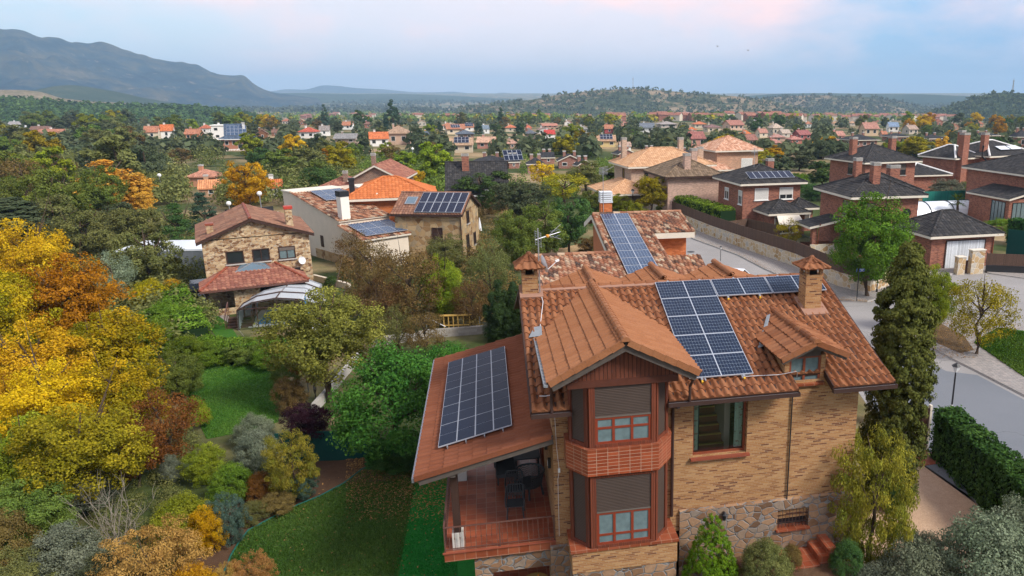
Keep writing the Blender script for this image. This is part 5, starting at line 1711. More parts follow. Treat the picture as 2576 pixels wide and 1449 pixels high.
# ---- dark-roofed red brick houses on the right
TB = dict(wall='brick_red', roof='tile_black', trim='trim_cream', tile=(0.32, 0.40, 0.04))
def house_panels():
 o = pw(1863, 462.6, 5.6)
 h = House('brick_house', 'red brick house with dark tiled hip roof carrying a row of seven solar panels', 'house', (o[0], o[1], 0), rad(16), **TB)
 W_, D_ = 8.4, 8.6
 h.body(0.6, W_ - .6, 0.6, D_ - .6, -0.2, 5.6)
 h.hip(0.6, W_ - .6, 0.6, D_ - .6, 5.55, 1.75, 0.6)
 for p, bl in ((2.9, 1.0), (6.0, 0.62)):
  h.win('-y', 0.6, p, 3.6, 1.7, 1.35, blind=bl)
 h.win('-x', 0.6, 1.3, 3.1, 1.0, 1.6, blind=0.4)
 h.win('-x', 0.6, 5.3, 3.2, 1.2, 1.4, blind=0.3)
 h.body(2.4, 6.6, -3.0, 0.6, -0.2, 2.6)
 h.hip(2.4, 6.6, -3.0, 1.4, 2.6, 1.15, 0.5)
 h.body(6.6, 8.8, -0.8, 2.5, -0.2, 2.7)
 h.hip(6.4, 8.8, -0.9, 2.5, 2.75, 0.9, 0.5)
 h.win('-y', -3.0, 4.4, 0.3, 3.0, 1.9, blind=0.9, blindm='shutter_grey', mull=2)
 h.win('-y', -0.8, 7.8, 0.8, 1.3, 1.4, blind=0.8, blindm='shutter_grey')
 h.chim(6.2, 5.6, 6.0, 7.9, 0.8, 0.7, cap='concrete')
 R = h.done()
 half, rise = (8.6 - 1.2 + 1.2) / 2, 1.75
 eave = V3(0, 0, 5.55)
 run = min(8.4, 8.6) / 2
 L = math.hypot(run, rise)
 sd_ = unit(V3(0, run, rise))
 n = np.cross(HX, sd_)
 for i in range(7):
  oo = eave + HX * (1.55 + i * 0.80) + sd_ * (0.95) + n * 0.14
  panel(R, oo, HX, sd_, 0.78, 1.55, 'cells_dark', 'panel_frame', 'n', 0.04, fw=0.03)
 q = MB()
 q.tube([V3(3.4, 4.0, 7.0), V3(3.4, 4.0, 9.3)], 0.03, 5)
 for k in range(5):
  q.tube([V3(3.0, 4.0, 8.7 + k * 0.13), V3(3.8, 4.0, 8.7 + k * 0.13)], 0.015, 4)
 q.build('antenna', 'steel', R)
 q = MB()
 q.face([V3(2.9, -3.55, 2.4), V3(5.6, -3.55, 2.4), V3(5.8, -4.7, 1.5), V3(2.7, -4.7, 1.5)])
 q.build('awning', 'trim_cream', R)
 return note(R, 'brick house with seven panels')
house_panels()
def house_pine():
 o = pw(2141.7, 495.7, 6.0)
 h = House('brick_house', 'red brick house with black hip roof and garage wing behind the round pine', 'house', (o[0], o[1], 0), rad(12), **TB)
 W_, D_ = 8.0, 8.2
 h.body(.6, W_ - .6, .6, D_ - .6, -.2, 6.0)
 h.hip(.6, W_ - .6, .6, D_ - .6, 5.95, 1.75, .6)
 h.body(3.4, 8.6, 3.2, 9.4, -.2, 6.0)
 h.hip(3.4, 8.6, 3.0, 9.4, 6.0, 1.55, .55)
 h.win('-x', .6, 2.0, 3.9, 1.3, 1.5, 'wood_dark', blind=.95, blindm='shutter_grey')
 h.win('-x', .6, 2.2, 0.6, 1.3, 1.7, 'wood_dark', blind=.5, blindm='shutter_grey')
 h.win('-y', .6, 2.2, 3.9, 1.3, 1.4, 'wood_dark', blind=.5, blindm='shutter_grey')
 q = MB()
 q.lathe(V3(0, 0, 0), [(0.62, 0), (0.62, .08), (0.47, .08), (0.47, 0.02)], 20)
 for k in range(20):
  a0, a1 = 2 * math.pi * k / 20, 2 * math.pi * (k + 1) / 20
  q.face([V3(0, 0, .03), V3(.47 * math.cos(a0), .47 * math.sin(a0), .03), V3(.47 * math.cos(a1), .47 * math.sin(a1), .03)], 1)
 rw = q.build('round_window', ['brick_red', 'glass_dark'], h.R)
 rw.rotation_euler = (math.pi / 2, 0, 0)
 rw.location = (6.2, .6, 4.2)
 h.body(-2.6, 0.6, 2.4, 5.0, -.2, 0.9)
 h.body(-2.5, -2.0, 2.5, 3.0, .9, 3.0)
 h.shed(-2.7, 0.4, 2.4, 5.2, 2.9, 3.6, '-x', 0.3)
 h.chim(3.6, 2.4, 6.3, 9.0, .75, .75)
 h.chim(3.2, 5.2, 6.6, 9.2, .65, .65)
 h.chim(7.9, 6.4, 6.2, 8.3, 1.1, .8)
 R = h.done()
 q = MB()
 for i in range(14):
  q.bar(V3(-2.65, 2.5 + i * 0.18, .9), V3(-2.65, 2.5 + i * 0.18, 1.75), .02, .02, 0, HX)
 q.bar(V3(-2.65, 2.4, 1.75), V3(-2.65, 5.0, 1.75), .05, .04)
 q.build('railing', 'metal_black', R)
 q = MB()
 q.tube([V3(-1.95, 2.0, 3.2), V3(-1.95, 2.38, 2.6), V3(-1.95, 2.38, 0.0)], .05, 6)
 q.build('downpipe', 'wood_red', R)
 q = MB()
 q.box(-2.75, 0.5, 2.30, 2.38, -.2, 1.15)
 q.build('stone_base', 'stone_pale', R)
 return note(R, 'pine house')
house_pine()
def garage():
 o = pw(2341.7, 595, 3.2)
 h = House('garage', 'red brick garage with white up-and-over door and black hip roof', 'garage', (o[0], o[1], 0), rad(14), **TB)
 h.body(.55, 7.0, .55, 5.4, -.2, 3.2)
 h.hip(.55, 7.0, .55, 5.8, 3.15, 1.75, .55)
 R = h.done()
 q = MB()
 q.box(2.1, 6.0, 0.50, 0.548, 0.0, 2.55, 0)
 d = q.build('garage_door', 'garage_white', R)
 q = MB()
 q.box(4.0, 4.12, 0.45, 0.50, 0.9, 1.02)
 q.build('handle', 'metal_black', d)
 q = MB()
 q.box(1.98, 2.098, .49, .549, 0, 2.67)
 q.box(6.002, 6.12, .49, .549, 0, 2.67)
 q.box(2.1, 6.0, .49, .549, 2.552, 2.67)
 q.build('door_frame', 'wood_dark', R)
 q = MB()
 q.tube([V3(6.9, .0, 3.1), V3(6.9, .48, 2.8), V3(6.9, .48, 0)], .05, 6)
 q.build('downpipe', 'wood_red', R)
 return note(R, 'white garage door')
garage()
def house_plain_hip():
 o = pw(2176, 408.6, 6.0)
 h = House('brick_house', 'red brick house with plain black hip roof and two brick chimneys', 'house', (o[0], o[1], 0), rad(20), **TB)
 W_, D_ = 10.0, 10.0
 h.body(.6, W_ - .6, .6, D_ - .6, -.3, 6.0)
 h.hip(.6, W_ - .6, .6, D_ - .6, 5.95, 2.2, .7)
 h.win('-x', .6, 4.0, 3.9, 1.4, 1.6, 'wood_dark', blind=.35, blindm='shutter_grey')
 h.win('-y', .6, 6.9, 3.9, 1.7, 1.6, 'wood_dark', blind=.5, blindm='shutter_grey')
 h.chim(1.8, 5.5, 6.4, 9.3, .85, .85, cap='concrete')
 h.chim(7.8, 4.2, 6.5, 9.4, .85, .85, cap='concrete')
 R = h.done()
 q = MB()
 q.tube([V3(5.2, -.05, 5.8), V3(4.8, .5, 5.2), V3(4.8, .55, .2)], .06, 6)
 q.build('downpipe', 'wood_red', R)
 return note(R, 'plain brick hip house')
house_plain_hip()
def house_white_ridges():
 o = pw(2490, 392.7, 6.0)
 h = House('brick_house', 'red brick house with black roof edged by white ridge tiles and tall chimneys', 'house', (o[0], o[1], 0), rad(26), **TB)
 h.capm = 'white_paint'
 h.body(.6, 11, .6, 9.6, -.3, 6.0)
 h.hip(.6, 11, .6, 9.6, 5.95, 2.1, .7, capr=0.17)
 h.body(-4.2, .6, 3.0, 9.6, -.3, 5.6)
 h.hip(-4.2, 1.2, 3.0, 9.6, 5.6, 1.8, .6, capr=0.17)
 h.win('-x', .6, 1.9, 2.8, 1.3, 1.7, 'wood_dark', blind=.95, blindm='shutter_grey')
 h.win('-y', .6, 5.0, 3.6, 1.6, 1.7, 'wood_dark', blind=.6, blindm='shutter_grey')
 h.chim(-3.0, 2.6, -.3, 9.6, 1.3, 1.0)
 h.chim(1.6, 2.6, 6.4, 9.5, 1.0, .8)
 h.chim(.2, 6.0, 6.2, 9.8, 1.0, .8)
 R = h.done()
 L = math.hypot(5.2, 2.1)
 sd_ = unit(V3(0, 5.15, 2.1))
 n = np.cross(HX, sd_)
 for x in (4.0, 6.6):
  panel(R, V3(x, -.1, 5.95) + sd_ * 1.6 + n * .2, HX, sd_, 2.3, 1.3, 'cover_white', 'steel', 'n', .08)
 q = MB()
 q.tube([V3(-0.6, .9, 7.6), V3(-0.6, .9, 5.9), V3(.35, .35, 4.9), V3(.35, .35, 1.5)], .16, 8)
 q.build('flue_pipe', 'metal_black', R)
 o = pw(2397, 438, 3.2)
 h = House('outhouse', 'low brick outhouse with black roof and white ridge tiles behind the small cypress', 'outhouse', (o[0], o[1], 0), rad(14), **TB)
 h.capm = 'white_paint'
 h.body(-7.5, -.6, .6, 8.0, -.3, 3.2)
 h.hip(-7.5, -.6, .6, 8.0, 3.15, 1.5, .6, capr=0.17)
 return note(R, 'white-ridged roof'), note(h.done(), 'low white-ridged outhouse')
house_white_ridges()
def house_edge():
 o = pw(2504.8, 429.5, 6.0)
 h = House('brick_house', 'red brick house with glazed corner bay at the right edge of the photo', 'house', (o[0], o[1], 0), rad(14), **TB)
 h.body(.6, 12, -6.0, 6, -.2, 6.0)
 h.hip(.6, 12, -6.0, 6, 5.95, 2.4, .6)
 h.body(-3.0, .6, -6.6, .5, -.2, 3.3)
 h.shed(-3.0, .3, -6.6, .5, 3.35, 4.3, '-x', .35)
 h.win('-y', -6.0, 2.3, 3.8, 1.5, 1.6, 'wood_dark', 'glass_curtain', .35, 'shutter_grey')
 h.win('-y', -6.0, 2.0, .9, 1.7, 1.8, 'wood_dark', 'glass_curtain', .55, 'shutter_grey')
 h.win('-y', -6.0, 5.4, .9, 1.5, 1.8, 'wood_dark', 'glass_dark', .3, 'shutter_grey')
 h.win('-y', -6.6, -1.3, .2, 2.5, 2.7, 'metal_black', 'glass_curtain', 0, mull=3, name='glazed_bay', sill=False)
 h.win('-x', -3.0, -4.8, .2, 2.4, 2.7, 'metal_black', 'glass_curtain', 0, mull=3, name='glazed_bay', sill=False)
 R = h.done()
 q = MB()
 q.tube([V3(.45, -6.7, 5.9), V3(.5, -6.1, 5.0), V3(.5, -6.1, 4.3)], .06, 6)
 q.build('downpipe', 'wood_red', R)
 return note(R, 'house at the right edge')
house_edge()
# ---- tan, brown and terracotta hip roofs in the middle distance
def house_tan():
 o = pw(1579.7, 419.9, 5.8)
 h = House('brick_house', 'pale brick house with broad tan hip roof and lower tiled porch', 'house', (o[0], o[1], 0), rad(18), 'brick_tinted', 'tile_tan', 'trim_cream', wallcol=(0.46, 0.32, 0.23), tile=(0.32, 0.42, 0.04))
 h.body(.7, 12.5, .7, 9.2, -.3, 5.8)
 h.hip(.7, 12.5, .7, 9.2, 5.75, 2.2, .7)
 h.body(-3.0, .7, 0.2, 6.0, -.3, 2.4)
 h.hip(-3.4, 3.0, -2.6, 6.4, 2.5, 1.5, .6)
 h.win('-y', .7, 3.0, 3.3, .8, 1.9, 'wood_dark', mull=0)
 h.win('-x', .7, 4.4, 3.3, .9, 1.9, 'wood_dark', mull=0)
 h.chim(1.6, 7.2, 6.2, 9.4, .7, .7)
 h.chim(10.2, 6.6, 6.2, 9.3, .7, .7)
 h.chim(12.0, 3.4, 6.0, 8.1, .8, .7)
 return note(h.done(), 'tan hip roof')
house_tan()
def house_brown():
 o = pw(1673.7, 445, 5.5)
 h = House('brick_house', 'pink brick house with dark brown hip roof in front of the tan roof', 'house', (o[0], o[1], 0), rad(16), 'brick_tinted', 'tile_olive', 'wood_dark', wallcol=(0.47, 0.30, 0.23), tile=(0.32, 0.42, 0.045))
 h.body(.5, 7.6, .5, 9.0, -.3, 5.5)
 h.hip(.5, 7.6, .5, 9.0, 5.45, 2.0, .55)
 h.chim(3.4, 1.8, 5.9, 8.2, .8, .8)
 h.chim(5.4, 4.8, 6.2, 8.6, .8, .8)
 h.win('-x', .5, 5.5, 3.3, 1.0, 1.6, 'wood_dark')
 return note(h.done(), 'dark brown hip roof')
house_brown()
def house_terra():
 o = pw(1799.5, 379.5, 6.0)
 h = House('brick_house', 'tan brick house with mottled terracotta pyramid roof and white sun room', 'house', (o[0], o[1], 0), rad(20), 'brick_tinted', 'tile_pinkmix', 'trim_cream', wallcol=(0.46, 0.25, 0.15), tile=(0.34, 0.45, 0.05))
 h.body(.7, 8.8, .7, 8.6, -.3, 6.0)
 h.hip(.7, 8.8, .7, 8.6, 5.95, 2.3, .7)
 h.body(-3.2, .7, -1.5, 6.0, -.3, 2.9)
 h.hip(-3.2, 2.0, -1.5, 6.0, 2.9, 1.4, .7)
 h.win('-y', .7, 6.6, 2.4, 2.2, 2.1, 'white_paint', 'glass_dark', 1.0)
 h.win('-y', -1.5, -2.0, .5, 2.0, 2.0, 'white_paint', 'glass_curtain', mull=2)
 h.win('-y', -1.5, 0.3, .5, 1.6, 1.9, 'white_paint', 'glass_curtain', mull=2)
 h.win('-x', -3.2, 1.5, .5, 2.4, 2.0, 'white_paint', 'glass_curtain', mull=2)
 return note(h.done(), 'terracotta pyramid roof')
house_terra()
# ---- orange brick neighbour with the long strip of panels
def house_orange():
 o = at_y(1490.6, 541.3, 45.0)
 H = House('brick_house', 'orange brick house with mottled tile roof and a long column of pale blue panels', 'house', (o[0], o[1], 0), TA, 'render_orange', 'tile_mixed', 'trim_cream', tile=(0.25, 0.34, 0.055))
 H.t_res = 6
 sl = rad(10.6)
 sd_ = V3(0, math.cos(sl), math.sin(sl))
 n = np.cross(HX, sd_)
 zr = o[2]
 up = V3(0, 0, 0.0)
 zat = lambda y: zr + y * math.tan(sl)
 P, C_, A_ = H.t
 tile_roof(H.r, V3(0, -10.6, zat(-10.6)) + n * .04, HX, sd_, 3.0, 10.6 / math.cos(sl), P, C_, A_, res=6)
 tile_roof(H.r, V3(3.0, -3.45, zat(-3.45)) + n * .04, HX, sd_, 2.55, 3.45 / math.cos(sl), P, C_, A_, res=6, u0=50)
 tile_roof(H.r, V3(-4.0, -10.6, zat(-10.6)) + n * .04, HX, sd_, 4.0, 4.4 / math.cos(sl), P, C_, A_, res=6, u0=90)
 sb = V3(0, -math.cos(sl * 1.6), math.sin(sl * 1.6))
 tile_roof(H.r, V3(5.55, 3.6, zr - 3.6 * math.tan(sl * 1.6)), -HX, sb, 5.55, 3.6 / math.cos(sl * 1.6), P, C_, A_, res=4, u0=130)
 ridge_caps(H.r, V3(0, 0, zr + .06), V3(5.6, 0, zr + .06), .12, .42)
 ridge_caps(H.r, V3(-4.0, -6.2, zat(-6.2) + .06), V3(0.0, -6.2, zat(-6.2) + .06), .12, .42)
 for (x, ya, yb) in ((0.04, -6.2, 0), (2.98, -10.6, -3.4), (-3.96, -10.6, -6.2), (5.5, -3.45, 0)):
  ridge_caps(H.r, V3(x, ya, zat(ya) + .05), V3(x, yb, zat(yb) + .05), .10, .42)
 H.r.box(3.1, 5.55, -3.50, -3.40, zat(-3.45) - .32, zat(-3.45) - .01, 1)
 for (x, ya, yb) in ((-0.08, -6.2, 0), (3.04, -10.6, -3.52), (5.56, -3.4, 0)):
  H.r.face([V3(x, ya, zat(ya) - .26), V3(x, yb, zat(yb) - .26), V3(x, yb, zat(yb) + .02), V3(x, ya, zat(ya) + .02)], 1)
  H.r.face([V3(x + .08, yb, zat(yb) - .26), V3(x + .08, ya, zat(ya) - .26), V3(x + .08, ya, zat(ya) + .02), V3(x + .08, yb, zat(yb) + .02)], 1)
 H.r.face([V3(-.08, 0, zr - .26), V3(-.08, 3.6, zr - 3.6 * math.tan(sl * 1.6) - .26), V3(-.08, 3.6, zr - 3.6 * math.tan(sl * 1.6) + .05), V3(-.08, 0, zr + .05)], 1)
 H.r.box(-3.9, 0.0, -6.15, -6.05, zat(-6.2) - .3, zat(-6.2), 1)
 H.r.obox(V3(1.5, -5.3, zat(-5.3) - .10), HX * 1.45, sd_ * 5.35, n * .05, 1)
 H.r.obox(V3(-2.0, -8.4, zat(-8.4) - .10), HX * 1.95, sd_ * 2.2, n * .05, 1)
 H.r.obox(V3(4.3, -1.75, zat(-1.75) - .10), HX * 1.22, sd_ * 1.7, n * .05, 1)
 z_ = lambda y: zat(y) - .16
 w = H.w
 w.face([V3(.45, 3.0, 0), V3(.45, -6.0, 0), V3(.45, -6.0, z_(-6)), V3(.45, 0, z_(0)), V3(.45, 3.0, zr - 1.2)])
 w.face([V3(-3.6, -6.3, 0), V3(-3.6, -10.2, 0), V3(-3.6, -10.2, z_(-10.2)), V3(-3.6, -6.3, z_(-6.3))])
 w.face([V3(-3.6, -10.2, 0), V3(2.75, -10.2, 0), V3(2.75, -10.2, z_(-10.2)), V3(-3.6, -10.2, z_(-10.2))])
 w.face([V3(2.75, -10.2, 0), V3(2.75, -2.9, 0), V3(2.75, -2.9, z_(-2.9)), V3(2.75, -10.2, z_(-10.2))])
 R = H.done()
 q = MB()
 q.face([V3(2.75, -2.9, 0), V3(5.2, -2.9, 0), V3(5.2, -2.9, z_(-2.9)), V3(2.75, -2.9, z_(-2.9))])
 q.face([V3(5.2, -2.9, 0), V3(5.2, 3.0, 0), V3(5.2, 3.0, zr - 1.2), V3(5.2, 0, z_(0)), V3(5.2, -2.9, z_(-2.9))])
 q.build('brick_wall', 'brick_orange', R)
 q = MB()
 q.face([V3(-3.6, -6.31, 0), V3(-3.6, -6.31, z_(-6.3)), V3(.45, -6.31, z_(-6.3)), V3(.45, -6.31, 0)])
 q.build('brick_wall', 'brick_orange', R)
 for j in range(9):
  oo = V3(0.42, 0, zr) - sd_ * (0.32 + (j + 1) * 1.01) + n * .15
  panel(R, oo, HX, sd_, 1.72, .99, 'cells_blue', 'panel_frame', 'u', .04, mid=.035, fw=.018)
 q = MB()
 q.box(.55, 1.25, .15, .8, zr - .3, zr + .72, 0)
 q.box(.50, 1.30, .1, .85, zr + .72, zr + .78, 1)
 for k in range(4):
  q.box(.52, 1.28, .12, .83, zr + .80 + k * .135, zr + .90 + k * .135, 1)
 q.box(.6, 1.2, .2, .75, zr + .78, zr + 1.3, 2)
 q.box(.52, 1.28, .12, .83, zr + 1.34, zr + 1.38, 1)
 q.build('chimney', ['brick_orange', 'cover_white', 'inside_shade'], R)
 q = MB()
 q.tube([V3(.7, .1, zr - .1), V3(.7, .1, zr + 2.9)], .02, 5)
 for k in range(6):
  q.tube([V3(.45 , .1, zr + 2.5 + k * .07), V3(1.0, .1, zr + 2.5 + k * .09)], .012, 4)
 q.tube([V3(.7, .1, zr + 2.6), V3(1.35, .1, zr + 2.95)], .014, 4)
 q.build('antenna', 'steel', R)
 q = MB()
 tile_roof(q, V3(3.0, -5.6, zat(-5.6) - 1.9), HX, V3(0, .94, .34), 3.0, 2.6, .25, .34, .055, res=5)
 q.build('lean_to_roof', 'tile_mixed', R)
 return note(R, 'orange brick house')
house_orange()
# ---- stone house on the left
def house_stone():
 A = pw(491.5, 610.8, 5.0)
 B = pw(790, 585.8, 5.0)
 d = B - A
 rot = math.atan2(d[1], d[0])
 Wd = math.hypot(d[0], d[1])
 H = House('stone_house', 'two storey stone house with low wine red gable roof and tiled porch', 'house', (A[0], A[1], 0), rot, 'stone_ashlar', 'tile_brown', 'wood_dark', tile=(0.28, 0.38, 0.045))
 H.capm = 'terracotta_sill'
 ov = .35
 ze = 5.0
 H.body(ov, Wd - ov, .35, 8.6, -.3, ze)
 H.gable(ov, Wd - ov, .35, 8.6, ze + .08, 1.35, 'y', ov, .35, off=0.54)
 for x, gl in ((0.30, 'glass_dark'), (.52, 'glass_dark'), (.745, 'glass_curtain')):
  H.win('-y', .35, Wd * x, 3.15, 1.15, .95, 'wood_dark', gl, mull=0 if x == .30 else 1, blind=.28 if x > .7 else 0, blindm='shutter_grey')
 y0 = -2.1
 H.body(.2, 1.9, y0, .34, -.3, .5)
 H.body(1.9, 3.6, y0, -1.4, -.3, 1.9)
 H.body(3.6, 6.6, y0 - .05, y0 + .15, -.3, .85)
 H.chim(1.0, 1.6, 4.5, 6.1, .45, .45, 'stone_ashlar', 'terracotta_sill', False, .15)
 H.chim(Wd - 1.5, 1.4, 4.6, 7.0, .5, .5, 'stone_ashlar', 'red_paint', False, .22)
 R = H.done()
 q = MB()
 x0, x1, zf, zb_ = -.15, Wd - 1.0, 2.0, 2.92
 L = math.hypot(y0 - .5, zb_ - zf)
 run = .35 - (y0 - .55)
 Lf = math.hypot(run, zb_ - zf)
 sd_ = unit(V3(0, run, zb_ - zf))
 ins = 1.9
 tile_roof(q, V3(x0, y0 - .55, zf), HX, sd_, x1 - x0, Lf, .27, .36, .045, lambda s: s * ins / Lf, lambda s: x1 - x0 - s * ins / Lf, res=5)
 Ls = math.hypot(ins, zb_ - zf)
 tile_roof(q, V3(x0, .35, zf), -HY, unit(V3(ins, 0, zb_ - zf)), run, Ls, .27, .36, .045, lambda s: 0, lambda s: run - s * run / Ls, res=5, u0=40)
 tile_roof(q, V3(x1, y0 - .55, zf), HY, unit(V3(-ins, 0, zb_ - zf)), run, Ls, .27, .36, .045, lambda s: s * run / Ls, lambda s: run, res=5, u0=60)
 ridge_caps(q, V3(x0, y0 - .55, zf + .04), V3(x0 + ins, .35, zb_ + .04), .10, .4, 1)
 ridge_caps(q, V3(x1, y0 - .55, zf + .04), V3(x1 - ins, .35, zb_ + .04), .10, .4, 1)
 q.box(x0, x1, y0 - .62, y0 - .52, zf - .14, zf - .01, 2)
 q.face([V3(x0, y0 - .5, zf - .03), V3(x0, .35, zf - .03), V3(x1, .35, zf - .03), V3(x1, y0 - .5, zf - .03)], 3)
 q.build('porch_roof', ['tile_wine', 'terracotta_sill', 'metal_rail', 'wood_dark'], R)
 q = MB()
 a, b, c, d_ = V3(2.2, -.45, 2.70), V3(4.6, -.45, 2.70), V3(4.2, .34, 3.02), V3(2.6, .34, 3.02)
 ap = V3(3.4, -.0, 3.20)
 for f in ((a, b, ap), (b, c, ap), (d_, a, ap)):
  q.face(f)
 for p, r in ((a, ap), (b, ap), (a, b)):
  q.bar(p, r, .05, .05, 1)
 q.build('roof_lantern', ['skylight', 'steel'], R)
 q = MB()
 for x in (.25, 6.5):
  q.box(x - .08, x + .08, y0 - .1, y0 + .06, .5, 1.96)
 q.build('porch_post', 'wood_dark', R)
 q = MB()
 q.face([V3(2.0, .32, .2), V3(6.6, .32, .2), V3(6.6, .32, 2.4), V3(2.0, .32, 2.4)])
 q.build('porch_opening', 'glass_dark', R)
 q = MB()
 q.lathe(V3(0, 0, 0), [(.0, 0), (.18, .02), (.3, .1)], 14)
 so = q.build('satellite_dish', 'plastic_white', R)
 so.location = (Wd * .86, .12, 2.95)
 so.rotation_euler = (rad(75), 0, rad(30))
 q = MB()
 q.box(Wd - 1.8, Wd - 1.0, .30, .345, 1.0, 2.2)
 q.build('shutter_door', 'wood_dark', R)
 return note(R, 'stone house')
house_stone()
def pool_enclosure():
 a = pw(600, 832)
 b = pw(788, 826)
 d = b - a
 rot = math.atan2(d[1], d[0]) + rad(10)
 Wd = math.hypot(d[0], d[1]) + .2
 R = thing('pool_enclosure', 'telescopic pool cover with grey ribs and milky arched panels before the stone house', 'pool enclosure', (a[0], a[1], 0), rot)
 for i in range(4):
  k = i * .16
  y0, y1 = i * 1.75, (i + 1) * 1.75 + .1
  x0, x1 = k, Wd - k
  zs, zt2, ze = 1.35 - k * .5, 1.8 - k * .5, 2.0 - k * .6
  prof = [(x0, 0), (x0 + .08, zs), (x0 + Wd * .2, zt2), (Wd / 2, ze), (x1 - Wd * .2, zt2), (x1 - .08, zs), (x1, 0)]
  q = MB()
  for j in range(6):
   (xa, za), (xb, zb_) = prof[j], prof[j + 1]
   q.face([V3(xa, y0, za), V3(xb, y0, zb_), V3(xb, y1, zb_), V3(xa, y1, za)], 0)
  seg = q.build('cover_segment', 'polycarbonate', R)
  q = MB()
  for yy in (y0 + .06, y1 - .06):
   for j in range(6):
    (xa, za), (xb, zb_) = prof[j], prof[j + 1]
    q.bar(V3(xa, yy, za + .02), V3(xb, yy, zb_ + .02), .12, .07, 0, HY)
  for j in (1, 3, 5):
   q.bar(V3(prof[j][0], y0, prof[j][1] + .03), V3(prof[j][0], y1, prof[j][1] + .03), .07, .05)
  q.build('rib', 'steel' if i % 2 else 'metal_brown', seg)
  if i == 0:
   q = MB()
   q.face([V3(x, y0 + .02, z) for x, z in prof], 0)
   g = q.build('glass_front', 'glass', R)
   q = MB()
   for x in (Wd * .25, Wd * .5, Wd * .75):
    q.bar(V3(x, y0, 0), V3(x, y0, 1.9), .05, .05, 0, HY)
   q.bar(V3(.1, y0, 1.45), V3(Wd - .1, y0, 1.45), .06, .06)
   q.build('frame', 'metal_brown', g)
 q = MB()
 q.box(1.0, Wd - .7, 1.0, 6.6, 0.0, .09, 0)
 q.box(.5, Wd - .3, .5, 7.0, -.02, .05, 1)
 q.build('pool', ['pool_blue', 'concrete'], R)
 return note(R, 'pool enclosure')
pool_enclosure()
# ---- cream house with two mono-pitch roofs and panels
def house_cream():
 a = pw(752, 632)
 H = House('cream_house', 'cream rendered house with stepped mono-pitch tile roofs and solar panels', 'house', (a[0], a[1], 0), rad(-42), 'render_cream', 'tile_mixed', 'trim_cream', tile=(0.30, 0.40, 0.05))
 z0, tp, Lw, xs = 5.75, 0.19, 13.3, 9.4
 zr = lambda x: z0 - x * tp
 dz2 = 0.45
 w = H.w
 w.face([V3(-2.2, 0, -.2), V3(Lw, 0, -.2), V3(Lw, 0, zr(Lw) - dz2), V3(xs, 0, zr(xs) - dz2), V3(xs, 0, zr(xs)), V3(0, 0, z0), V3(-2.2, 0, z0 + .12)])
 w.face([V3(-2.2, 7.5, -.2), V3(-2.2, 0, -.2), V3(-2.2, 0, z0 + .12), V3(-2.2, 7.5, z0 + .12)])
 w.face([V3(Lw, 0, -.2), V3(Lw, 4.5, -.2), V3(Lw, 4.5, zr(Lw) - dz2), V3(Lw, 0, zr(Lw) - dz2)])
 w.box(xs - .3, xs - .1, .02, 5.0, zr(xs) - 1.6, zr(xs) - .05, 0, '')
 sd_ = unit(V3(-1, 0, tp))
 n = unit(V3(tp, 0, 1))
 P, C_, A_ = H.t
 q_ = math.cos(math.atan(tp))
 L1, L2 = (xs + .1) / q_, (Lw - xs + .5) / q_
 tile_roof(H.r, V3(xs + .1, -.15, zr(xs) + .14), HY, sd_, 5.2, L1, P, C_, A_, res=5)
 tile_roof(H.r, V3(Lw + .2, -.15, zr(Lw) - dz2 + .10), HY, sd_, 4.9, L2, P, C_, A_, res=5, u0=40)
 H.r.obox(V3(xs / 2, 2.45, zr(xs / 2) + .06), sd_ * L1 / 2, HY * 2.55, n * .06, 1)
 H.r.obox(V3((xs + Lw) / 2, 2.3, zr((xs + Lw) / 2) - dz2 + .02), sd_ * L2 / 2, HY * 2.4, n * .06, 1)
 H.r.box(-2.3, .2, -.12, 5.2, z0 + .121, z0 + .25, 1)
 ridge_caps(H.r, V3(xs + .1, -.15, zr(xs) + .18), V3(-.1, -.15, z0 + .2), .12, .5)
 ridge_caps(H.r, V3(Lw + .2, -.15, zr(Lw) - dz2 + .15), V3(xs, -.15, zr(xs) - dz2 + .15), .12, .5)
 w.box(1.4, 6.2, 5.6, 9.6, -.2, z0 + .1, 0, '')
 H.r.obox(V3(3.8, 7.6, z0 + .22), V3(2.5, 0, -.25), HY * 2.1, HZ * .10, 1)
 H.chim(8.9, .75, 3.4, 6.75, .8, .8, 'render_white', 'metal_black', False, .5)
 R = H.done()
 for i in range(3):
  for j in range(2):
   panel(R, V3(.6, 1.5, zr(.6)) + n * .34 + HY * (i * 1.04) - sd_ * (1.7 * j + 1.7), HY, sd_, 1.0, 1.66, 'cells_blue', 'panel_frame', 'n', .04, fw=.02)
 for i in range(4):
  for j in range(2):
   panel(R, V3(xs + .35, .5, zr(xs + .35) - dz2) + n * .30 + HY * (i * 1.04) - sd_ * (1.7 * j + 1.7), HY, sd_, 1.0, 1.66, 'cells_blue', 'panel_frame', 'n', .04, fw=.02)
 for (x0_, x1_, y0_, y1_, za, zb_) in ((6.202, 6.23, 7.2, 8.0, 3.2, 4.8), (4.2, 4.9, 5.57, 5.598, 3.0, 4.4)):
  q = MB()
  q.box(x0_, x1_, y0_, y1_, za, zb_)
  q.build('window', 'glass_dark', R)
 q = MB()
 q.box(5.2, 5.8, -.03, -.002, 1.2, 2.3)
 q.build('window', 'wood_dark', R)
 q = MB()
 q.box(4.0, Lw + .1, -.06, -.003, -.2, .9)
 q.build('stone_base', 'stone_barn', R)
 q = MB()
 for i in range(4):
  q.box(.8, 2.6, -1.3 + i * .3, -.07, -.02 + i * .22, .22 + i * .22)
 q.build('steps', 'terracotta_sill', R)
 return note(R, 'cream house')
house_cream()
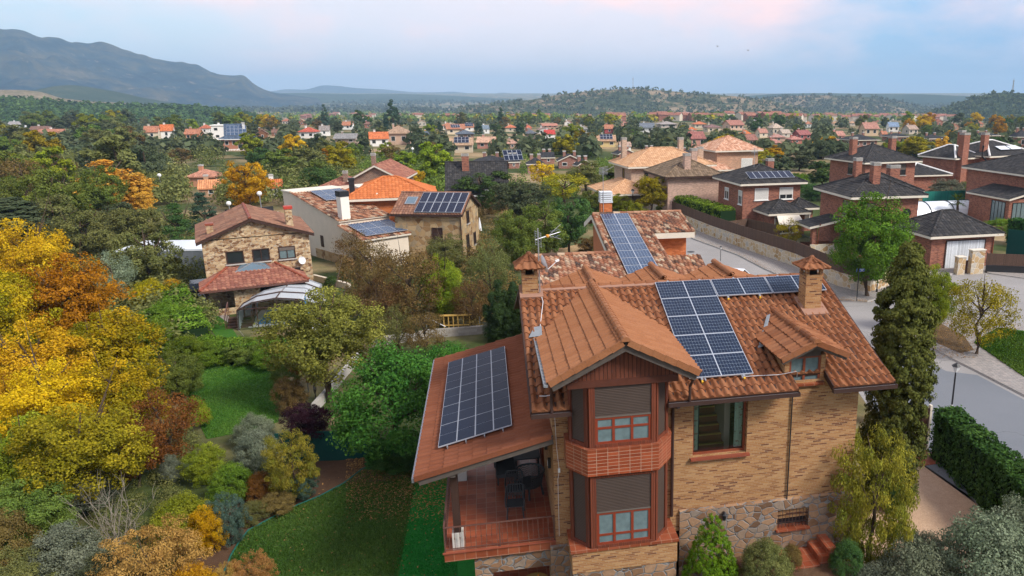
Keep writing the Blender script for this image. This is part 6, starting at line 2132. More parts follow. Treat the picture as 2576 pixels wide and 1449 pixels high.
def house_redbrick():
 o = pw(940, 500, 5.4)
 H = House('brick_house', 'orange red brick house with bright orange hip roof', 'house', (o[0], o[1], 0), rad(18), 'brick_orange', 'tile_orange', 'trim_cream', tile=(0.34, 0.42, 0.045))
 H.body(-2.4, 5.6, .5, 7.2, -.3, 5.4)
 H.hip(-2.4, 5.6, .5, 7.2, 5.4, 1.7, .6)
 H.win('-y', .5, 2.6, 3.3, 1.3, 1.1, mull=1)
 H.win('-y', .5, 2.6, .6, 2.2, 1.3, mull=2)
 H.chim(-2.0, 2.0, 5.6, 7.3, .5, .5, 'metal_black', 'metal_black', False, .25)
 H.shed(.8, 5.5, -.9, .4, 2.6, 3.0, '-y', .2)
 return note(H.done(), 'bright orange hip roof')
house_redbrick()
def house_barn():
 o = pw(983, 536.5, 4.7)
 e = pw(1163, 538, 4.7)
 Wd = math.hypot(e[0] - o[0], e[1] - o[1])
 H = House('stone_house', 'rough stone barn house with brown roof, roof light and twelve panels', 'house', (o[0], o[1], 0), math.atan2(e[1] - o[1], e[0] - o[0]), 'stone_barn', 'tile_brown', 'wood_dark', tile=(0.27, 0.36, 0.05))
 H.body(.2, Wd - .3, .3, 6.3, -.3, 4.7)
 H.gable(.2, Wd - .3, .3, 6.3, 4.75, 1.45, 'x', .3, .3)
 H.win('-y', .3, Wd * .62, 2.0, 1.0, 1.35, 'wood_dark', 'wood_dark', mull=0)
 H.win('+x', Wd - .3, 2.6, 3.4, .8, 1.2, 'wood_dark')
 H.win('+x', Wd - .3, 2.2, .3, .9, 2.1, 'wood_dark', name='door', sill=False)
 H.win('+x', Wd - .3, 4.6, 1.0, .8, 1.2, 'wood_dark')
 R = H.done()
 run = 3.3
 rise = 1.45 * 3.3 / 3.0
 sd_ = unit(V3(0, run, rise))
 n = np.cross(HX, sd_)
 ev = V3(0, 0, 4.75 - .145)
 L = math.hypot(run, rise)
 for i in range(6):
  for j in range(2):
   panel(R, ev + HX * (Wd * .325 + i * .735) + sd_ * (.12 + j * 1.66) + n * .16, HX, sd_, .71, 1.62, 'cells_dark', 'panel_frame', 'n', .04, fw=.025)
 q = MB()
 q.obox(ev + HX * 1.35 + sd_ * 2.1 + n * .12, HX * .5, sd_ * .6, n * .05, 0)
 q.face([ev + HX * .93 + sd_ * 1.58 + n * .175, ev + HX * 1.77 + sd_ * 1.58 + n * .175, ev + HX * 1.77 + sd_ * 2.62 + n * .175, ev + HX * .93 + sd_ * 2.62 + n * .175], 1)
 q.build('roof_light', ['steel', 'skylight'], R)
 q = MB()
 q.tube([V3(Wd - .28, .24, 4.6), V3(Wd - .28, .24, 0)], .05, 6)
 q.build('downpipe', 'wood_dark', R)
 return note(R, 'stone barn')
house_barn()
def house_gabled():
 o = pw(875, 446, 5.6)
 H = House('brick_house', 'dark brick house with wide low gable and pinkish tile roof', 'house', (o[0], o[1], 0), rad(6), 'brick_tinted', 'tile_wine', 'trim_cream', wallcol=(0.22, 0.13, 0.09), tile=(0.34, 0.42, 0.045))
 H.body(.4, 6.0, .4, 9.0, -.3, 5.5)
 H.gable(.4, 6.0, .4, 9.0, 5.5, 1.5, 'y', .5, .4)
 H.body(-4.2, .4, -.8, 6.5, -.3, 3.9)
 H.hip(-4.2, 1.6, -.8, 6.5, 3.9, 1.5, .5)
 H.win('-y', .4, 3.2, 3.6, 1.0, .8, far=True)
 H.win('-y', .4, 5.2, 2.6, .9, .9, far=True)
 H.chim(-.6, 1.2, 4.6, 6.3, .5, .5)
 H.chim(2.2, 4.2, 6.5, 8.2, .5, .5)
 return note(H.done(), 'wide low gable')
house_gabled()
def house_grey():
 o = pw(1117, 470, 3.8)
 H = House('grey_roofed_house', 'house with steep dark grey slate roof and arched stone porch', 'house', (o[0], o[1], 0), rad(12), 'stone_barn', 'tile_black', 'white_paint', tile=(0.3, 0.35, 0.025))
 H.body(.4, 8.0, .4, 8.0, -.3, 3.7)
 H.gable(.4, 8.0, .4, 8.0, 3.7, 2.9, 'x', .5, .3)
 H.body(.4, 1.0, -2.0, -1.4, -.3, 2.9)
 H.body(4.0, 4.6, -2.0, -1.4, -.3, 2.9)
 H.shed(.3, 4.8, -2.0, .4, 2.9, 3.5, '-y', .3)
 H.chim(2.8, 3.0, 5.0, 7.8, .9, .6, 'brick_red', 'concrete')
 H.win('-y', .4, 2.5, .3, 1.6, 2.1, 'wood_dark', name='door', sill=False)
 return note(H.done(), 'steep dark grey roof')
house_grey()
#  houses farther off
FAR_BOX = []          # (x0, x1, y0, y1, distance) in picture points, so that planted trees leave houses in view
def far_house(label, short, x0, x1, yt, yb, wall, roof, kind='hip', rot=None, ratio=0.62, depth=None, wins=True, panels=False, chims=1, wallm='plaster', frame='white_paint', trim='white_paint', cat='house', name='house', storeys=None, off=0.5, y_at=None, z_eye=None):
 xc = (x0 + x1) / 2
 g = ground(xc, yb)
 dist = float(np.hypot(g[0], g[1]))
 k = math.hypot(dist, 15) / F_PX / (1 + ((yb - CY) / F_PX) ** 2) ** .5 / 1.0
 k = float((np.array([g[0], g[1], g[2]]) - _C) @ _Fw) / F_PX
 rot = 12 + rng.uniform(-12, 14) if rot is None else rot
 r = rad(rot)
 vis = (x1 - x0) * k
 tot = max(2.6, (yb - yt) * k)
 view = math.atan2(g[0], g[1])
 t = abs(r + view)
 if depth is None:
  W_ = vis / (math.cos(t) + 0.8 * math.sin(t))
  D_ = 0.8 * W_
 else:
  D_ = depth
  W_ = max(2.0, (vis - D_ * math.sin(t)) / math.cos(t))
 hw = tot * (ratio if kind != 'flat' else .94)
 rise = tot - hw
 H = House(name, label, cat, (g[0], g[1], float(zt(g[0], g[1]))), r, wallm, 'roof_coloured', trim, wallcol=wall, roofcol=roof)
 ov = .07 * W_
 a, b, c, d = -W_ / 2 + ov, W_ / 2 - ov, 0.0, D_
 H.body(a, b, c, d, -3.0, hw)
 if kind == 'hip':
  H.hip(a, b, c, d, hw, rise, ov, caps=False, thick=.2)
 elif kind == 'gx':
  H.gable(a, b, c, d, hw, rise, 'x', ov, ov * .7, caps=False, off=off)
 elif kind == 'gy':
  H.gable(a, b, c, d, hw, rise, 'y', ov, ov * .7, caps=False, off=off)
 else:
  H.flat(a, b, c, d, hw, ov * .5, tot * .06)
 if wins:
  ns = storeys or (2 if hw > 4.2 else 1)
  sh = hw / ns
  nw = max(1, int(round((b - a) / 3.2)))
  for s_ in range(ns):
   for i in range(nw):
    p = a + (b - a) * (i + .5) / nw + rng.uniform(-.25, .25)
    H.win('-y', c, p, s_ * sh + sh * .32, min(1.3, (b - a) * .22), sh * .42, frame, far=True)
  side = '+x' if view < 0 else '-x'
  H.win(side, b if view < 0 else a, (c + d) / 2 - .8, (ns - 1) * sh + sh * .32, min(1.2, D_ * .2), sh * .42, frame, far=True)
 for i in range(chims):
  H.chim(a + (b - a) * (.28 + .45 * i), (c + d) / 2 + .6, hw, tot + .7, .6, .6, top=.25, louvre=False)
 R = H.done()
 if panels and kind in ('hip', 'gx'):
  run = (d - c) / 2 + ov
  rr = rise if kind == 'hip' else rise / ((d - c) / 2) * run
  ev = V3(0, c - ov, hw - (0 if kind == 'hip' else rr - rise))
  sd_ = unit(V3(0, run, rr))
  n = np.cross(HX, sd_)
  Ls = math.hypot(run, rr)
  for i in range(4):
   for j in range(2):
    panel(R, ev + HX * (-2.0 + i * 1.02) + sd_ * (Ls * .22 + j * 1.5) + n * .12, HX, sd_, 1.0, 1.45, 'cells_dark', 'panel_frame', 'n', .05, fw=.04)
 note(R, short)
 FAR_BOX.append((x0, x1, yt, yb, dist))
 return R
WH, CREAM, PINK, SALM, BEIGE, REDB, YEL = (.74, .72, .68), (.62, .52, .38), (.48, .24, .19), (.52, .32, .25), (.50, .44, .35), (.26, .10, .07), (.64, .50, .24)
ORG, TERR, BRN, SLATE, BLK, PNK, TANR = (.52, .15, .05), (.40, .17, .10), (.20, .11, .08), (.11, .13, .16), (.035, .035, .038), (.44, .21, .15), (.46, .27, .16)
FH = [
 ('white flat roofed modern house behind the blue slate villa', 'white modern house', 530, 590, 315, 352, WH, WH, 'flat'),
 ('white house with orange tile roof among the left trees', 'white house on the left', 404, 440, 314, 348, WH, ORG, 'gx'),
 ('cream house with faded flat front above the left wood', 'cream house above the left wood', 363, 402, 318, 350, CREAM, TERR, 'gx'),
 ('orange walled house with terracotta roof beside the white modern house', 'orange walled house', 462, 507, 325, 352, (.46, .20, .09), TERR, 'gx'),
 ('red roofed house with two white chimneys behind the orange walled house', 'red roofed house with white chimneys', 500, 532, 314, 336, WH, (.42, .13, .07), 'hip'),
 ('long pale house with brown roof at the far left', 'long pale house far left', 70, 128, 318, 336, (.66, .60, .54), BRN, 'gx'),
 ('small white house with grey roof in the far left wood', 'small white far left house', 20, 60, 306, 322, WH, (.3, .28, .27), 'gx'),
 ('wide low white house with terracotta roof in the left wood', 'wide low white house', 72, 175, 326, 344, WH, TERR, 'gx'),
 ('white cottage with pink roof beside the wide low white house', 'white cottage with pink roof', 172, 206, 318, 332, WH, PNK, 'gx'),
 ('timber brown cabin with dark roof below the tall holm oak', 'brown cabin', 646, 676, 326, 350, (.20, .09, .05), BRN, 'gy'),
 ('small brown roofed cabin right of the timber cabin', 'small brown cabin', 682, 704, 330, 342, (.24, .12, .08), BRN, 'gx'),
 ('white house with red hip roof and small annex', 'white house with red hip roof', 748, 800, 321, 348, WH, (.45, .10, .06), 'hip'),
 ('white two storey house behind the yellow bush', 'white house by the yellow bush', 803, 832, 317, 342, WH, (.25, .22, .2), 'gx'),
 ('grey roofed single storey house with brick front and porch', 'grey roofed low house', 836, 902, 337, 362, (.34, .25, .20), (.25, .24, .23), 'gx'),
 ('terracotta hip roofed house among the left trees above the yellow tree', 'left terracotta house', 463, 552, 428, 470, (.50, .24, .14), (.44, .20, .13), 'hip'),
 ('low house with orange roof just below the terracotta one', 'low orange roofed house', 500, 566, 456, 496, (.45, .28, .18), (.56, .24, .11), 'gx'),
 ('small white shed with orange roof behind the cream house', 'small white shed', 673, 714, 464, 494, WH, ORG, 'gx'),
 ('white house with orange roof and a dormer', 'white house with orange roof and dormer', 930, 980, 333, 368, WH, (.55, .16, .06), 'gx'),
 ('tall pinkish three storey house with tan roof and white balconies', 'tall pinkish house', 970, 1036, 318, 364, (.50, .34, .25), (.36, .24, .16), 'hip'),
 ('small ochre house beside the cedar', 'small ochre house', 1065, 1083, 330, 348, (.56, .30, .08), SLATE, 'gx'),
 ('white house with terracotta roof between the tall conifers', 'white house between conifers', 1112, 1140, 309, 326, WH, TERR, 'hip'),
 ('terracotta roofed house with blue panels on its slope', 'terracotta house with panels', 1120, 1175, 313, 338, CREAM, TERR, 'gx'),
 ('white villa with terracotta roof right of the panelled one', 'white villa', 1168, 1194, 312, 330, WH, TERR, 'gx'),
 ('brown brick house with blue grey slate hip roof', 'slate hip roof', 1147, 1196, 328, 350, (.22, .13, .10), SLATE, 'hip'),
 ('beige stone three storey house with panels on a flat tan roof', 'beige stone house', 1130, 1194, 348, 384, (.52, .44, .33), (.42, .28, .18), 'gx'),
 ('salmon pink house with tan roof and balcony openings', 'salmon pink house', 1195, 1250, 345, 374, (.52, .24, .18), (.52, .32, .22), 'gx'),
 ('open garden pavilion with reddish roof behind the hedge', 'garden pavilion', 1272, 1308, 353, 374, (.40, .26, .20), (.42, .24, .18), 'hip'),
 ('white house with blue slate roof left of the round pine', 'white house with slate roof', 1212, 1234, 315, 336, WH, (.16, .20, .24), 'gx'),
 ('house with bright orange roof and slate annex', 'bright orange far roof', 1269, 1298, 314, 332, CREAM, (.52, .16, .08), 'hip'),
 ('narrow red roofed house right of the tall fir', 'narrow red house', 1323, 1340, 315, 330, (.44, .16, .10), (.5, .14, .08), 'hip'),
 ('white gabled house with bright red roof', 'bright red roof', 1368, 1400, 327, 350, WH, (.46, .06, .05), 'gx'),
 ('dark slate roofed house with white frames', 'dark slate house', 1318, 1350, 327, 350, (.22, .17, .14), (.12, .13, .15), 'hip'),
 ('grey house with steep white gable left of the yellow poplars', 'grey gabled house', 1350, 1392, 320, 336, (.5, .48, .46), (.3, .2, .17), 'gy'),
 ('long row of red tiled roofs at the edge of the town', 'long red tiled row', 1360, 1408, 312, 322, SALM, (.46, .20, .14), 'gx'),
 ('yellow house with panels on a tan roof', 'yellow house', 1499, 1553, 341, 370, YEL, (.44, .27, .17), 'gx'),
 ('low white house with three arches below the dry field', 'arched white house', 1556, 1592, 361, 380, WH, (.40, .28, .22), 'gx'),
 ('crimson walled house with terracotta roof', 'crimson house', 1519, 1546, 314, 336, (.36, .07, .07), TERR, 'gx'),
 ('white modern house with grey metal roof beyond the field', 'white grey-roofed house', 1607, 1648, 310, 334, WH, (.16, .18, .21), 'gx'),
 ('long dark roofed terrace house left of the bright yellow bush', 'long dark terrace', 1184, 1276, 402, 424, REDB, BLK, 'hip'),
 ('brick house with black hip roof and white eave in the middle row', 'black hip house in the middle', 1324, 1374, 398, 436, (.32, .16, .12), BLK, 'hip'),
 ('dark roofed house carrying a blue panel array behind the yellow bush', 'dark house with panel array', 1276, 1312, 399, 424, REDB, BLK, 'gx'),
 ('low dark roofed house behind the middle row', 'low dark roof', 1358, 1400, 392, 412, REDB, BLK, 'gx'),
 ('wide dark gable roof with white edges above the ochre garden', 'wide dark gable', 1400, 1470, 390, 424, REDB, BLK, 'gy'),
 ('second dark gable with white edges right of the wide one', 'second dark gable', 1446, 1500, 402, 434, REDB, BLK, 'gy'),
 ('brick gable with black roof left of the tan roof', 'brick gable by the tan roof', 1546, 1612, 377, 402, REDB, BLK, 'gy'),
 ('black roofed house behind the tan hip roof', 'black roof behind the tan one', 1618, 1660, 378, 400, REDB, BLK, 'gx'),
 ('black roofed brick house left of the terracotta pyramid roof', 'black roof by the pyramid', 1690, 1740, 380, 408, REDB, BLK, 'gx'),
 ('pink three storey gabled house with wooden balcony', 'pink gabled house', 1729, 1784, 332, 369, PINK, (.30, .12, .10), 'gx'),
 ('small orange roofed house behind the pink gabled house', 'small orange roof', 1730, 1757, 320, 336, SALM, ORG, 'hip'),
 ('large purple brown hip roof behind the pink gabled house', 'purple brown roof', 1772, 1822, 313, 332, CREAM, (.22, .13, .12), 'hip'),
 ('house with bright orange hip roof under the church tower', 'orange roof by the church', 1742, 1782, 306, 322, CREAM, (.52, .17, .08), 'hip'),
 ('white fronted house with steep tan roofs', 'steep tan roofs', 1824, 1882, 303, 328, (.55, .38, .28), (.36, .16, .12), 'gx'),
 ('brown brick house with balcony and brown roof beside the poplar', 'brown house by the poplar', 1864, 1915, 338, 369, (.30, .17, .11), (.28, .13, .10), 'gx'),
 ('orange tower house joined to the brown one', 'orange tower house', 1866, 1894, 328, 350, (.50, .24, .15), ORG, 'hip'),
 ('small pink house with arched windows', 'small pink house', 1929, 1972, 350, 374, (.50, .20, .16), (.42, .20, .16), 'hip'),
 ('tall beige house with white windows', 'tall beige house', 1936, 1977, 311, 340, (.50, .42, .32), (.46, .36, .28), 'hip'),
 ('cream house with small gable before the tall beige house', 'cream gabled house', 1904, 1938, 324, 346, (.58, .50, .38), (.40, .20, .15), 'gx'),
 ('grey stone cottage right of the tall beige house', 'grey stone cottage', 1960, 1996, 326, 346, (.46, .42, .36), (.42, .34, .28), 'gx'),
 ('terracotta roofed house between the pink and beige houses', 'house between pink and beige', 1936, 1982, 338, 356, (.50, .32, .24), (.42, .22, .18), 'hip'),
 ('dark red house with long covered terrace', 'dark red long house', 2000, 2050, 328, 352, (.34, .10, .09), (.30, .11, .10), 'gx'),
 ('red brick house with white awning under the dark red one', 'red house with awning', 1982, 2026, 343, 362, (.42, .16, .12), (.44, .2, .16), 'hip'),
 ('pink rendered house right of the golden tree', 'pink house by the golden tree', 2090, 2133, 330, 354, (.50, .26, .22), (.44, .22, .17), 'gx'),
 ('cream and tan house with two gables', 'cream two gabled house', 2166, 2218, 309, 342, (.54, .40, .26), (.40, .20, .15), 'gx'),
 ('white house with blue grey lower roof', 'white house with blue roof', 2231, 2265, 308, 332, WH, (.20, .27, .38), 'gx'),
 ('pale stone houses with brown roof beyond the dark roofs', 'pale stone far house', 2277, 2318, 315, 338, (.50, .42, .34), (.36, .26, .20), 'gx'),
 ('small brick house with orange roof right of the white blue one', 'small brick house', 2214, 2236, 330, 346, (.46, .28, .2), TERR, 'gx'),
 ('beige house with terracotta roof near the field edge', 'beige house by the field edge', 1654, 1712, 306, 322, (.48, .40, .34), (.34, .30, .28), 'hip'),
 ('red brick house with dark double roof, round window and dish', 'round window house', 2125, 2226, 340, 372, REDB, BLK, 'hip'),
 ('black hip roofed brick house with chimney behind the lime trees', 'black roof behind lime trees', 2228, 2300, 336, 356, REDB, BLK, 'hip'),
 ('black roofed house under the red maple', 'black roof under the red maple', 2318, 2400, 340, 362, REDB, BLK, 'hip'),
 ('black roofed house with white ridge and two chimneys at back', 'far white-ridged roof', 2448, 2536, 334, 352, REDB, BLK, 'hip'),
 ('tall brick house with black roof at the far right edge', 'far right edge house', 2546, 2600, 328, 372, REDB, BLK, 'hip'),
]
def far_houses():
 for f in FH:
  label, short, x0, x1, yt, yb, wall, roof, kind = f
  dark = roof == BLK
  far_house(label, short, x0, x1, yt, yb, wall, roof, kind, chims=2 if dark else 1, panels=('panel' in label), wallm='brick_tinted' if dark else 'plaster',
    trim='trim_cream' if dark else 'painted')
far_houses()
def more_houses():
 r = np.random.default_rng(21)
 ws = [(WH, 'white'), (CREAM, 'cream'), (PINK, 'pink'), (BEIGE, 'beige'), ((.40, .22, .14), 'tan'), ((.30, .13, .09), 'brick')]
 rs = [(TERR, 'terracotta'), (BRN, 'brown'), ((.36, .14, .09), 'red brown'), ((.26, .24, .22), 'grey'), (TANR, 'tan')]
 used, made = set(), 0
 for _ in range(3000):
  if made >= 38:
   break
  y = r.uniform(313, 352)
  x = r.uniform(700, 2480)
  w = (16 + (y - 305) * .62) * r.uniform(.8, 1.15)
  if any(x - w < b[1] and x + w > b[0] and y - w < b[3] and y + 6 > b[2] for b in FAR_BOX):
   continue
  (wc, wn), (rc, rn) = ws[int(r.integers(0, 6))], rs[int(r.integers(0, 5))]
  m = min(SHORT, key=lambda q: abs(proj(tuple(q[0].location))[0] - x) + 2 * abs(proj(tuple(q[0].location))[1] - y))
  lab = f"small {wn} house with {rn} roof {'left' if x < proj(tuple(m[0].location))[0] else 'right'} of the {m[1]}"
  if lab in used or len(lab.split()) > 16:
   continue
  used.add(lab)
  far_house(lab, f'{wn} {rn} roofed house', x - w / 2, x + w / 2, y - w * .62, y, wc, rc, ('hip', 'gx', 'gy')[int(r.integers(0, 3))], trim='painted')
  SHORT.pop()
  made += 1
more_houses()
for _o in bpy.data.objects:
 if _o.type == 'MESH' and _o.data.materials and _o.data.materials[-1] and _o.data.materials[0].name == 'painted':
  _o.color = (.6, .55, .5, 1)
def house_blue():
 """villa with steep blue slate roof, panels and a white terrace"""
 g = ground(600, 378)
 H = House('villa', 'villa with steep blue slate roof, solar panels and white balustraded terraces', 'villa', (g[0], g[1], float(g[2])), rad(24), 'plaster', 'roof_coloured', 'white_paint', wallcol=(.36, .16, .10), roofcol=(.075, .105, .155))
 H.body(-4.2, 4.2, 0, 8, -2, 3.6)
 H.gable(-3.0, 1.8, -.5, 8, 3.6, 4.0, 'x', .3, .3, caps=False, off=.45)
 H.hip(-4.6, 5.0, -.2, 7, 3.4, 1.8, .4, caps=False)
 H.win('-y', 0, -2.8, 1.6, 1.0, 1.2, far=True)
 H.win('-y', 0, -.9, 1.6, 1.0, 1.2, far=True)
 H.win('-y', 0, .8, .4, 1.6, 1.4, far=True)
 H.win('-y', 0, 3.0, .6, 1.8, 1.5, far=True)
 H.chim(2.0, 2.0, 3, 8.0, .7, .7, 'white_stone', 'concrete', False)
 R = H.done()
 sd_ = unit(V3(0, 3.825 + .3, 4.0 + .31))
 n = np.cross(HX, sd_)
 for (x, k) in ((-2.6, 3), (.6, 2)):
  for i in range(k):
   for j in range(3):
    panel(R, V3(x + i * 1.05, -.8, 3.29) + sd_ * (1.3 + j * 1.25) + n * .12, HX, sd_, 1.0, 1.2, 'cells_blue', 'panel_frame', 'n', .04, fw=.03)
 for (x0, x1, y, z, hh) in ((-4.6, 5.0, -2.2, -.4, 2.4), (-4.8, 5.6, -6.0, -3.4, 2.2)):
  q = MB()
  q.box(x0, x1, y, y + 2.1, z - hh, z)
  t = q.build('terrace_wall', 'white_stone', R)
  q = MB()
  q.box(x0, x1, y, y + .12, z + .75, z + .9)
  for i in range(int((x1 - x0) / .4)):
   q.box(x0 + .05 + i * .4, x0 + .22 + i * .4, y + .01, y + .11, z, z + .75)
  q.build('balustrade', 'white_paint', t)
 FAR_BOX.append((557, 643, 333, 405, 190))
 return note(R, 'blue slate villa')
house_blue()
def church():
 d = ray(1723, 304)
 d = d / np.hypot(d[0], d[1]) * 1120
 x, y = float(d[0]), float(d[1])
 z = float(zt(x, y))
 k = 1120 / F_PX
 top = CAMH + (ray(1723, 284)[2] / np.hypot(*ray(1723, 284)[:2])) * 1120
 H = House('church', 'stone church with square bell tower and twin belfry openings in the town', 'church', (x, y, z), rad(12), 'plaster', 'roof_coloured', 'concrete', wallcol=(.42, .36, .31), roofcol=(.36, .18, .13))
 ht = top - z
 H.body(-3.6, 3.6, 0, 7, -3, ht)
 H.hip(-3.6, 3.6, 0, 7, ht, 3.0, .2, caps=False)
 H.body(-11, 11, 7, 24, -3, ht * .62)
 H.gable(-11, 11, 7, 24, ht * .62, 4, 'x', .5, .3, caps=False)
 for p in (-1.5, 1.5):
  H.win('-y', 0, p, ht - 6.0, 1.7, 4.0, 'concrete', 'inside_shade', far=True, name='belfry_opening')
 FAR_BOX.append((1700, 1745, 284, 306, 1120))
 return note(H.done(), 'church tower')
church()
#  walls, fences, street furniture
def wall_run(name, label, cat, pts, h, thick, m, top=None, z=0.0, part=None):
 """a wall along a broken line, one solid; part: (name, z0, z1, material, thickness) standing on it"""
 R = thing(name, label, cat, (pts[0][0], pts[0][1], z))
 o = np.array(pts[0])
 P = [np.array(p) - o for p in pts]
 def strip(h0, h1, th, mi, mb, hs=None):
  L, Rr = [], []
  for i, p in enumerate(P):
   a = P[max(i - 1, 0)]
   b = P[min(i + 1, len(P) - 1)]
   d = (b - a) / np.linalg.norm(b - a)
   nn = np.array([-d[1], d[0]])
   L.append(p + nn * th / 2)
   Rr.append(p - nn * th / 2)
  acc = 0.0
  for i in range(len(P) - 1):
   ln = np.linalg.norm(P[i + 1] - P[i])
   uv = [(acc, h0), (acc + ln, h0), (acc + ln, h1), (acc, h1)]
   q = lambda p, zz: V3(p[0], p[1], zz)
   mb.face([q(Rr[i], h0), q(Rr[i + 1], h0), q(Rr[i + 1], h1), q(Rr[i], h1)], mi, uv)
   mb.face([q(L[i + 1], h0), q(L[i], h0), q(L[i], h1), q(L[i + 1], h1)], mi, [uv[1], uv[0], uv[3], uv[2]])
   mb.face([q(Rr[i], h1), q(Rr[i + 1], h1), q(L[i + 1], h1), q(L[i], h1)], mi)
   acc += ln
  for i, fl in ((0, 0), (-1, 1)):
   f = [V3(*L[i], h0), V3(*Rr[i], h0), V3(*Rr[i], h1), V3(*L[i], h1)]
   mb.face(f[::-1] if fl else f, mi)
 mb = MB()
 strip(-.1, h, thick, 0, mb)
 mb.build('wall_body' if part else 'wall_body', m, R)
 if part:
  pn_, z0, z1, pm, pt = part[:5]
  mb = MB()
  strip(z0, z1, pt, 0, mb)
  mb.build(pn_, pm, R)
  mb = MB()
  acc = 0
  for i in range(len(P) - 1):
   ln = np.linalg.norm(P[i + 1] - P[i])
   n_ = max(1, int(ln / 2.4))
   for k in range(n_):
    p = P[i] + (P[i + 1] - P[i]) * k / n_
    mb.bar(V3(*p, h - .02), V3(*p, z1 + .08), .05, .05, 0, HX)
  mb.build('fence_posts', 'metal_black', R)
 return R
base = px0([(1640, 535), (1700, 557), (1785, 594), (1891, 634), (2000, 672), (2072, 706), (2110, 722), (2150, 733), (2185, 736), (2215, 727), (2262, 708)])
wall_run('stone_wall', 'pale stone garden wall with brown reed fence bordering the street', 'wall', base, 1.25, .35, 'stone_pale', part=('reed_fence', 1.26, 2.35, 'reed_screen', .05))
wall_run('stone_wall', 'far stone wall with dark mesh fence at the top of the street', 'wall', px0([(1545, 500), (1585, 512), (1640, 534)]), .9, .3, 'stone_pale', part=('mesh_fence', .91, 1.9, 'metal_black', .03))
wall_run('reed_fence', 'dark reed fence on low wall before the brick garage, right of the gate pillars', 'fence', px0([(2478, 686), (2576, 690), (2700, 696)]), .7, .12, 'metal_black', part=('reed_screen', .71, 1.75, 'reed_screen', .05))
wall_run('garden_wall', 'brown reed fence below the panelled brick house', 'fence', px0([(1830, 600), (1880, 592), (1960, 612)]), .5, .15, 'concrete', part=('reed_screen', .51, 1.9, 'reed_screen', .05))
wall_run('block_wall', 'low wall of white concrete blocks behind the big green tree', 'wall', px0([(1232, 838), (1140, 845), (1075, 850), (1040, 858), (1000, 862), (935, 872)]), .55, .2, 'block_wall')
wall_run('block_wall', 'long pale block wall running down between the plum tree and the green tree', 'wall', px0([(905, 905), (870, 945), (825, 1000), (790, 1040)]), .5, .2, 'concrete')
wall_run('green_screen', 'teal green garden screen under the plum tree', 'screen', px0([(700, 1165), (760, 1160), (850, 1158), (932, 1150)]), 1.35, .05, 'net_green')
wall_run('pool_terrace_wall', 'low cream wall beside the cream house drive', 'wall', px0([(790, 705), (830, 715), (880, 728)]), .5, .25, 'render_cream')
wall_run('tennis_screen', 'dark green windbreak screen right of the garage', 'screen', [tuple(at_z(2528, 655, 0)[:2]), tuple(at_z(2640, 670, 0)[:2])], 3.0, .06, 'net_green')
wall_run('sheet_fence', 'bright teal metal sheet fence behind the white pool cover', 'fence', [tuple(at_z(2318, 530, 0)[:2]), tuple(at_z(2470, 524, 0)[:2])], 2.6, .06, 'sheet_green')
wall_run('dark_fence', 'black covered fence behind the yellow round tree', 'fence', px0([(570, 555), (610, 556), (660, 548), (690, 545)]), 1.4, .08, 'tarp_dark')
wall_run('white_screen', 'white metal screen beside the stone house chimney', 'screen', px0([(672, 578), (705, 574)]), 2.0, .06, 'cover_white')
def gate_pillars():
 for (px_, py_, w_, h_, lab) in ((2412, 690, .75, 1.55, 'narrow ochre stone gate pillar left of the brick garage gate'), (2452, 688, 1.3, 2.1, 'broad ochre stone gate pillar before the garage door')):
  p = pw(px_, py_)
  R = thing('gate_pillar', lab, 'pillar', p, rad(14))
  q = MB()
  q.box(-w_ / 2, w_ / 2, -.25, .25, 0, h_)
  q.build('shaft', 'stone_pale', R)
  q = MB()
  q.box(-w_ / 2 - .05, w_ / 2 + .05, -.3, .3, h_, h_ + .08)
  q.build('cap', 'trim_cream', R)
 p = pw(2405, 690)
 R = thing('garden_gate', 'small dark garden gate between the ochre stone pillars', 'gate', p, rad(14))
 q = MB()
 q.box(.32, 1.05, -.03, .03, .05, 1.2)
 q.build('gate_leaf', 'gate_wood', R)
gate_pillars()
def lamp(px_, py_, hpx, label):
 g = ground(px_, py_)
 k = float((g - _C) @ _Fw) / F_PX
 h = hpx * k / math.cos(PITCH) * 1.0
 R = thing('street_lamp', label, 'street lamp', (g[0], g[1], float(g[2])), rad(20), 'black lantern street lamps')
 s = h / 4.0
 q = MB()
 q.lathe(V3(0, 0, 0), [(.10 * s, 0), (.10 * s, .35 * s), (.06 * s, .5 * s), (.05 * s, 3.2 * s), (.035 * s, 3.42 * s)], 8)
 q.build('pole', 'metal_black', R)
 q = MB()
 q.lathe(V3(0, 0, 1.0 * s), [(.063 * s, 0), (.063 * s, .06 * s)], 8)
 q.lathe(V3(0, 0, 1.12 * s), [(.062 * s, 0), (.062 * s, .06 * s)], 8)
 q.build('bands', 'white_paint', R)
 q = MB()
 q.lathe(V3(0, 0, 3.42 * s), [(.10 * s, 0), (.26 * s, .38 * s), (.26 * s, .39 * s)], 6, smooth=False)
 l_ = q.build('lantern', 'lamp_glass', R)
 q = MB()
 q.lathe(V3(0, 0, 3.81 * s), [(.30 * s, 0), (.27 * s, .03 * s), (.09 * s, .19 * s), (.05 * s, .2 * s), (0, .23 * s)], 6, smooth=False)
 q.build('lantern_hood', 'metal_black', l_)
 return R
lamp(1812, 672, 52, 'black lantern street lamp on the pavement behind the terracotta ridge')
lamp(2205, 738, 100, 'black lantern street lamp behind the tall cypress beside the street sign')
lamp(2390, 1060, 150, 'black lantern street lamp beside the asphalt road above the ivy hedge')
lamp(1592, 548, 70, 'thin lamp post at the bend of the street beyond the orange house')
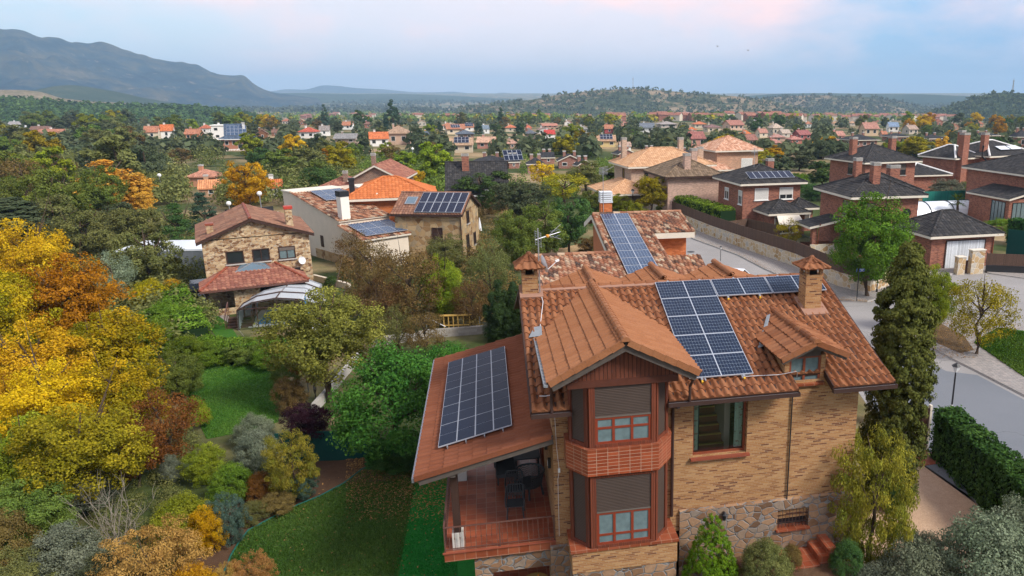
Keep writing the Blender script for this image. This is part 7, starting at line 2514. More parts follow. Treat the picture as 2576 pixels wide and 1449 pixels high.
def globe_lamp(px_, py_, hpx, label):
 g = ground(px_, py_)
 k = float((g - _C) @ _Fw) / F_PX
 h = hpx * k
 R = thing('globe_lamp', label, 'street lamp', (g[0], g[1], float(g[2])), 0, 'white globe street lamps')
 q = MB()
 q.tube([V3(0, 0, 0), V3(0, 0, h - .3)], .06, 6)
 q.build('pole', 'steel', R)
 q = MB()
 q.lathe(V3(0, 0, h - .35), [(0, 0), (.22, .08), (.30, .28), (.22, .48), (0, .56)], 10)
 q.build('globe', 'lamp_glass', R)
globe_lamp(662, 560, 75, 'white globe street lamp right of the yellow round tree')
globe_lamp(582, 560, 50, 'white globe street lamp left of the yellow round tree')
globe_lamp(790, 490, 40, 'white globe lamp on the lane beyond the cream house')
globe_lamp(1041, 420, 46, 'tall white street light in the dry clearing')
globe_lamp(410, 500, 60, 'white street lamp among the trees right of the orange poplars')
def street_sign():
 p = pw(2155, 757, .12)
 R = thing('street_sign', 'street name post with two small blue plates at the corner', 'street sign', (p[0], p[1], .12), rad(10))
 q = MB()
 q.tube([V3(0, 0, 0), V3(0, 0, 2.55)], .035, 8)
 q.build('pole', 'metal_black', R)
 for (x, a) in ((.24, 0.1), (-.17, 1.0)):
  q = MB()
  q.box(-.22, .22, -.012, .012, -.11, .11, 0)
  b = q.build('name_plate', 'sign_blue', R)
  b.location = (x, 0, 2.38)
  b.rotation_euler = (0, 0, a)
  q = MB()
  for (zz, wd) in ((.035, .14), (-.03, .09)):
   q.box(-wd, wd, -.0155, -.0125, zz - .014, zz + .014, 0)
  q.box(-.205, .205, -.0150, -.0125, .09, .10, 0)
  q.box(-.205, .205, -.0150, -.0125, -.10, -.09, 0)
  q.build('lettering', 'white_paint', b)
street_sign()
def gate():
 p = pw(2262, 1140)
 e = pw(2330, 1130)
 d = e - p
 R = thing('wooden_gate', 'dark panelled wooden garden gate between cypress and ivy hedge', 'gate', (p[0], p[1], 0), math.atan2(d[1], d[0]))
 L = math.hypot(d[0], d[1])
 q = MB()
 q.box(.05, L - .06, -.03, .03, .08, 1.95, 0)
 for i in range(4):
  for j in range(6):
   w_ = (L - .3) / 4
   q.box(.13 + i * w_, .13 + i * w_ + w_ * .75, -.045, -.031, .2 + j * .29, .2 + j * .29 + .2, 0)
 q.build('gate_leaf', 'gate_wood', R)
 for x in (0.0, L):
  q = MB()
  q.box(x - .05, x + .05, -.07, .07, 0, 2.1)
  q.build('gate_post', 'metal_brown' if x == 0 else 'trim_cream', R)
 q = MB()
 q.box(-.8, L, -1.3, -.1, .0, .03)
 q.build('threshold', 'floor_tiles', R)
 p = pw(2262, 1095)
 R = thing('gate_pillar', 'pinkish rendered gate pillar with pale cap beside the wooden gate', 'pillar', (p[0] + .1, p[1] + .9, 0), TA)
 q = MB()
 q.box(-.5, .35, -.2, .2, 0, 2.35)
 q.build('shaft', 'render_orange', R)
 q = MB()
 q.box(-.56, .41, -.26, .26, 2.35, 2.45)
 q.build('cap', 'trim_cream', R)
gate()
def pool_cover():
 a = pw(2312, 585)
 R = thing('pool_cover', 'white arched pool tunnel with black hoops behind the garage', 'pool cover', (a[0] + 2, a[1] + 9, 0), rad(12))
 for i in range(3):
  q = MB()
  y0, y1 = 0, 4.6
  x0, x1 = i * 3.3, (i + 1) * 3.3
  n = 10
  for k in range(n):
   a0, a1 = math.pi * k / n, math.pi * (k + 1) / n
   f = lambda an, x: V3(x, 2.4 - 2.4 * math.cos(an), 1.9 * math.sin(an))
   q.face([f(a0, x0), f(a0, x1), f(a1, x1), f(a1, x0)][::-1], 0, None, True)
  s = q.build('tunnel_segment', 'cover_white', R)
  q = MB()
  q.tube([V3(x1, 2.4 - 2.43 * math.cos(math.pi * k / 12), .02 + 1.93 * math.sin(math.pi * k / 12)) for k in range(13)], .06, 6)
  q.build('hoop', 'metal_black', s)
pool_cover()
def antenna_mast(hill, px_, py_, hpx, label):
 d = ray(px_, py_)
 k, n = hill.shape[0], hill.shape[1]
 pts = hill[k - 10]
 best = min(range(n), key=lambda i: abs(pts[i][0] / pts[i][1] - d[0] / d[1]))
 b = pts[best]
 h = hpx * np.hypot(b[0], b[1]) / F_PX
 R = thing('antenna_mast', label, 'mast', b, 0)
 q = MB()
 w_ = 1.0
 for (sx, sy) in ((-1, -1), (1, -1), (1, 1), (-1, 1)):
  q.bar(V3(sx * w_, sy * w_, -2), V3(sx * .25, sy * .25, h), .35, .35, 0, HX)
 for i in range(8):
  zz = h * (i + .5) / 8
  ww = w_ + (.25 - w_) * (i + .5) / 8
  q.bar(V3(-ww, -ww, zz), V3(ww, -ww, zz + h / 16), .2, .2)
  q.bar(V3(ww, -ww, zz), V3(-ww, -ww, zz + h / 16), .2, .2)
 q.build('lattice', 'steel', R)
 q = MB()
 q.box(-.9, .9, -.9, .9, h * .86, h * .93)
 q.tube([V3(0, 0, h), V3(0, 0, h * 1.12)], .2, 5)
 q.build('aerial_head', 'steel', R)
antenna_mast(hill_mast, 1590, 224, 26, 'thin lattice mast on top of the central scrub hill')
antenna_mast(hill_right, 2546, 234, 28, 'lattice mast on the wooded hill at the right edge')
# ---- vehicles
def car(px_, py_, rot, body, label, L=4.2, van=False, z=0.0):
 g = ground(px_, py_)
 R = thing('parked_car', label, 'car', (g[0], g[1], float(g[2]) + z), rad(rot))
 W_ = 1.75
 top = 1.45 if not van else 1.9
 prof = [(-L / 2, .35), (-L / 2, .75), (-L * .36, .92), (-L * .22, top), (L * .24, top), (L * .44, .95), (L / 2, .80), (L / 2, .35)]
 q = MB()
 n = len(prof)
 for s in (-1, 1):
  f = [V3(x, s * (W_ / 2 - (.14 if z_ > 1 else 0)), z_) for x, z_ in prof]
  q.face(f if s < 0 else f[::-1], 0)
 for i in range(n):
  (xa, za), (xb, zb_) = prof[i], prof[(i + 1) % n]
  ia, ib = W_ / 2 - (.14 if za > 1 else 0), W_ / 2 - (.14 if zb_ > 1 else 0)
  q.face([V3(xa, -ia, za), V3(xa, ia, za), V3(xb, ib, zb_), V3(xb, -ib, zb_)], 0)
 b = q.build('body', body, R)
 q = MB()
 for i in (2, 4):
  (xa, za), (xb, zb_) = prof[i], prof[i + 1]
  t0, t1 = .12, .9
  pa = (xa + (xb - xa) * t0, za + (zb_ - za) * t0)
  pb = (xa + (xb - xa) * t1, za + (zb_ - za) * t1)
  nn = unit(V3(-(zb_ - za), 0, xb - xa)) * (.01)
  q.face([V3(pa[0], -.68, pa[1]) + nn, V3(pa[0], .68, pa[1]) + nn, V3(pb[0], .58, pb[1]) + nn, V3(pb[0], -.58, pb[1]) + nn])
 for s in (-1, 1):
  f = [V3(-L * .30, s * .80, .98), V3(L * .36, s * .80, .98), V3(L * .22, s * .755, top - .1), V3(-L * .2, s * .755, top - .1)]
  q.face(f if s < 0 else f[::-1])
 q.build('windows', 'glass_dark', b)
 for x in (-L * .31, L * .31):
  for s in (-1, 1):
   q = MB()
   q.lathe(V3(0, 0, 0), [(0, -.1), (.32, -.1), (.33, 0), (.32, .1), (0, .1)], 14)
   w_ = q.build('wheel', 'rubber', R)
   w_.rotation_euler = (math.pi / 2, 0, 0)
   w_.location = (x, s * (W_ / 2 - .08), .33)
 return R
car(1838, 722, 160, 'car_white', 'white car on the street just behind the terracotta ridge')
car(655, 562, 15, 'car_white', 'white car parked beside the black fence near the yellow tree', 4.0)
car(520, 752, 30, 'car_dark', 'dark car parked beside the stone house porch', 4.2)
# ---- terrace furniture
def seat_loc(u, v):
 p = HW(u, v, -2.148)
 return p
def lattice_chair(u, v, rz, label):
 R = thing('terrace_chair', label, 'chair', seat_loc(u, v), TA + rz, 'dark plastic terrace chairs')
 q = MB()
 q.box(-.24, .24, -.24, .22, .41, .44)
 q.build('seat', 'rattan', R)
 q = MB()
 for i in range(7):
  x = -.24 + i * .08
  q.bar(V3(x, .23, .44), V3(x * .9, .31, .86), .018, .02, 0, HY)
  if i < 6:
   q.bar(V3(x, .235, .48), V3(x + .08, .285, .72), .014, .014, 0, HY)
   q.bar(V3(x + .08, .235, .48), V3(x, .285, .72), .014, .014, 0, HY)
 q.tube([V3(-.25, .3, .80), V3(-.2, .325, .88), V3(.2, .325, .88), V3(.25, .3, .80)], .022, 6)
 q.build('backrest', 'rattan', R)
 for s in (-1, 1):
  q = MB()
  q.tube([V3(s * .27, -.22, .42), V3(s * .28, -.2, .64), V3(s * .28, .2, .67), V3(s * .25, .29, .80)], .025, 6)
  q.build('armrest', 'rattan', R)
 for (x, y) in ((-.22, -.22), (.22, -.22), (.22, .2), (-.22, .2)):
  q = MB()
  q.bar(V3(x, y, .41), V3(x * 1.15, y * 1.2, 0), .04, .04, 0, HX)
  q.build('leg', 'rattan', R)
 return R
lattice_chair(-2.12, 2.68, rad(-4), 'front dark plastic lattice chair nearest the terrace railing')
lattice_chair(-2.10, 3.55, rad(-2), 'dark plastic lattice chair just behind the front one on the terrace')
def tub_chair():
 R = thing('armchair', 'wide dark woven tub armchair beside the brick wall on the terrace', 'armchair', seat_loc(-1.62, 3.85), TA + rad(-60))
 q = MB()
 n = 14
 pts = lambda r, k: (r * math.cos(math.pi * (-.15 + 1.3 * k / n)), r * math.sin(math.pi * (-.15 + 1.3 * k / n)))
 for k in range(n):
  for j in range(6):
   z0, z1 = .42 + j * .065, .42 + (j + 1) * .065
   r0, r1 = .40 + j * .012, .40 + (j + 1) * .012
   a, b = pts(r0, k), pts(r1, k + 1)
   c, d = pts(r0, k + 1), pts(r1, k)
   q.bar(V3(a[0], a[1], z0), V3(b[0], b[1], z1), .016, .012)
   q.bar(V3(c[0], c[1], z0), V3(d[0], d[1], z1), .016, .012)
 q.tube([V3(*pts(.48, k), .82) for k in range(n + 1)], .03, 6)
 q.build('backrest', 'rattan', R)
 q = MB()
 q.lathe(V3(0, 0, .36), [(0, 0), (.38, 0), (.41, .05), (.36, .09), (0, .08)], 14)
 q.build('seat', 'rattan', R)
 for (x, y) in ((-.28, -.2), (.28, -.2), (.26, .25), (-.26, .25)):
  q = MB()
  q.bar(V3(x, y, .4), V3(x * 1.2, y * 1.2, 0), .05, .05, 0, HX)
  q.build('leg', 'rattan', R)
tub_chair()
def lounge(u, v, rz, label):
 R = thing('lounge_chair', label, 'lounge chair', seat_loc(u, v), TA + rz)
 q = MB()
 q.box(-.32, .32, -.35, .30, .30, .40)
 q.build('seat', 'rattan', R)
 q = MB()
 q.obox(V3(0, .36, .62), V3(.32, 0, 0), V3(0, .03, .0), V3(0, .06, .26))
 q.build('backrest', 'rattan', R)
 for s in (-1, 1):
  q = MB()
  q.box(s * .34 - .03, s * .34 + .03, -.35, .34, .36, .58)
  q.build('armrest', 'rattan', R)
 for (x, y) in ((-.3, -.3), (.3, -.3), (.3, .3), (-.3, .3)):
  q = MB()
  q.box(x - .025, x + .025, y - .025, y + .025, 0, .30)
  q.build('leg', 'rattan', R)
 return R
lounge(-2.35, 5.5, rad(2), 'low dark woven lounge chair before the terrace table')
R_ = thing('footstool', 'low dark cushioned footstool in front of the woven lounge chair', 'footstool', seat_loc(-2.32, 4.85), TA)
q = MB(); q.box(-.33, .33, -.3, .3, .28, .40); q.build('cushion', 'rattan', R_)
for (x, y) in ((-.28, -.25), (.28, -.25), (.28, .25), (-.28, .25)):
 q = MB(); q.box(x - .025, x + .025, y - .025, y + .025, 0, .28); q.build('leg', 'rattan', R_)
def terrace_table(u, v, lx, ly, label, rz=0.0):
 R = thing('terrace_table', label, 'table', seat_loc(u, v), TA + rz)
 q = MB()
 q.box(-lx / 2, lx / 2, -ly / 2, ly / 2, .70, .74)
 q.build('tabletop', 'rattan', R)
 for sx in (-1, 1):
  for sy in (-1, 1):
   q = MB()
   x, y = sx * (lx / 2 - .06), sy * (ly / 2 - .06)
   q.box(x - .03, x + .03, y - .03, y + .03, 0, .70)
   q.build('leg', 'metal_black', R)
terrace_table(-1.62, 5.6, .85, 1.5, 'dark rectangular terrace table against the brick wall')
terrace_table(-3.15, 6.6, 1.1, .7, 'small dark side table at the back left of the terrace')
lounge(-2.2, 7.0, rad(180), 'dark woven lounge chair at the far side of the terrace table')
def garden_chair(x, y, rz, m, label, z=0.02, group=None):
 R = thing('garden_chair', label, 'chair', (x, y, z), rz, group)
 q = MB(); q.box(-.23, .23, -.23, .22, .42, .45); q.build('seat', m, R)
 q = MB()
 for i in range(5):
  q.bar(V3(-.2 + i * .1, .22, .45), V3(-.18 + i * .09, .30, .84), .05, .02, 0, HY)
 q.bar(V3(-.24, .3, .86), V3(.24, .3, .86), .05, .04)
 q.build('backrest', m, R)
 for s in (-1, 1):
  q = MB(); q.tube([V3(s * .25, -.22, .44), V3(s * .27, -.2, .64), V3(s * .26, .25, .66)], .022, 5); q.build('armrest', m, R)
 for (a, b) in ((-.2, -.2), (.2, -.2), (.2, .2), (-.2, .2)):
  q = MB(); q.bar(V3(a, b, .42), V3(a * 1.2, b * 1.2, 0), .04, .04, 0, HX); q.build('leg', m, R)
p_ = HW(-3.72, 1.5, -4.81)
garden_chair(p_[0], p_[1], TA + rad(20), 'plastic_green', 'dark green plastic chair on the bright grass under the terrace corner')
p_ = HW(-3.25, 2.2, -4.81)
garden_chair(p_[0], p_[1], TA - rad(60), 'plastic_green', 'second dark green plastic chair, half under the terrace slab', z=0.03)
p_ = HW(-2.0, 2.0, -4.78)
garden_chair(p_[0], p_[1], TA + rad(150), 'plastic_green', 'dark green plastic chair inside the stone arched patio', z=0.03)
p_ = HW(-1.62, 2.0, -4.78)
R_ = thing('patio_table', 'round wooden patio table under the stone lintel', 'table', (p_[0], p_[1], .03))
q = MB(); q.lathe(V3(0, 0, .70), [(0, 0), (.42, 0), (.42, .04), (0, .041)], 18); q.build('tabletop', 'wood_yellow', R_)
q = MB(); q.lathe(V3(0, 0, 0), [(.25, 0), (.06, .05), (.05, .7)], 10); q.build('leg', 'wood_dark', R_)
p_ = HW(-1.55, 1.92, -4.04)
R_ = thing('traffic_cone', 'small bright orange cone standing on the round patio table', 'cone', (p_[0], p_[1], .775))
q = MB(); q.lathe(V3(0, 0, 0), [(.13, 0), (.13, .02), (.09, .025), (.02, .28), (0, .29)], 12); q.build('cone_body', 'plastic_orange', R_)
def folding_chair(px_, py_, rz, label):
 g = pw(px_, py_)
 R = thing('folding_chair', label, 'chair', (g[0], g[1], .03), rz, 'pale blue folding chairs by the stone house')
 q = MB(); q.box(-.2, .2, -.2, .2, .44, .46); q.build('seat', 'cover_white', R)
 q = MB(); q.obox(V3(0, .22, .72), V3(.2, 0, 0), V3(0, .012, 0), V3(0, .02, .1)); q.build('backrest', 'cover_white', R)
 for s in (-1, 1):
  q = MB(); q.bar(V3(s * .2, -.24, 0), V3(s * .2, .24, .84), .025, .025, 0, HX); q.bar(V3(s * .19, .24, 0), V3(s * .19, -.2, .45), .025, .025, 0, HX); q.build('leg', 'cover_white', R)
folding_chair(513, 766, rad(60), 'pale blue folding chair nearer the small table by the stone house')
folding_chair(524, 778, rad(200), 'pale blue folding chair at the paving edge before the stone house')
g_ = pw(511, 756)
R_ = thing('folding_table', 'small pale blue folding table by the stone house terrace', 'table', (g_[0], g_[1], .03))
q = MB(); q.box(-.4, .4, -.3, .3, .7, .73); q.build('tabletop', 'cover_white', R_)
for s in (-1, 1):
 q = MB(); q.bar(V3(-.3, s * .2, 0), V3(.3, s * .2, .7), .025, .025); q.bar(V3(.3, s * .18, 0), V3(-.3, s * .18, .7), .025, .025); q.build('leg', 'cover_white', R_)
def misc():
 g = pw(826, 845)
 R = thing('garden_table', 'white plastic garden table on the neighbour lawn behind the olive green tree', 'table', (g[0], g[1], .03), .4)
 q = MB(); q.lathe(V3(0, 0, .7), [(0, 0), (.5, 0), (.5, .04), (0, .041)], 14); q.build('tabletop', 'plastic_white', R)
 for k in range(4):
  q = MB(); a = k * math.pi / 2; q.bar(V3(.25 * math.cos(a), .25 * math.sin(a), .7), V3(.4 * math.cos(a), .4 * math.sin(a), 0), .05, .05); q.build('leg', 'plastic_white', R)
 garden_chair(g[0] - .9, g[1] + .2, 1.2, 'plastic_white', 'white plastic chair left of the white garden table')
 garden_chair(g[0] + .9, g[1] + .1, -1.4, 'plastic_white', 'white plastic chair right of the white garden table')
 g = pw(776, 822)
 R = thing('parasol', 'closed blue and white parasol beside the pool cover', 'parasol', (g[0], g[1], 0))
 q = MB(); q.tube([V3(0, 0, 0), V3(0, 0, 2.2)], .025, 6); q.build('pole', 'steel', R)
 q = MB(); q.lathe(V3(0, 0, .8), [(.04, 0), (.16, .1), (.12, .7), (.03, 1.35)], 8); q.build('canopy', 'pool_blue', R)
 for i, (a, b, lab) in enumerate(((1191, 597, 'tall closed white parasol beside the stone barn'), (1200, 606, 'closed white parasol in front of the tall one, stone barn terrace'), (1209, 604, 'closed white parasol farthest from the stone barn wall'))):
  g = pw(a, b)
  R = thing('parasol', lab, 'parasol', (g[0], g[1], 0), 0, 'closed white parasols by the barn')
  q = MB(); q.tube([V3(0, 0, 0), V3(0, 0, 2.5 + (.5 if i == 0 else 0))], .03, 6); q.build('pole', 'steel', R)
  q = MB(); q.lathe(V3(0, 0, .9 + (.5 if i == 0 else 0)), [(.05, 0), (.2, .12), (.14, .8), (.03, 1.55)], 8); q.build('canopy', 'plastic_white', R)
 g = pw(1172, 598)
 R = thing('pergola', 'small red tiled pergola beside the stone barn gable', 'pergola', (g[0], g[1], 0), 0)
 q = MB(); tile_roof(q, V3(-1.3, -.9, 2.2), HX, unit(V3(0, 1, .2)), 2.6, 1.8, .26, .36, .045, res=4); q.build('roof', 'tile_wine', R)
 for (x, y) in ((-1.2, -.8), (1.2, -.8)):
  q = MB(); q.box(x - .06, x + .06, y - .06, y + .06, 0, 2.2); q.build('post', 'wood_dark', R)
 g = pw(1146, 846)
 R = thing('timber_stand', 'yellow painted timber stand with long top board behind the block wall', 'stand', (g[0], g[1] + .5, 0), rad(6))
 q = MB(); q.box(-1.0, 1.0, -.12, .12, 1.25, 1.31); q.build('top_board', 'wood_yellow', R)
 for x in (-.8, -.5, -.2, .1, .45, .85):
  q = MB(); q.bar(V3(x, -.06, 0), V3(x, -.06, 1.25), .06, .06, 0, HY); q.build('upright', 'wood_yellow', R)
 q = MB(); q.box(-.9, .9, -.1, -.04, .6, .66); q.build('rail', 'wood_yellow', R)
 for (a, b, hpx, lab) in ((1075, 845, 55, 'thin grey fence pole with slanting stay by the block wall'), (1208, 835, 40, 'short grey pole at the right end of the block wall'), (905, 900, 60, 'thin grey fence pole beside the rust coloured tree'), (778, 1000, 46, 'short grey pole in front of the rust coloured tree')):
  g = pw(a, b)
  R = thing('fence_pole', lab, 'pole', (g[0], g[1], 0), 0)
  h = hpx * float((g - _C) @ _Fw) / F_PX
  q = MB(); q.tube([V3(0, 0, 0), V3(0, 0, h)], .03, 6); q.build('pole', 'steel', R)
  if 'stay' in lab:
   q = MB(); q.tube([V3(0, 0, h * .9), V3(1.2, .1, .6)], .025, 5); q.build('stay', 'steel', R)
 R = thing('garden_steps', 'red tiled garden landing with two steps beside the stone plinth', 'steps', HW(6.2, .6, -3.34), TA)
 q = MB(); q.box(-.55, .50, -.55, .38, -.5, 0.02); q.build('landing', 'floor_tiles', R)
 for i in range(2):
  q = MB(); q.box(.505 + i * .3, .80 + i * .3, -.45, .40, -.5, .20 + i * .18); q.build('step', 'floor_tiles', R)
 g = pw(1738, 634)
 R = thing('manhole_cover', 'round dark manhole cover in the pale street beyond the orange house', 'manhole cover', (g[0], g[1], .014))
 q = MB(); q.lathe(V3(0, 0, 0), [(.38, 0), (.38, .01), (.3, .012), (0, .012)], 18); q.build('lid', 'metal_black', R)
 g = pw(410, 690)
 R = thing('carport', 'grey carport with flat white roof left of the stone house', 'carport', (g[0], g[1], 0), rad(4))
 q = MB(); q.box(-3.6, 4.2, 0, 4.5, 2.05, 2.2); q.build('roof', 'cover_white', R)
 q = MB(); q.box(-3.5, 4.1, .05, .2, 0, 2.05); q.build('wall', 'zinc', R)
 g = pw(572, 828)
 R = thing('pool_steps', 'timber steps with wine red railings beside the pool enclosure', 'steps', (g[0], g[1], 0), rad(20))
 for i in range(4):
  q = MB(); q.box(0, 1.5, i * .28, 1.3, 0.0 + i * .12, .12 + i * .12); q.build('step', 'reed', R)
 for x in (-.05, 1.55):
  q = MB()
  q.bar(V3(x, -.2, .9), V3(x, 1.6, 1.45), .05, .05, 0, HX)
  for k in range(4):
   q.bar(V3(x, -.15 + k * .55, .0 + k * .1), V3(x, -.15 + k * .55, .92 + k * .165), .04, .04, 0, HX)
  q.build('railing', 'metal_rail', R)
 for (a, b, lab) in ((1690 + 115, 117, 'small dark bird flying high, left of the pair'), (1882, 127, 'small dark bird flying high, right of the pair')):
  p = at_y(a, b, 150)
  R = thing('bird', lab, 'bird', p, .6)
  q = MB()
  q.lathe(V3(0, 0, 0), [(0, -.16), (.05, -.05), (.06, .04), (.03, .15), (0, .2)], 6)
  bo = q.build('body', 'tarp_dark', R)
  q = MB()
  for s in (-1, 1):
   q.face([V3(0, -.05, .02), V3(s * .30, -.02, .14), V3(s * .55, .06, .08), V3(s * .28, .08, .12), V3(0, .08, .02)])
  q.build('wings', 'tarp_dark', R)
misc()
#  vegetation
def crown_mesh(name, shape, nclump, per, size, seed, asp=0.55, clump_r=0.13, flat=0.5, jitter=1.0):
 zs = {'column': .27, 'plumes': .5, 'cone': .6, 'fir': .55}.get(shape, 1.0)
 """leaf-sized faces in clumps; the crown fills x, y in -0.5..0.5 and z in 0..1"""
 r = np.random.default_rng(seed)
 C = []
 while len(C) < nclump:
  p = r.uniform(-1, 1, 3)
  d = np.linalg.norm(p)
  if d > 1 or d < 1e-3:
   continue
  if shape == 'round':
   i = int(r.integers(0, 9))
   a, e = i * 2.399 + seed, math.asin(1 - 2 * (i + .5) / 9)
   q = p / d * (d ** 0.5) * (.17 + .055 * ((i * 5 + seed) % 4) / 3)
   k = .24 + .03 * ((i * 3 + seed) % 3)
   c = (k * math.cos(a) * math.cos(e) + q[0], k * math.sin(a) * math.cos(e) + q[1], .47 + .29 * math.sin(e) + q[2] * 1.05)
  elif shape == 'dome':
   q = p / d * (d ** 0.4)
   c = (q[0] * .42, q[1] * .42, .22 + abs(q[2]) * .66 + r.uniform(-.1, 0))
  elif shape == 'column':
   z = r.uniform(0, 1)
   rr = .44 * (1 - .82 * (max(0, z - .45) / .55) ** 3.2) * min(1, .84 + z * .5) * (1 + .1 * math.sin(z * 23 + seed))
   a = r.uniform(0, 6.283)
   k = r.uniform(.6, 1) if r.random() < .75 else r.uniform(.1, .6)
   c = (rr * k * math.cos(a), rr * k * math.sin(a), .02 + .95 * z)
  elif shape == 'cone':
   z = 1 - math.sqrt(r.uniform(0, 1))
   z = min(.985, z)
   rr = .47 * (1 - z) ** .62 * (1 if z > .08 else .9)
   a = r.uniform(0, 6.283)
   k = r.uniform(.84, 1) if r.random() < .85 else r.uniform(0, .8)
   c = (rr * k * math.cos(a), rr * k * math.sin(a), .03 + .94 * z)
  elif shape == 'fir':
   t = int(r.integers(0, 9))
   z = (t + .5) / 9
   rr = .46 * (1 - z) ** .9
   a = r.uniform(0, 6.283)
   k = math.sqrt(r.uniform(.05, 1))
   c = (rr * k * math.cos(a), rr * k * math.sin(a), .05 + .9 * z - .05 * k)
  elif shape == 'plumes':
   i = int(r.integers(0, 9))
   a = i * 2.399
   b = .33 * math.sqrt((i + .5) / 9)
   hh = 1 - .45 * (b / .33) ** 1.5 - .1 * ((i * 7) % 3) / 3
   z = r.uniform(0.02, 1)
   w = .10 * (1 - z ** 3) + .02
   c = (b * (.6 + .4 * z) * math.cos(a) + r.normal(0, w * .5), b * (.6 + .4 * z) * math.sin(a) + r.normal(0, w * .5), hh * z * .97)
  elif shape == 'airy':
   q = p / d * (d ** 0.6)
   c = (q[0] * .42, q[1] * .42, .5 + q[2] * .42)
   if math.sin(q[0] * 9 + seed) + math.sin(q[1] * 8 + 2) + math.sin(q[2] * 7 + seed * 3) < -.35:
    continue
  elif shape == 'vase':
   z = r.uniform(.05, 1) ** .8
   rr = (.16 + .34 * math.sin(min(1, z * 1.15) * 2.2)) * math.sqrt(r.uniform(.15, 1))
   a = r.uniform(0, 6.283)
   rr *= 1 + .25 * math.sin(4 * a + seed)
   c = (rr * math.cos(a), rr * math.sin(a), z * .93)
  C.append(c)
 C = np.array(C)
 n = nclump * per
 ci = np.repeat(np.arange(nclump), per)
 rad_ = clump_r * r.uniform(.6, 1.25, nclump)[ci]
 d = r.normal(0, 1, (n, 3))
 d /= np.linalg.norm(d, axis=1)[:, None]
 if shape == 'cone':
  d[:, 2] *= 1.5
 pos = C[ci] + d * (rad_ * r.uniform(.25, 1, n) ** .5)[:, None] * np.array([1, 1, .8 * zs])
 pos[:, 2] = np.clip(pos[:, 2], 0, 1.02)
 ctr = np.array([0, 0, .42])
 out = pos - ctr
 if shape in ('column', 'cone'):
  out[:, 2] *= .25
 out /= (np.linalg.norm(out, axis=1)[:, None] + 1e-6)
 nr = out * (1.1 if shape in ('column', 'cone') else flat) + d * .5 + r.normal(0, .5 * jitter, (n, 3)) + np.array([0, 0, .15])
 nr /= np.linalg.norm(nr, axis=1)[:, None]
 if shape in ('cone', 'vase', 'plumes'):
  up = np.array([0, 0, 1.0]) + r.normal(0, .35, (n, 3))
 else:
  up = r.normal(0, 1, (n, 3)) + np.array([0, 0, -.3])
 t = up - (up * nr).sum(1)[:, None] * nr
 t /= (np.linalg.norm(t, axis=1)[:, None] + 1e-6)
 b = np.cross(nr, t)
 L = size * r.uniform(.65, 1.35, n)[:, None]
 w = L * asp
 V = np.stack([-t * L * .5, b * w * .5 - t * L * .05, t * L * .5, -b * w * .5 - t * L * .05], 1) * np.array([1, 1, zs]) + pos[:, None, :]
 V = V.reshape(-1, 3)
 cl = r.uniform(0, 1, nclump)
 smoothk = .5 + .5 * np.sin(C[:, 0] * 7 + seed) * np.sin(C[:, 1] * 6 + 2 * seed) * np.sin(C[:, 2] * 6 + seed)
 kk = np.clip(.55 * cl + .45 * smoothk, 0, 1)[ci]
 lv = np.clip(r.uniform(0, 1, n) * .75 + .25 * r.uniform(0, 1, nclump)[ci], 0, 1)
 return leaf_mesh(name, V, kk, lv)
def leaf_mesh(name, V, kk, lv):
 n = len(V) // 4
 me = bpy.data.meshes.new(name)
 me.vertices.add(4 * n)
 me.vertices.foreach_set('co', V.astype(np.float32).ravel())
 me.loops.add(4 * n)
 me.loops.foreach_set('vertex_index', np.arange(4 * n, dtype=np.int32))
 me.polygons.add(n)
 me.polygons.foreach_set('loop_start', np.arange(0, 4 * n, 4, dtype=np.int32))
 me.polygons.foreach_set('loop_total', np.full(n, 4, np.int32))
 for nm, a in (('clump', kk), ('leafvar', lv)):
  at = me.attributes.new(nm, 'FLOAT', 'FACE')
  at.data.foreach_set('value', np.asarray(a, np.float32))
 me.materials.append(MATS['lf_green'])
 me.update(calc_edges=True)
 return me
def trunk_mesh(name, seed, limbs=6, seg=7, lean=.05, spread=.22, bare=False):
 """tapered trunk with limbs; unit: crown width 1, height 1"""
 r = np.random.default_rng(seed)
 mb = MB()
 P = [V3(0, 0, -.03)]
 for i in range(1, 6):
  P.append(V3(r.normal(0, lean * .4), r.normal(0, lean * .4), i * .17))
 mb.tube(P, [.035, .028, .024, .018, .012, .006], seg)
 for k in range(limbs):
  z = r.uniform(.25, .7)
  a = k * 2.4 + r.uniform(-.4, .4)
  b = V3(0, 0, z)
  e = b + V3(math.cos(a) * spread, math.sin(a) * spread, r.uniform(.15, .3))
  m_ = (b + e) / 2 + V3(0, 0, -.02) + r.normal(0, .02, 3)
  mb.tube([b, m_, e], [.014, .010, .003], max(4, seg - 2))
  for j in range(3 if bare else 1):
   e2 = m_ + (e - m_) * r.uniform(.1, .9) + V3(*(r.normal(0, .09, 3))) + V3(0, 0, .10)
   mb.tube([m_, (m_ + e2) / 2 + r.normal(0, .012, 3), e2], [.006, .004, .0015], 4)
 me = bpy.data.meshes.new(name)
 me.from_pydata(mb.V, [], mb.Fc)
 me.polygons.foreach_set('use_smooth', [True] * len(me.polygons))
 me.materials.append(MATS['bark'])
 me.update()
 return me
PROTO = {}
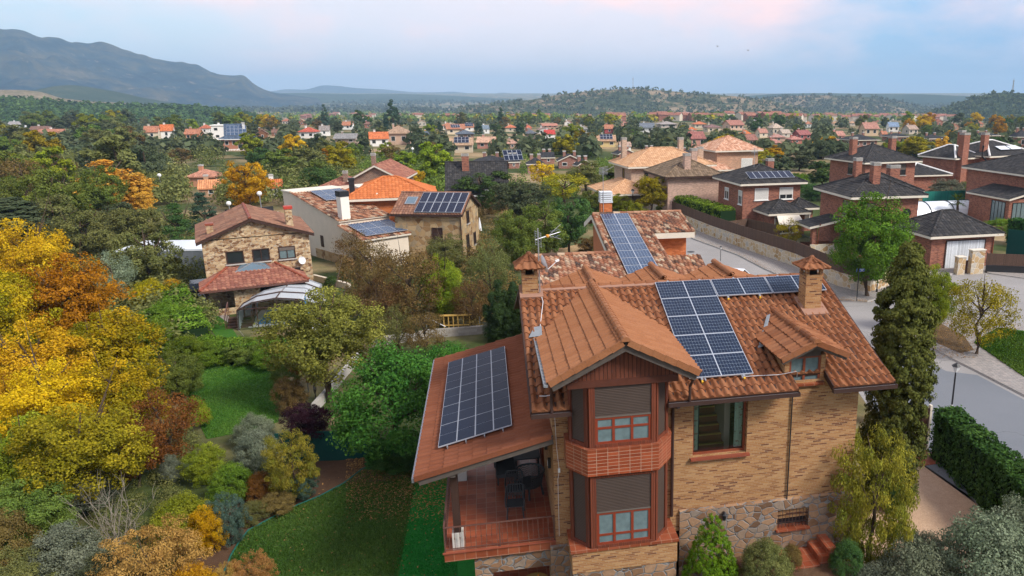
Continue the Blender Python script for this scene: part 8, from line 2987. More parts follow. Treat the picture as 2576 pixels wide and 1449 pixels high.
def proto(shape, lod):
 """lod 0: within 45 m, 1: within 110 m, 2: farther"""
 k = (shape, lod)
 if k not in PROTO:
  base = {'round': (220, .088), 'dome': (170, .10), 'column': (1500, .070), 'cone': (900, .030), 'fir': (160, .10), 'plumes': (420, .095), 'airy': (130, .105), 'vase': (200, .085)}[shape]
  per = {'airy': 70, 'dome': 170, 'column': 84, 'cone': 60}.get(shape, 145)
  size = {'column': .033, 'cone': .026, 'plumes': .028, 'vase': .027, 'airy': .023}.get(shape, .021)
  f = (1.0, .5, .27)[lod]
  g = (1.0, .42, .13)[lod]
  s = (1.0, 1.45, 2.7)[lod]
  cr = (1.0, 1.05, 1.15)[lod]
  asp = {'column': .75, 'cone': .3, 'plumes': .55, 'vase': .38}.get(shape, .62)
  jit = 1.0
  vs = 3 if lod else (2 if shape in ('round', 'airy', 'dome') else 1)
  PROTO[k] = [(crown_mesh('crown', shape, max(24, int(base[0] * f)), max(8, int(per * (g / f) ** .5 if lod else per)), size * s, 11 + 7 * i + len(PROTO), asp, base[1] * cr, .5, jit), trunk_mesh('trunk', 5 + i + len(PROTO), (6, 5, 3)[lod], (7, 5, 4)[lod])) for i in range(vs)]
 return PROTO[k]
TREES = []            # (root, colour word, kind word, x px, y px, distance)
GOLDA = 2.399963
def put_tree(name, loc, w, h, shape, leafm, trunk_frac=.22, lod=None, barkm='bark', cat='tree', group=None, label=None, words=None, rot=None, px_=None, lodshift=0):
 dist = float(np.hypot(loc[0], loc[1]))
 lod = (0 if dist < 66 else 1 if dist < 125 else 2) if lod is None else lod
 ps = proto(shape, lod)
 cm, tm = ps[len(TREES) % len(ps)]
 R = thing(name, label, cat, loc, (len(TREES) * GOLDA) % 6.283 if rot is None else rot, group)
 c = bpy.data.objects.new('crown' if trunk_frac > .05 else 'foliage', cm)
 COL.objects.link(c)
 c.parent = R
 zb = h * trunk_frac
 c.location = (0, 0, zb)
 c.scale = (w, w, h - zb)
 c.material_slots[0].link = 'OBJECT'
 c.material_slots[0].material = MATS[leafm]
 if trunk_frac > .02 or shape in ('airy', 'vase'):
  t = bpy.data.objects.new('trunk', tm)
  COL.objects.link(t)
  t.parent = R
  t.scale = (w, w, h)
  t.material_slots[0].link = 'OBJECT'
  t.material_slots[0].material = MATS[barkm]
 x, y = proj(loc)
 TREES.append((R, words, x, y, dist))
 return R
ONBANK = {(1787, 1480): 1.25, (1925, 1475): 1.35, (2185, 1430): .6, (2128, 1450): 1.2, (1990, 1430): 1.4}
def T(x, yb, w, yt, shape, leafm, label=None, name='tree', cat='tree', tf=.2, words=None, bark='bark', group=None, z=None):
 z = ONBANK.get((x, yb), z)
 """x, base and top as picture points; width in picture points"""
 g = ground(x, yb) if z is None else at_z(x, yb, z)
 k = float((g - _C) @ _Fw) / F_PX
 d = ray(x, yt)
 dd = np.hypot(d[0], d[1])
 dist = float(np.hypot(g[0], g[1]))
 h = max(.5, CAMH + d[2] / dd * dist - g[2])
 return put_tree(name, (g[0], g[1], float(g[2])), w * k, h, shape, leafm, tf, None, bark, cat, group, label, words)
NEAR = [
 (108, 800, 200, 535, 'round', 'lf_gold', 'golden tree topping the yellow grove at the left edge', .12),
 (205, 905, 270, 625, 'round', 'lf_amber', 'broad amber tree in the middle of the golden grove', .10),
 (35, 960, 240, 640, 'round', 'lf_goldgreen', 'yellow tree at the left edge under the golden top', .10),
 (285, 1015, 300, 765, 'round', 'lf_goldgreen', 'rounded yellow green tree, right shoulder of the golden grove', .10),
 (105, 1085, 290, 800, 'round', 'lf_gold', 'gold tree at the left edge in the centre of the grove', .08),
 (330, 1130, 250, 875, 'round', 'lf_goldgreen', 'yellow green tree above the rust coloured one', .08),
 (150, 1190, 300, 890, 'round', 'lf_yellow', 'bright yellow tree low in the golden grove', .08),
 (30, 1150, 200, 900, 'round', 'lf_amber', 'amber tree cut by the left edge beside the bright yellow one', .08),
 (245, 1290, 300, 985, 'round', 'lf_lime', 'lime yellow tree with a dark thin trunk at the foot of the grove', .18),
 (425, 1185, 210, 965, 'airy', 'lf_rust', 'rust coloured tree hanging over the left lawn', .10),
 (350, 1225, 170, 1030, 'airy', 'lf_rust', 'smaller rust brown tree left of the rust coloured one', .10),
 (75, 1275, 260, 1030, 'round', 'lf_limegreen', 'green yellow tree at the lower left edge', .08),
 (452, 1010, 130, 880, 'round', 'lf_green', 'green bush tree between the grove and the left lawn', .05),
 (1015, 1168, 345, 832, 'dome', 'lf_pinnate', 'big rich green feathery tree left of the porch roof', .10),
 (1135, 1010, 190, 845, 'dome', 'lf_pinnate', 'smaller green feathery tree behind the porch roof', .10),
 (785, 1145, 150, 1005, 'round', 'lf_plum', 'dark purple plum tree before the teal screen', .30),
 (832, 1010, 300, 705, 'round', 'lf_olivegold', 'large olive green tree before the pool enclosure', .2),
 (795, 1005, 140, 850, 'airy', 'lf_rust', 'thin rust tree with pale trunk beside the block wall', .25),
 (1256, 862, 96, 688, 'plumes', 'lf_cypress_dark', 'dark many spired cypress beside the left verge of the main roof', .0),
 (1296, 858, 44, 705, 'column', 'lf_cypress_dark', 'shorter dark cypress touching the main roof verge', .0),
 (2232, 1262, 172, 592, 'column', 'lf_cypress', 'tall broad cypress at the right corner of the near house', .0),
 (1787, 1480, 172, 1285, 'cone', 'lf_thuja', 'bright green conical thuja before the stone plinth', .0),
 (1075, 905, 120, 770, 'airy', 'lf_brown', 'brown twiggy tree just behind the low block wall', .10),
 (1005, 900, 120, 760, 'airy', 'lf_olive', 'sparse olive tree behind the left end of the block wall', .10),
 (2185, 1430, 215, 1090, 'vase', 'lf_shrubmix', 'tall yellow green feathery shrub at the right house corner', .0),
 (2350, 838, 125, 655, 'round', 'lf_limegreen', 'green young tree on the leafy island beyond the cypress', .08),
 (2455, 895, 190, 680, 'airy', 'lf_lime', 'lime yellow tree on the island beside the road', .12),
 (2183, 748, 245, 474, 'round', 'lf_pine', 'round bright green stone pine behind the street sign', .14),
 (1982, 632, 78, 546, 'airy', 'lf_lime', 'small yellow birch behind the reed fence', .2),
 (1640, 552, 112, 432, 'round', 'lf_lime', 'yellow green street tree below the dark brown roof', .25),
 (1592, 575, 78, 500, 'round', 'lf_limegreen', 'light green tree beside the bend of the street', .1),
 (1700, 520, 86, 462, 'airy', 'lf_lime', 'yellowish tree right of the street tree, before the pink brick house', .1),
 (1545, 470, 90, 410, 'round', 'lf_olive', 'olive tree hiding the left porch of the tan roofed house', .1),
 (945, 800, 170, 590, 'airy', 'lf_brownred', 'reddish brown half bare tree right of the cream house', .12),
 (1035, 835, 190, 600, 'airy', 'lf_brown', 'tall brown half bare tree in the middle thicket', .12),
 (960, 845, 150, 690, 'airy', 'lf_brownred', 'low brown bare tree behind the olive green tree', .10),
 (1125, 815, 135, 635, 'round', 'lf_limegreen', 'yellow green tree standing out of the brown thicket', .10),
 (1235, 780, 120, 590, 'airy', 'lf_olive', 'olive brown tree left of the left chimney', .12),
 (1190, 830, 110, 690, 'airy', 'lf_brown', 'brownish tree right of the yellow green thicket tree', .10),
 (900, 700, 110, 570, 'airy', 'lf_brownred', 'brown tree against the cream wall', .10),
 (1120, 690, 130, 585, 'round', 'lf_olive', 'grey green tree below the stone barn', .08),
 (1300, 680, 140, 520, 'round', 'lf_green', 'willow green tree left of the upright willow trees', .14),
 (1370, 660, 138, 500, 'round', 'lf_green', 'upright willow green tree behind the aerial', .14),
 (1432, 640, 125, 485, 'round', 'lf_deep', 'dark green upright tree left of the orange house', .14),
 (1500, 560, 90, 470, 'round', 'lf_green', 'green tree behind the orange house chimney', .14),
 (1560, 545, 70, 485, 'round', 'lf_limegreen', 'light green tree right of the orange house chimney', .14),
 (1215, 540, 185, 425, 'round', 'lf_deep', 'big dark green umbrella pine right of the stone barn', .18),
 (1312, 560, 165, 445, 'round', 'lf_holm', 'grey brown holm oak right of the umbrella pine', .12),
 (1420, 510, 150, 430, 'airy', 'lf_lime', 'golden feathery tree right of the holm oak', .12),
 (1475, 480, 110, 400, 'round', 'lf_olive', 'olive tree left of the tan roofed house', .12),
 (1365, 470, 80, 400, 'airy', 'lf_gold', 'small golden tree above the holm oak', .12),
 (298, 545, 230, 390, 'plumes', 'lf_orange', 'glowing orange poplar clump in the left wood', .04),
 (250, 530, 120, 450, 'plumes', 'lf_orange', 'lower orange poplar clump left of the tall one', .04),
 (358, 545, 85, 432, 'plumes', 'lf_orange', 'narrow orange poplar right of the glowing clump', .04),
 (455, 640, 130, 500, 'fir', 'lf_deep', 'dark cedar above the carport', .08),
 (520, 600, 120, 470, 'fir', 'lf_conifer', 'dark blue green cedar behind the stone house ridge', .08),
 (345, 640, 140, 505, 'round', 'lf_olive', 'olive green tree right below the orange poplars', .10),
 (225, 680, 170, 520, 'round', 'lf_olive', 'grey olive tree above the golden grove', .10),
 (385, 740, 170, 560, 'round', 'lf_olive', 'leafy olive green tree left of the carport', .10),
 (300, 790, 120, 620, 'airy', 'lf_greygreen', 'misty grey green tree beside the golden grove', .10),
 (150, 640, 180, 480, 'round', 'lf_olive', 'large olive tree left of the grey olive one', .10),
 (60, 680, 160, 490, 'column', 'lf_holm', 'dark upright tree cluster at the left edge', .05),
 (20, 560, 130, 430, 'round', 'lf_green', 'green tree at the left edge above the dark upright trees', .10),
 (605, 475, 52, 412, 'cone', 'lf_deep', 'dark green conical cypress near the yellow round tree', .03),
 (628, 522, 62, 470, 'round', 'lf_yellow', 'bright yellow round street tree', .2),
 (590, 500, 60, 448, 'airy', 'lf_lime', 'yellow green slim tree left of the yellow round one', .2),
 (632, 460, 48, 415, 'plumes', 'lf_orange', 'faded orange tree beside the conical cypress', .05),
 (665, 485, 80, 430, 'airy', 'lf_silver', 'silvery bare tree right of the conical cypress', .1),
 (1043, 490, 62, 418, 'round', 'lf_gold', 'golden tree behind the bright orange roof', .1),
 (1010, 470, 60, 400, 'fir', 'lf_conifer', 'dark fir left of the golden tree', .05),
 (710, 455, 110, 375, 'round', 'lf_green', 'round green tree below the blue villa terrace', .1),
 (775, 440, 95, 360, 'round', 'lf_olive', 'olive green tree right of the round green one', .1),
 (2075, 390, 92, 334, 'plumes', 'lf_yellow', 'brilliant yellow poplar left of the plain brick house', .05),
 (2300, 405, 110, 345, 'round', 'lf_lime', 'lime yellow tree behind the plain brick house', .08),
 (2250, 400, 80, 350, 'round', 'lf_limegreen', 'green yellow tree left of the lime yellow one', .08),
 (2366, 410, 56, 331, 'plumes', 'lf_orange', 'tall orange poplar before the white ridged roof', .05),
 (2326, 352, 20, 334, 'round', 'lf_red', 'small scarlet maple above the lime yellow trees', .1),
 (2352, 458, 22, 392, 'column', 'lf_cypress_dark', 'slender dark cypress left of the white ridged outhouse', .0),
 (2513, 468, 24, 388, 'column', 'lf_cypress_dark', 'slender dark cypress before the white ridged house', .0),
 (2390, 366, 28, 322, 'fir', 'lf_conifer', 'dark fir behind the orange poplar', .05),
 (2010, 430, 100, 378, 'round', 'lf_holm', 'dark holm oak left of the plain brick house', .08),
 (1955, 440, 90, 385, 'round', 'lf_holm', 'dark holm oak above the seven panel house', .08),
 (2065, 470, 90, 405, 'round', 'lf_deep', 'dark green tree between the two nearest brick houses', .06),
 (2010, 480, 60, 430, 'round', 'lf_pine', 'bright green small pine right of the seven panel roof', .1),
 (1845, 440, 80, 385, 'round', 'lf_limegreen', 'light green tree before the terracotta pyramid roof', .15),
 (1905, 420, 90, 370, 'airy', 'lf_lime', 'yellow bushy tree right of the terracotta pyramid roof', .1),
 (1945, 405, 70, 362, 'plumes', 'lf_yellow', 'golden yellow tree behind the dark holm oaks', .1),
 (1870, 405, 60, 370, 'airy', 'lf_gold', 'gold tree left of the golden yellow one', .1),
 (972, 330, 14, 284, 'column', 'lf_conifer', 'very tall thin dark cypress on the skyline of the town', .0),
 (1108, 340, 32, 302, 'fir', 'lf_conifer', 'dark fir left of the panelled terracotta house', .04),
 (1085, 338, 40, 296, 'fir', 'lf_conifer', 'tall cedar behind the ochre house', .04),
 (1150, 316, 22, 292, 'fir', 'lf_conifer', 'dark spruce top above the white villa', .04),
 (1205, 340, 40, 306, 'fir', 'lf_conifer', 'grey green fir left of the slate roofed white house', .04),
 (1307, 350, 46, 305, 'fir', 'lf_conifer', 'big dark fir in front of the bright orange far roof', .04),
 (1246, 335, 40, 309, 'dome', 'lf_deep', 'flat topped umbrella pine beside the white slate roofed house', .3),
 (1440, 360, 60, 308, 'round', 'lf_limegreen', 'tall yellow green poplar left of the yellow house', .05),
 (1462, 372, 50, 322, 'round', 'lf_lime', 'yellowish poplar right of the tall yellow green one', .05),
 (620, 350, 62, 305, 'round', 'lf_holm', 'dark round holm oak behind the blue slate villa', .1),
 (250, 370, 130, 302, 'round', 'lf_holm', 'broad dark holm oak crowning the left wood', .05),
 (1800, 362, 34, 322, 'cone', 'lf_limegreen', 'light green poplar beside the brown house', .05),
 (1905, 335, 40, 296, 'round', 'lf_deep', 'dark round tree in the roofs left of the tall beige house', .1),
]
NEAR_B = [
 (100, 1380, 230, 1190, 'lf_green', 'mid green shrub at the lower left under the lime tree'),
 (30, 1440, 160, 1250, 'lf_brown', 'brown dry shrub at the lower left edge'),
 (180, 1470, 200, 1290, 'lf_silver', 'grey green shrub at the bottom left'),
 (60, 1530, 170, 1370, 'lf_olive', 'olive shrub at the bottom left corner'),
 (290, 1530, 190, 1360, 'lf_holm', 'dark shrub at the bottom edge left of the straw shrub'),
 (210, 1290, 170, 1170, 'lf_silver', 'greyish shrub under the lime yellow tree'),
 (395, 1530, 240, 1335, 'lf_straw', 'straw yellow dry shrub at the bottom edge'),
 (500, 1560, 150, 1400, 'lf_gold', 'golden shrub right of the straw shrub at the bottom'),
 (470, 1370, 170, 1225, 'lf_limegreen', 'yellow green rounded shrub before the lawn edging'),
 (535, 1390, 90, 1255, 'lf_yellow', 'bright yellow shrub touching the blue green one'),
 (585, 1370, 85, 1240, 'lf_blue', 'blue green rosemary like shrub at the lawn edging'),
 (590, 1265, 120, 1150, 'lf_hedge', 'bright green shrub left of the tamarisk'),
 (520, 1215, 120, 1110, 'lf_limegreen', 'yellowish green shrub under the rust coloured tree'),
 (655, 1195, 130, 1060, 'lf_silver', 'grey olive shrub at the corner of the left lawn'),
 (645, 1120, 110, 1030, 'lf_greygreen', 'pale grey shrub behind the grey olive one'),
 (745, 1255, 130, 1090, 'lf_shrubmix', 'green and orange feathery tamarisk before the plum tree'),
 (765, 1255, 70, 1195, 'lf_blue', 'small dark green bush at the foot of the tamarisk'),
 (660, 1265, 80, 1175, 'lf_rust', 'dark red brown shrub left of the tamarisk'),
 (700, 1290, 110, 1240, 'lf_brown', 'low brown twiggy shrub at the lawn edging'),
 (640, 1310, 90, 1255, 'lf_olive', 'low olive shrub between the blue green and the brown one'),
 (435, 1215, 60, 1130, 'lf_silver', 'grey dried shrub beside the stony patch'),
 (640, 1500, 110, 1395, 'lf_straw', 'pale yellow leafy spray at the bottom of the dark lawn'),
 (580, 1520, 60, 1415, 'lf_straw', 'smaller pale yellow spray left of the other one'),
 (2470, 1560, 320, 1250, 'lf_greygreen', 'large grey green bush at the bottom right'),
 (2570, 1500, 240, 1215, 'lf_greygreen', 'grey green bush at the right edge above the ivy shade'),
 (2290, 1560, 230, 1330, 'lf_greygreen', 'grey green bush left of the large one at the bottom right'),
 (2180, 1560, 150, 1400, 'lf_silver', 'low silvery bush at the bottom beside the gravel'),
 (2330, 1440, 130, 1325, 'lf_silver', 'silvery bush on the gravel edge'),
 (1925, 1475, 150, 1345, 'lf_olive', 'low clipped bush between thuja and red landing'),
 (2128, 1450, 95, 1345, 'lf_deep', 'dark green bush at the foot of the feathery shrub'),
 (2245, 1290, 60, 1180, 'lf_deep', 'dark ivy bush at the foot of the tall cypress'),
 (1990, 1430, 60, 1360, 'lf_brown', 'small brown bush beside the red landing'),
 (420, 840, 140, 745, 'lf_hedge', 'bright green clipped bush left of the pool steps'),
 (470, 830, 120, 760, 'lf_hedge', 'yellow green bush beside the pool steps'),
 (385, 790, 110, 690, 'lf_goldgreen', 'yellow and green shrub below the carport'),
 (440, 770, 70, 690, 'lf_gold', 'small golden shrub right of the yellow and green one'),
 (400, 900, 130, 800, 'lf_hedge', 'green bush row left of the neighbour lawn'),
 (475, 925, 110, 830, 'lf_hedge', 'lush green bush at the lawn corner'),
 (545, 915, 120, 845, 'lf_hedge', 'rounded green hedge bush behind the left lawn'),
 (620, 915, 120, 850, 'lf_green', 'darker green hedge bush behind the left lawn'),
 (690, 925, 110, 855, 'lf_hedge', 'green hedge bush right of the left lawn back'),
 (720, 970, 80, 890, 'lf_green', 'green bush at the right side of the left lawn'),
 (735, 1040, 100, 940, 'lf_brown', 'brown bush at the right side of the left lawn'),
 (475, 985, 80, 900, 'lf_green', 'green bush at the left side of the left lawn'),
 (495, 1080, 80, 985, 'lf_limegreen', 'yellow green bush under the rust tree by the lawn'),
 (1000, 1175, 150, 1120, 'lf_ivy', 'dark ivy mound under the big feathery tree'),
 (380, 660, 90, 600, 'lf_holm', 'dark bush above the carport'),
 (835, 720, 40, 690, 'lf_deep', 'small dark shrub at the cream house drive'),
 (1240, 850, 70, 800, 'lf_silver', 'grey green bush at the end of the block wall'),
 (1690, 545, 90, 495, 'lf_hedge', 'yellow green hedge bush at the street bend'),
 (1740, 560, 90, 505, 'lf_goldgreen', 'golden green hedge bush behind the street wall'),
 (1790, 575, 90, 520, 'lf_hedge', 'green hedge bush behind the street wall'),
 (1830, 585, 60, 540, 'lf_goldgreen', 'golden hedge bush left of the awning house'),
 (1740, 505, 110, 470, 'lf_silver', 'silver green bush below the pink brick house'),
 (1800, 530, 70, 490, 'lf_olive', 'olive bush left of the panelled brick house'),
 (2380, 500, 110, 440, 'lf_silver', 'silver green shrub bank before the white ridged outhouse'),
 (2440, 500, 90, 445, 'lf_green', 'green shrub bank right of the silver one'),
 (2045, 505, 80, 455, 'lf_deep', 'dark green bush beside the panelled brick house'),
 (2530, 580, 120, 545, 'lf_hedge', 'green hedge bush under the glazed bay at the right edge'),
 (1135, 520, 30, 490, 'lf_hedge', 'small green bush beside the stone barn'),
 (1480, 640, 80, 590, 'lf_brown', 'brown dry bush left of the orange house'),
]
def near_trees():
 for (x, yb, w, yt, sh, lf, lab, tf) in NEAR:
  nm = {'column': 'cypress', 'cone': 'conifer', 'fir': 'fir_tree', 'plumes': 'poplar'}.get(sh, 'tree')
  T(x, yb, w, yt, sh, lf, lab, nm, 'tree', tf, bark='bark_pale' if 'pale trunk' in lab or 'birch' in lab else 'bark')
 for i, (x, yb, w, yt, lf, lab) in enumerate(NEAR_B):
  T(x, yb, w, yt, 'vase' if lf in ('lf_straw', 'lf_shrubmix', 'lf_blue') else 'dome' if i % 3 else 'round', lf, lab, 'bush', 'bush', .0)
near_trees()
def leaf_box(name, label, cat, pts, wd, h, lf, n, size, z=0.0, top=None):
 """a clipped hedge along a line: leaves over its faces"""
 r = np.random.default_rng(len(TREES) + n)
 P = np.array(pts, float)
 o = P[0].copy()
 P = P - o
 seg = np.linalg.norm(P[1:] - P[:-1], axis=1)
 cum = np.concatenate([[0], np.cumsum(seg)])
 s = r.uniform(0, cum[-1], n)
 i = np.clip(np.searchsorted(cum, s) - 1, 0, len(seg) - 1)
 f = (s - cum[i]) / seg[i]
 c = P[i] + (P[i + 1] - P[i]) * f[:, None]
 d = (P[i + 1] - P[i]) / seg[i][:, None]
 nn = np.stack([-d[:, 1], d[:, 0]], 1)
 side = r.random(n)
 u = np.where(side < .38, -.5, np.where(side < .7, .5, r.uniform(-.5, .5, n)))
 v = np.where(side < .7, r.uniform(0, 1, n), 1.0)
 rough = .05 * wd * np.sin(s * 3.1) + .06 * np.sin(s * 7.7 + v * 5) + r.normal(0, .05, n)
 out = np.stack([nn[:, 0] * np.sign(u) * (side < .7), nn[:, 1] * np.sign(u) * (side < .7), (side >= .7) * 1.0], 1)
 p = np.stack([c[:, 0] + nn[:, 0] * u * wd, c[:, 1] + nn[:, 1] * u * wd, v * h], 1) + out * rough[:, None] - out * (r.random(n)[:, None] * .12)
 nr = out + r.normal(0, .45, (n, 3)) + np.array([0, 0, .2])
 nr /= np.linalg.norm(nr, axis=1)[:, None]
 up = r.normal(0, 1, (n, 3)) + np.array([0, 0, -.6])
 t = up - (up * nr).sum(1)[:, None] * nr
 t /= np.linalg.norm(t, axis=1)[:, None]
 b = np.cross(nr, t)
 L = size * r.uniform(.65, 1.35, n)[:, None]
 V = np.stack([p - t * L * .5, p + b * L * .38, p + t * L * .5, p - b * L * .38], 1).reshape(-1, 3)
 k = np.clip(.5 + .3 * np.sin(s * 1.3) * np.sin(v * 4 + s) + r.normal(0, .22, n), 0, 1)
 me = leaf_mesh('foliage', V, k, r.random(n))
 R = thing(name, label, cat, (o[0], o[1], z))
 ob = bpy.data.objects.new('foliage', me)
 COL.objects.link(ob)
 ob.parent = R
 ob.material_slots[0].link = 'OBJECT'
 ob.material_slots[0].material = MATS[lf]
 mb = MB()
 for j in range(len(seg)):
  a, e = P[j], P[j + 1]
  dd = (e - a) / seg[j]
  mb.obox(V3(*((a + e) / 2), h * .46), V3(*dd, 0) * seg[j] / 2, V3(-dd[1], dd[0], 0) * (wd * .5 - .14), V3(0, 0, h * .46 - .03))
 mb.build('stems', 'lf_cypress_dark', R)
 return R
hp = px0([(2338, 1150), (2450, 1262), (2600, 1420), (2760, 1600)])
leaf_box('ivy_hedge', 'tall dark green ivy covered hedge along the asphalt road at right', 'hedge', [(x + .55, y + .2) for x, y in hp], 1.1, 2.25, 'lf_ivy', 26000, .115)
leaf_box('hedge', 'clipped bright green hedge along the back of the left lawn', 'hedge', px0([(500, 905), (600, 912), (712, 905)]), 1.3, 1.3, 'lf_hedge', 9000, .13)
leaf_box('hedge', 'long green hedge between the golden grove and the pool lawn', 'hedge', px0([(440, 770), (470, 830), (500, 890)]), 1.6, 1.7, 'lf_hedge', 9000, .14)
leaf_box('hedge', 'dark ivy hedge behind the dark lawn under the feathery tree', 'hedge', px0([(930, 1170), (1000, 1172), (1090, 1172)]), .8, 1.0, 'lf_ivy', 5000, .11)
leaf_box('hedge', 'yellow green street hedge behind the pale stone wall', 'hedge', px0([(1668, 535), (1740, 560), (1830, 592)]), 2.2, 3.0, 'lf_hedge', 9000, .22)
leaf_box('hedge', 'green hedge behind the windbreak screen at the right edge', 'hedge', px0([(2540, 610), (2640, 630)]), 1.5, 2.6, 'lf_ivy', 3000, .22)
def palm():
 g = pw(2405, 552)
 R = thing('palm_tree', 'small fan palm beside the white pool cover', 'palm', (g[0], g[1], 0))
 q = MB(); q.tube([V3(0, 0, 0), V3(.05, 0, 1.2), V3(0, 0, 2.3)], [.2, .17, .15], 7); q.build('trunk', 'bark', R)
 q = MB()
 for k in range(20):
  a, e = k * GOLDA, 1.25 - 1.9 * k / 20
  d = V3(math.cos(a) * math.cos(e), math.sin(a) * math.cos(e), math.sin(e))
  s_ = unit(np.cross(d, HZ)); t_ = np.cross(s_, d)
  b = V3(0, 0, 2.3) + d * .55
  q.bar(V3(0, 0, 2.3), b, .03, .03)
  for j in range(-4, 5):
   f = unit(d + s_ * .28 * j - HZ * .03 * abs(j))
   q.face([b - t_ * .0, b + f * .35 + s_ * .04, b + f * .85 - HZ * .12, b + f * .35 - s_ * .04])
 o = q.build('fronds', 'lf_palm', R)
palm()
def bare_shrub():
 g = pw(300, 1395)
 r = np.random.default_rng(4)
 R = thing('bare_shrub', 'bare pale twigged shrub left of the yellow green rounded one', 'shrub', (g[0], g[1], 0))
 q = MB()
 for k in range(22):
  a = r.uniform(0, 6.28)
  p = V3(r.normal(0, .08), r.normal(0, .08), 0)
  pts = [p]
  d = unit(V3(math.cos(a) * .5, math.sin(a) * .5, 1.3))
  for j in range(4):
   d = unit(d + r.normal(0, .18, 3))
   pts.append(pts[-1] + d * r.uniform(.4, .65))
   if j > 0:
    for _ in range(2):
     e = unit(d + r.normal(0, .5, 3))
     q.tube([pts[-1], pts[-1] + e * .35, pts[-1] + e * .6 + r.normal(0, .08, 3)], [.007, .005, .002], 4, cap=False)
  q.tube(pts, [.018, .014, .010, .007, .003], 5, cap=False)
 q.build('twigs', 'bark_pale', R)
bare_shrub()
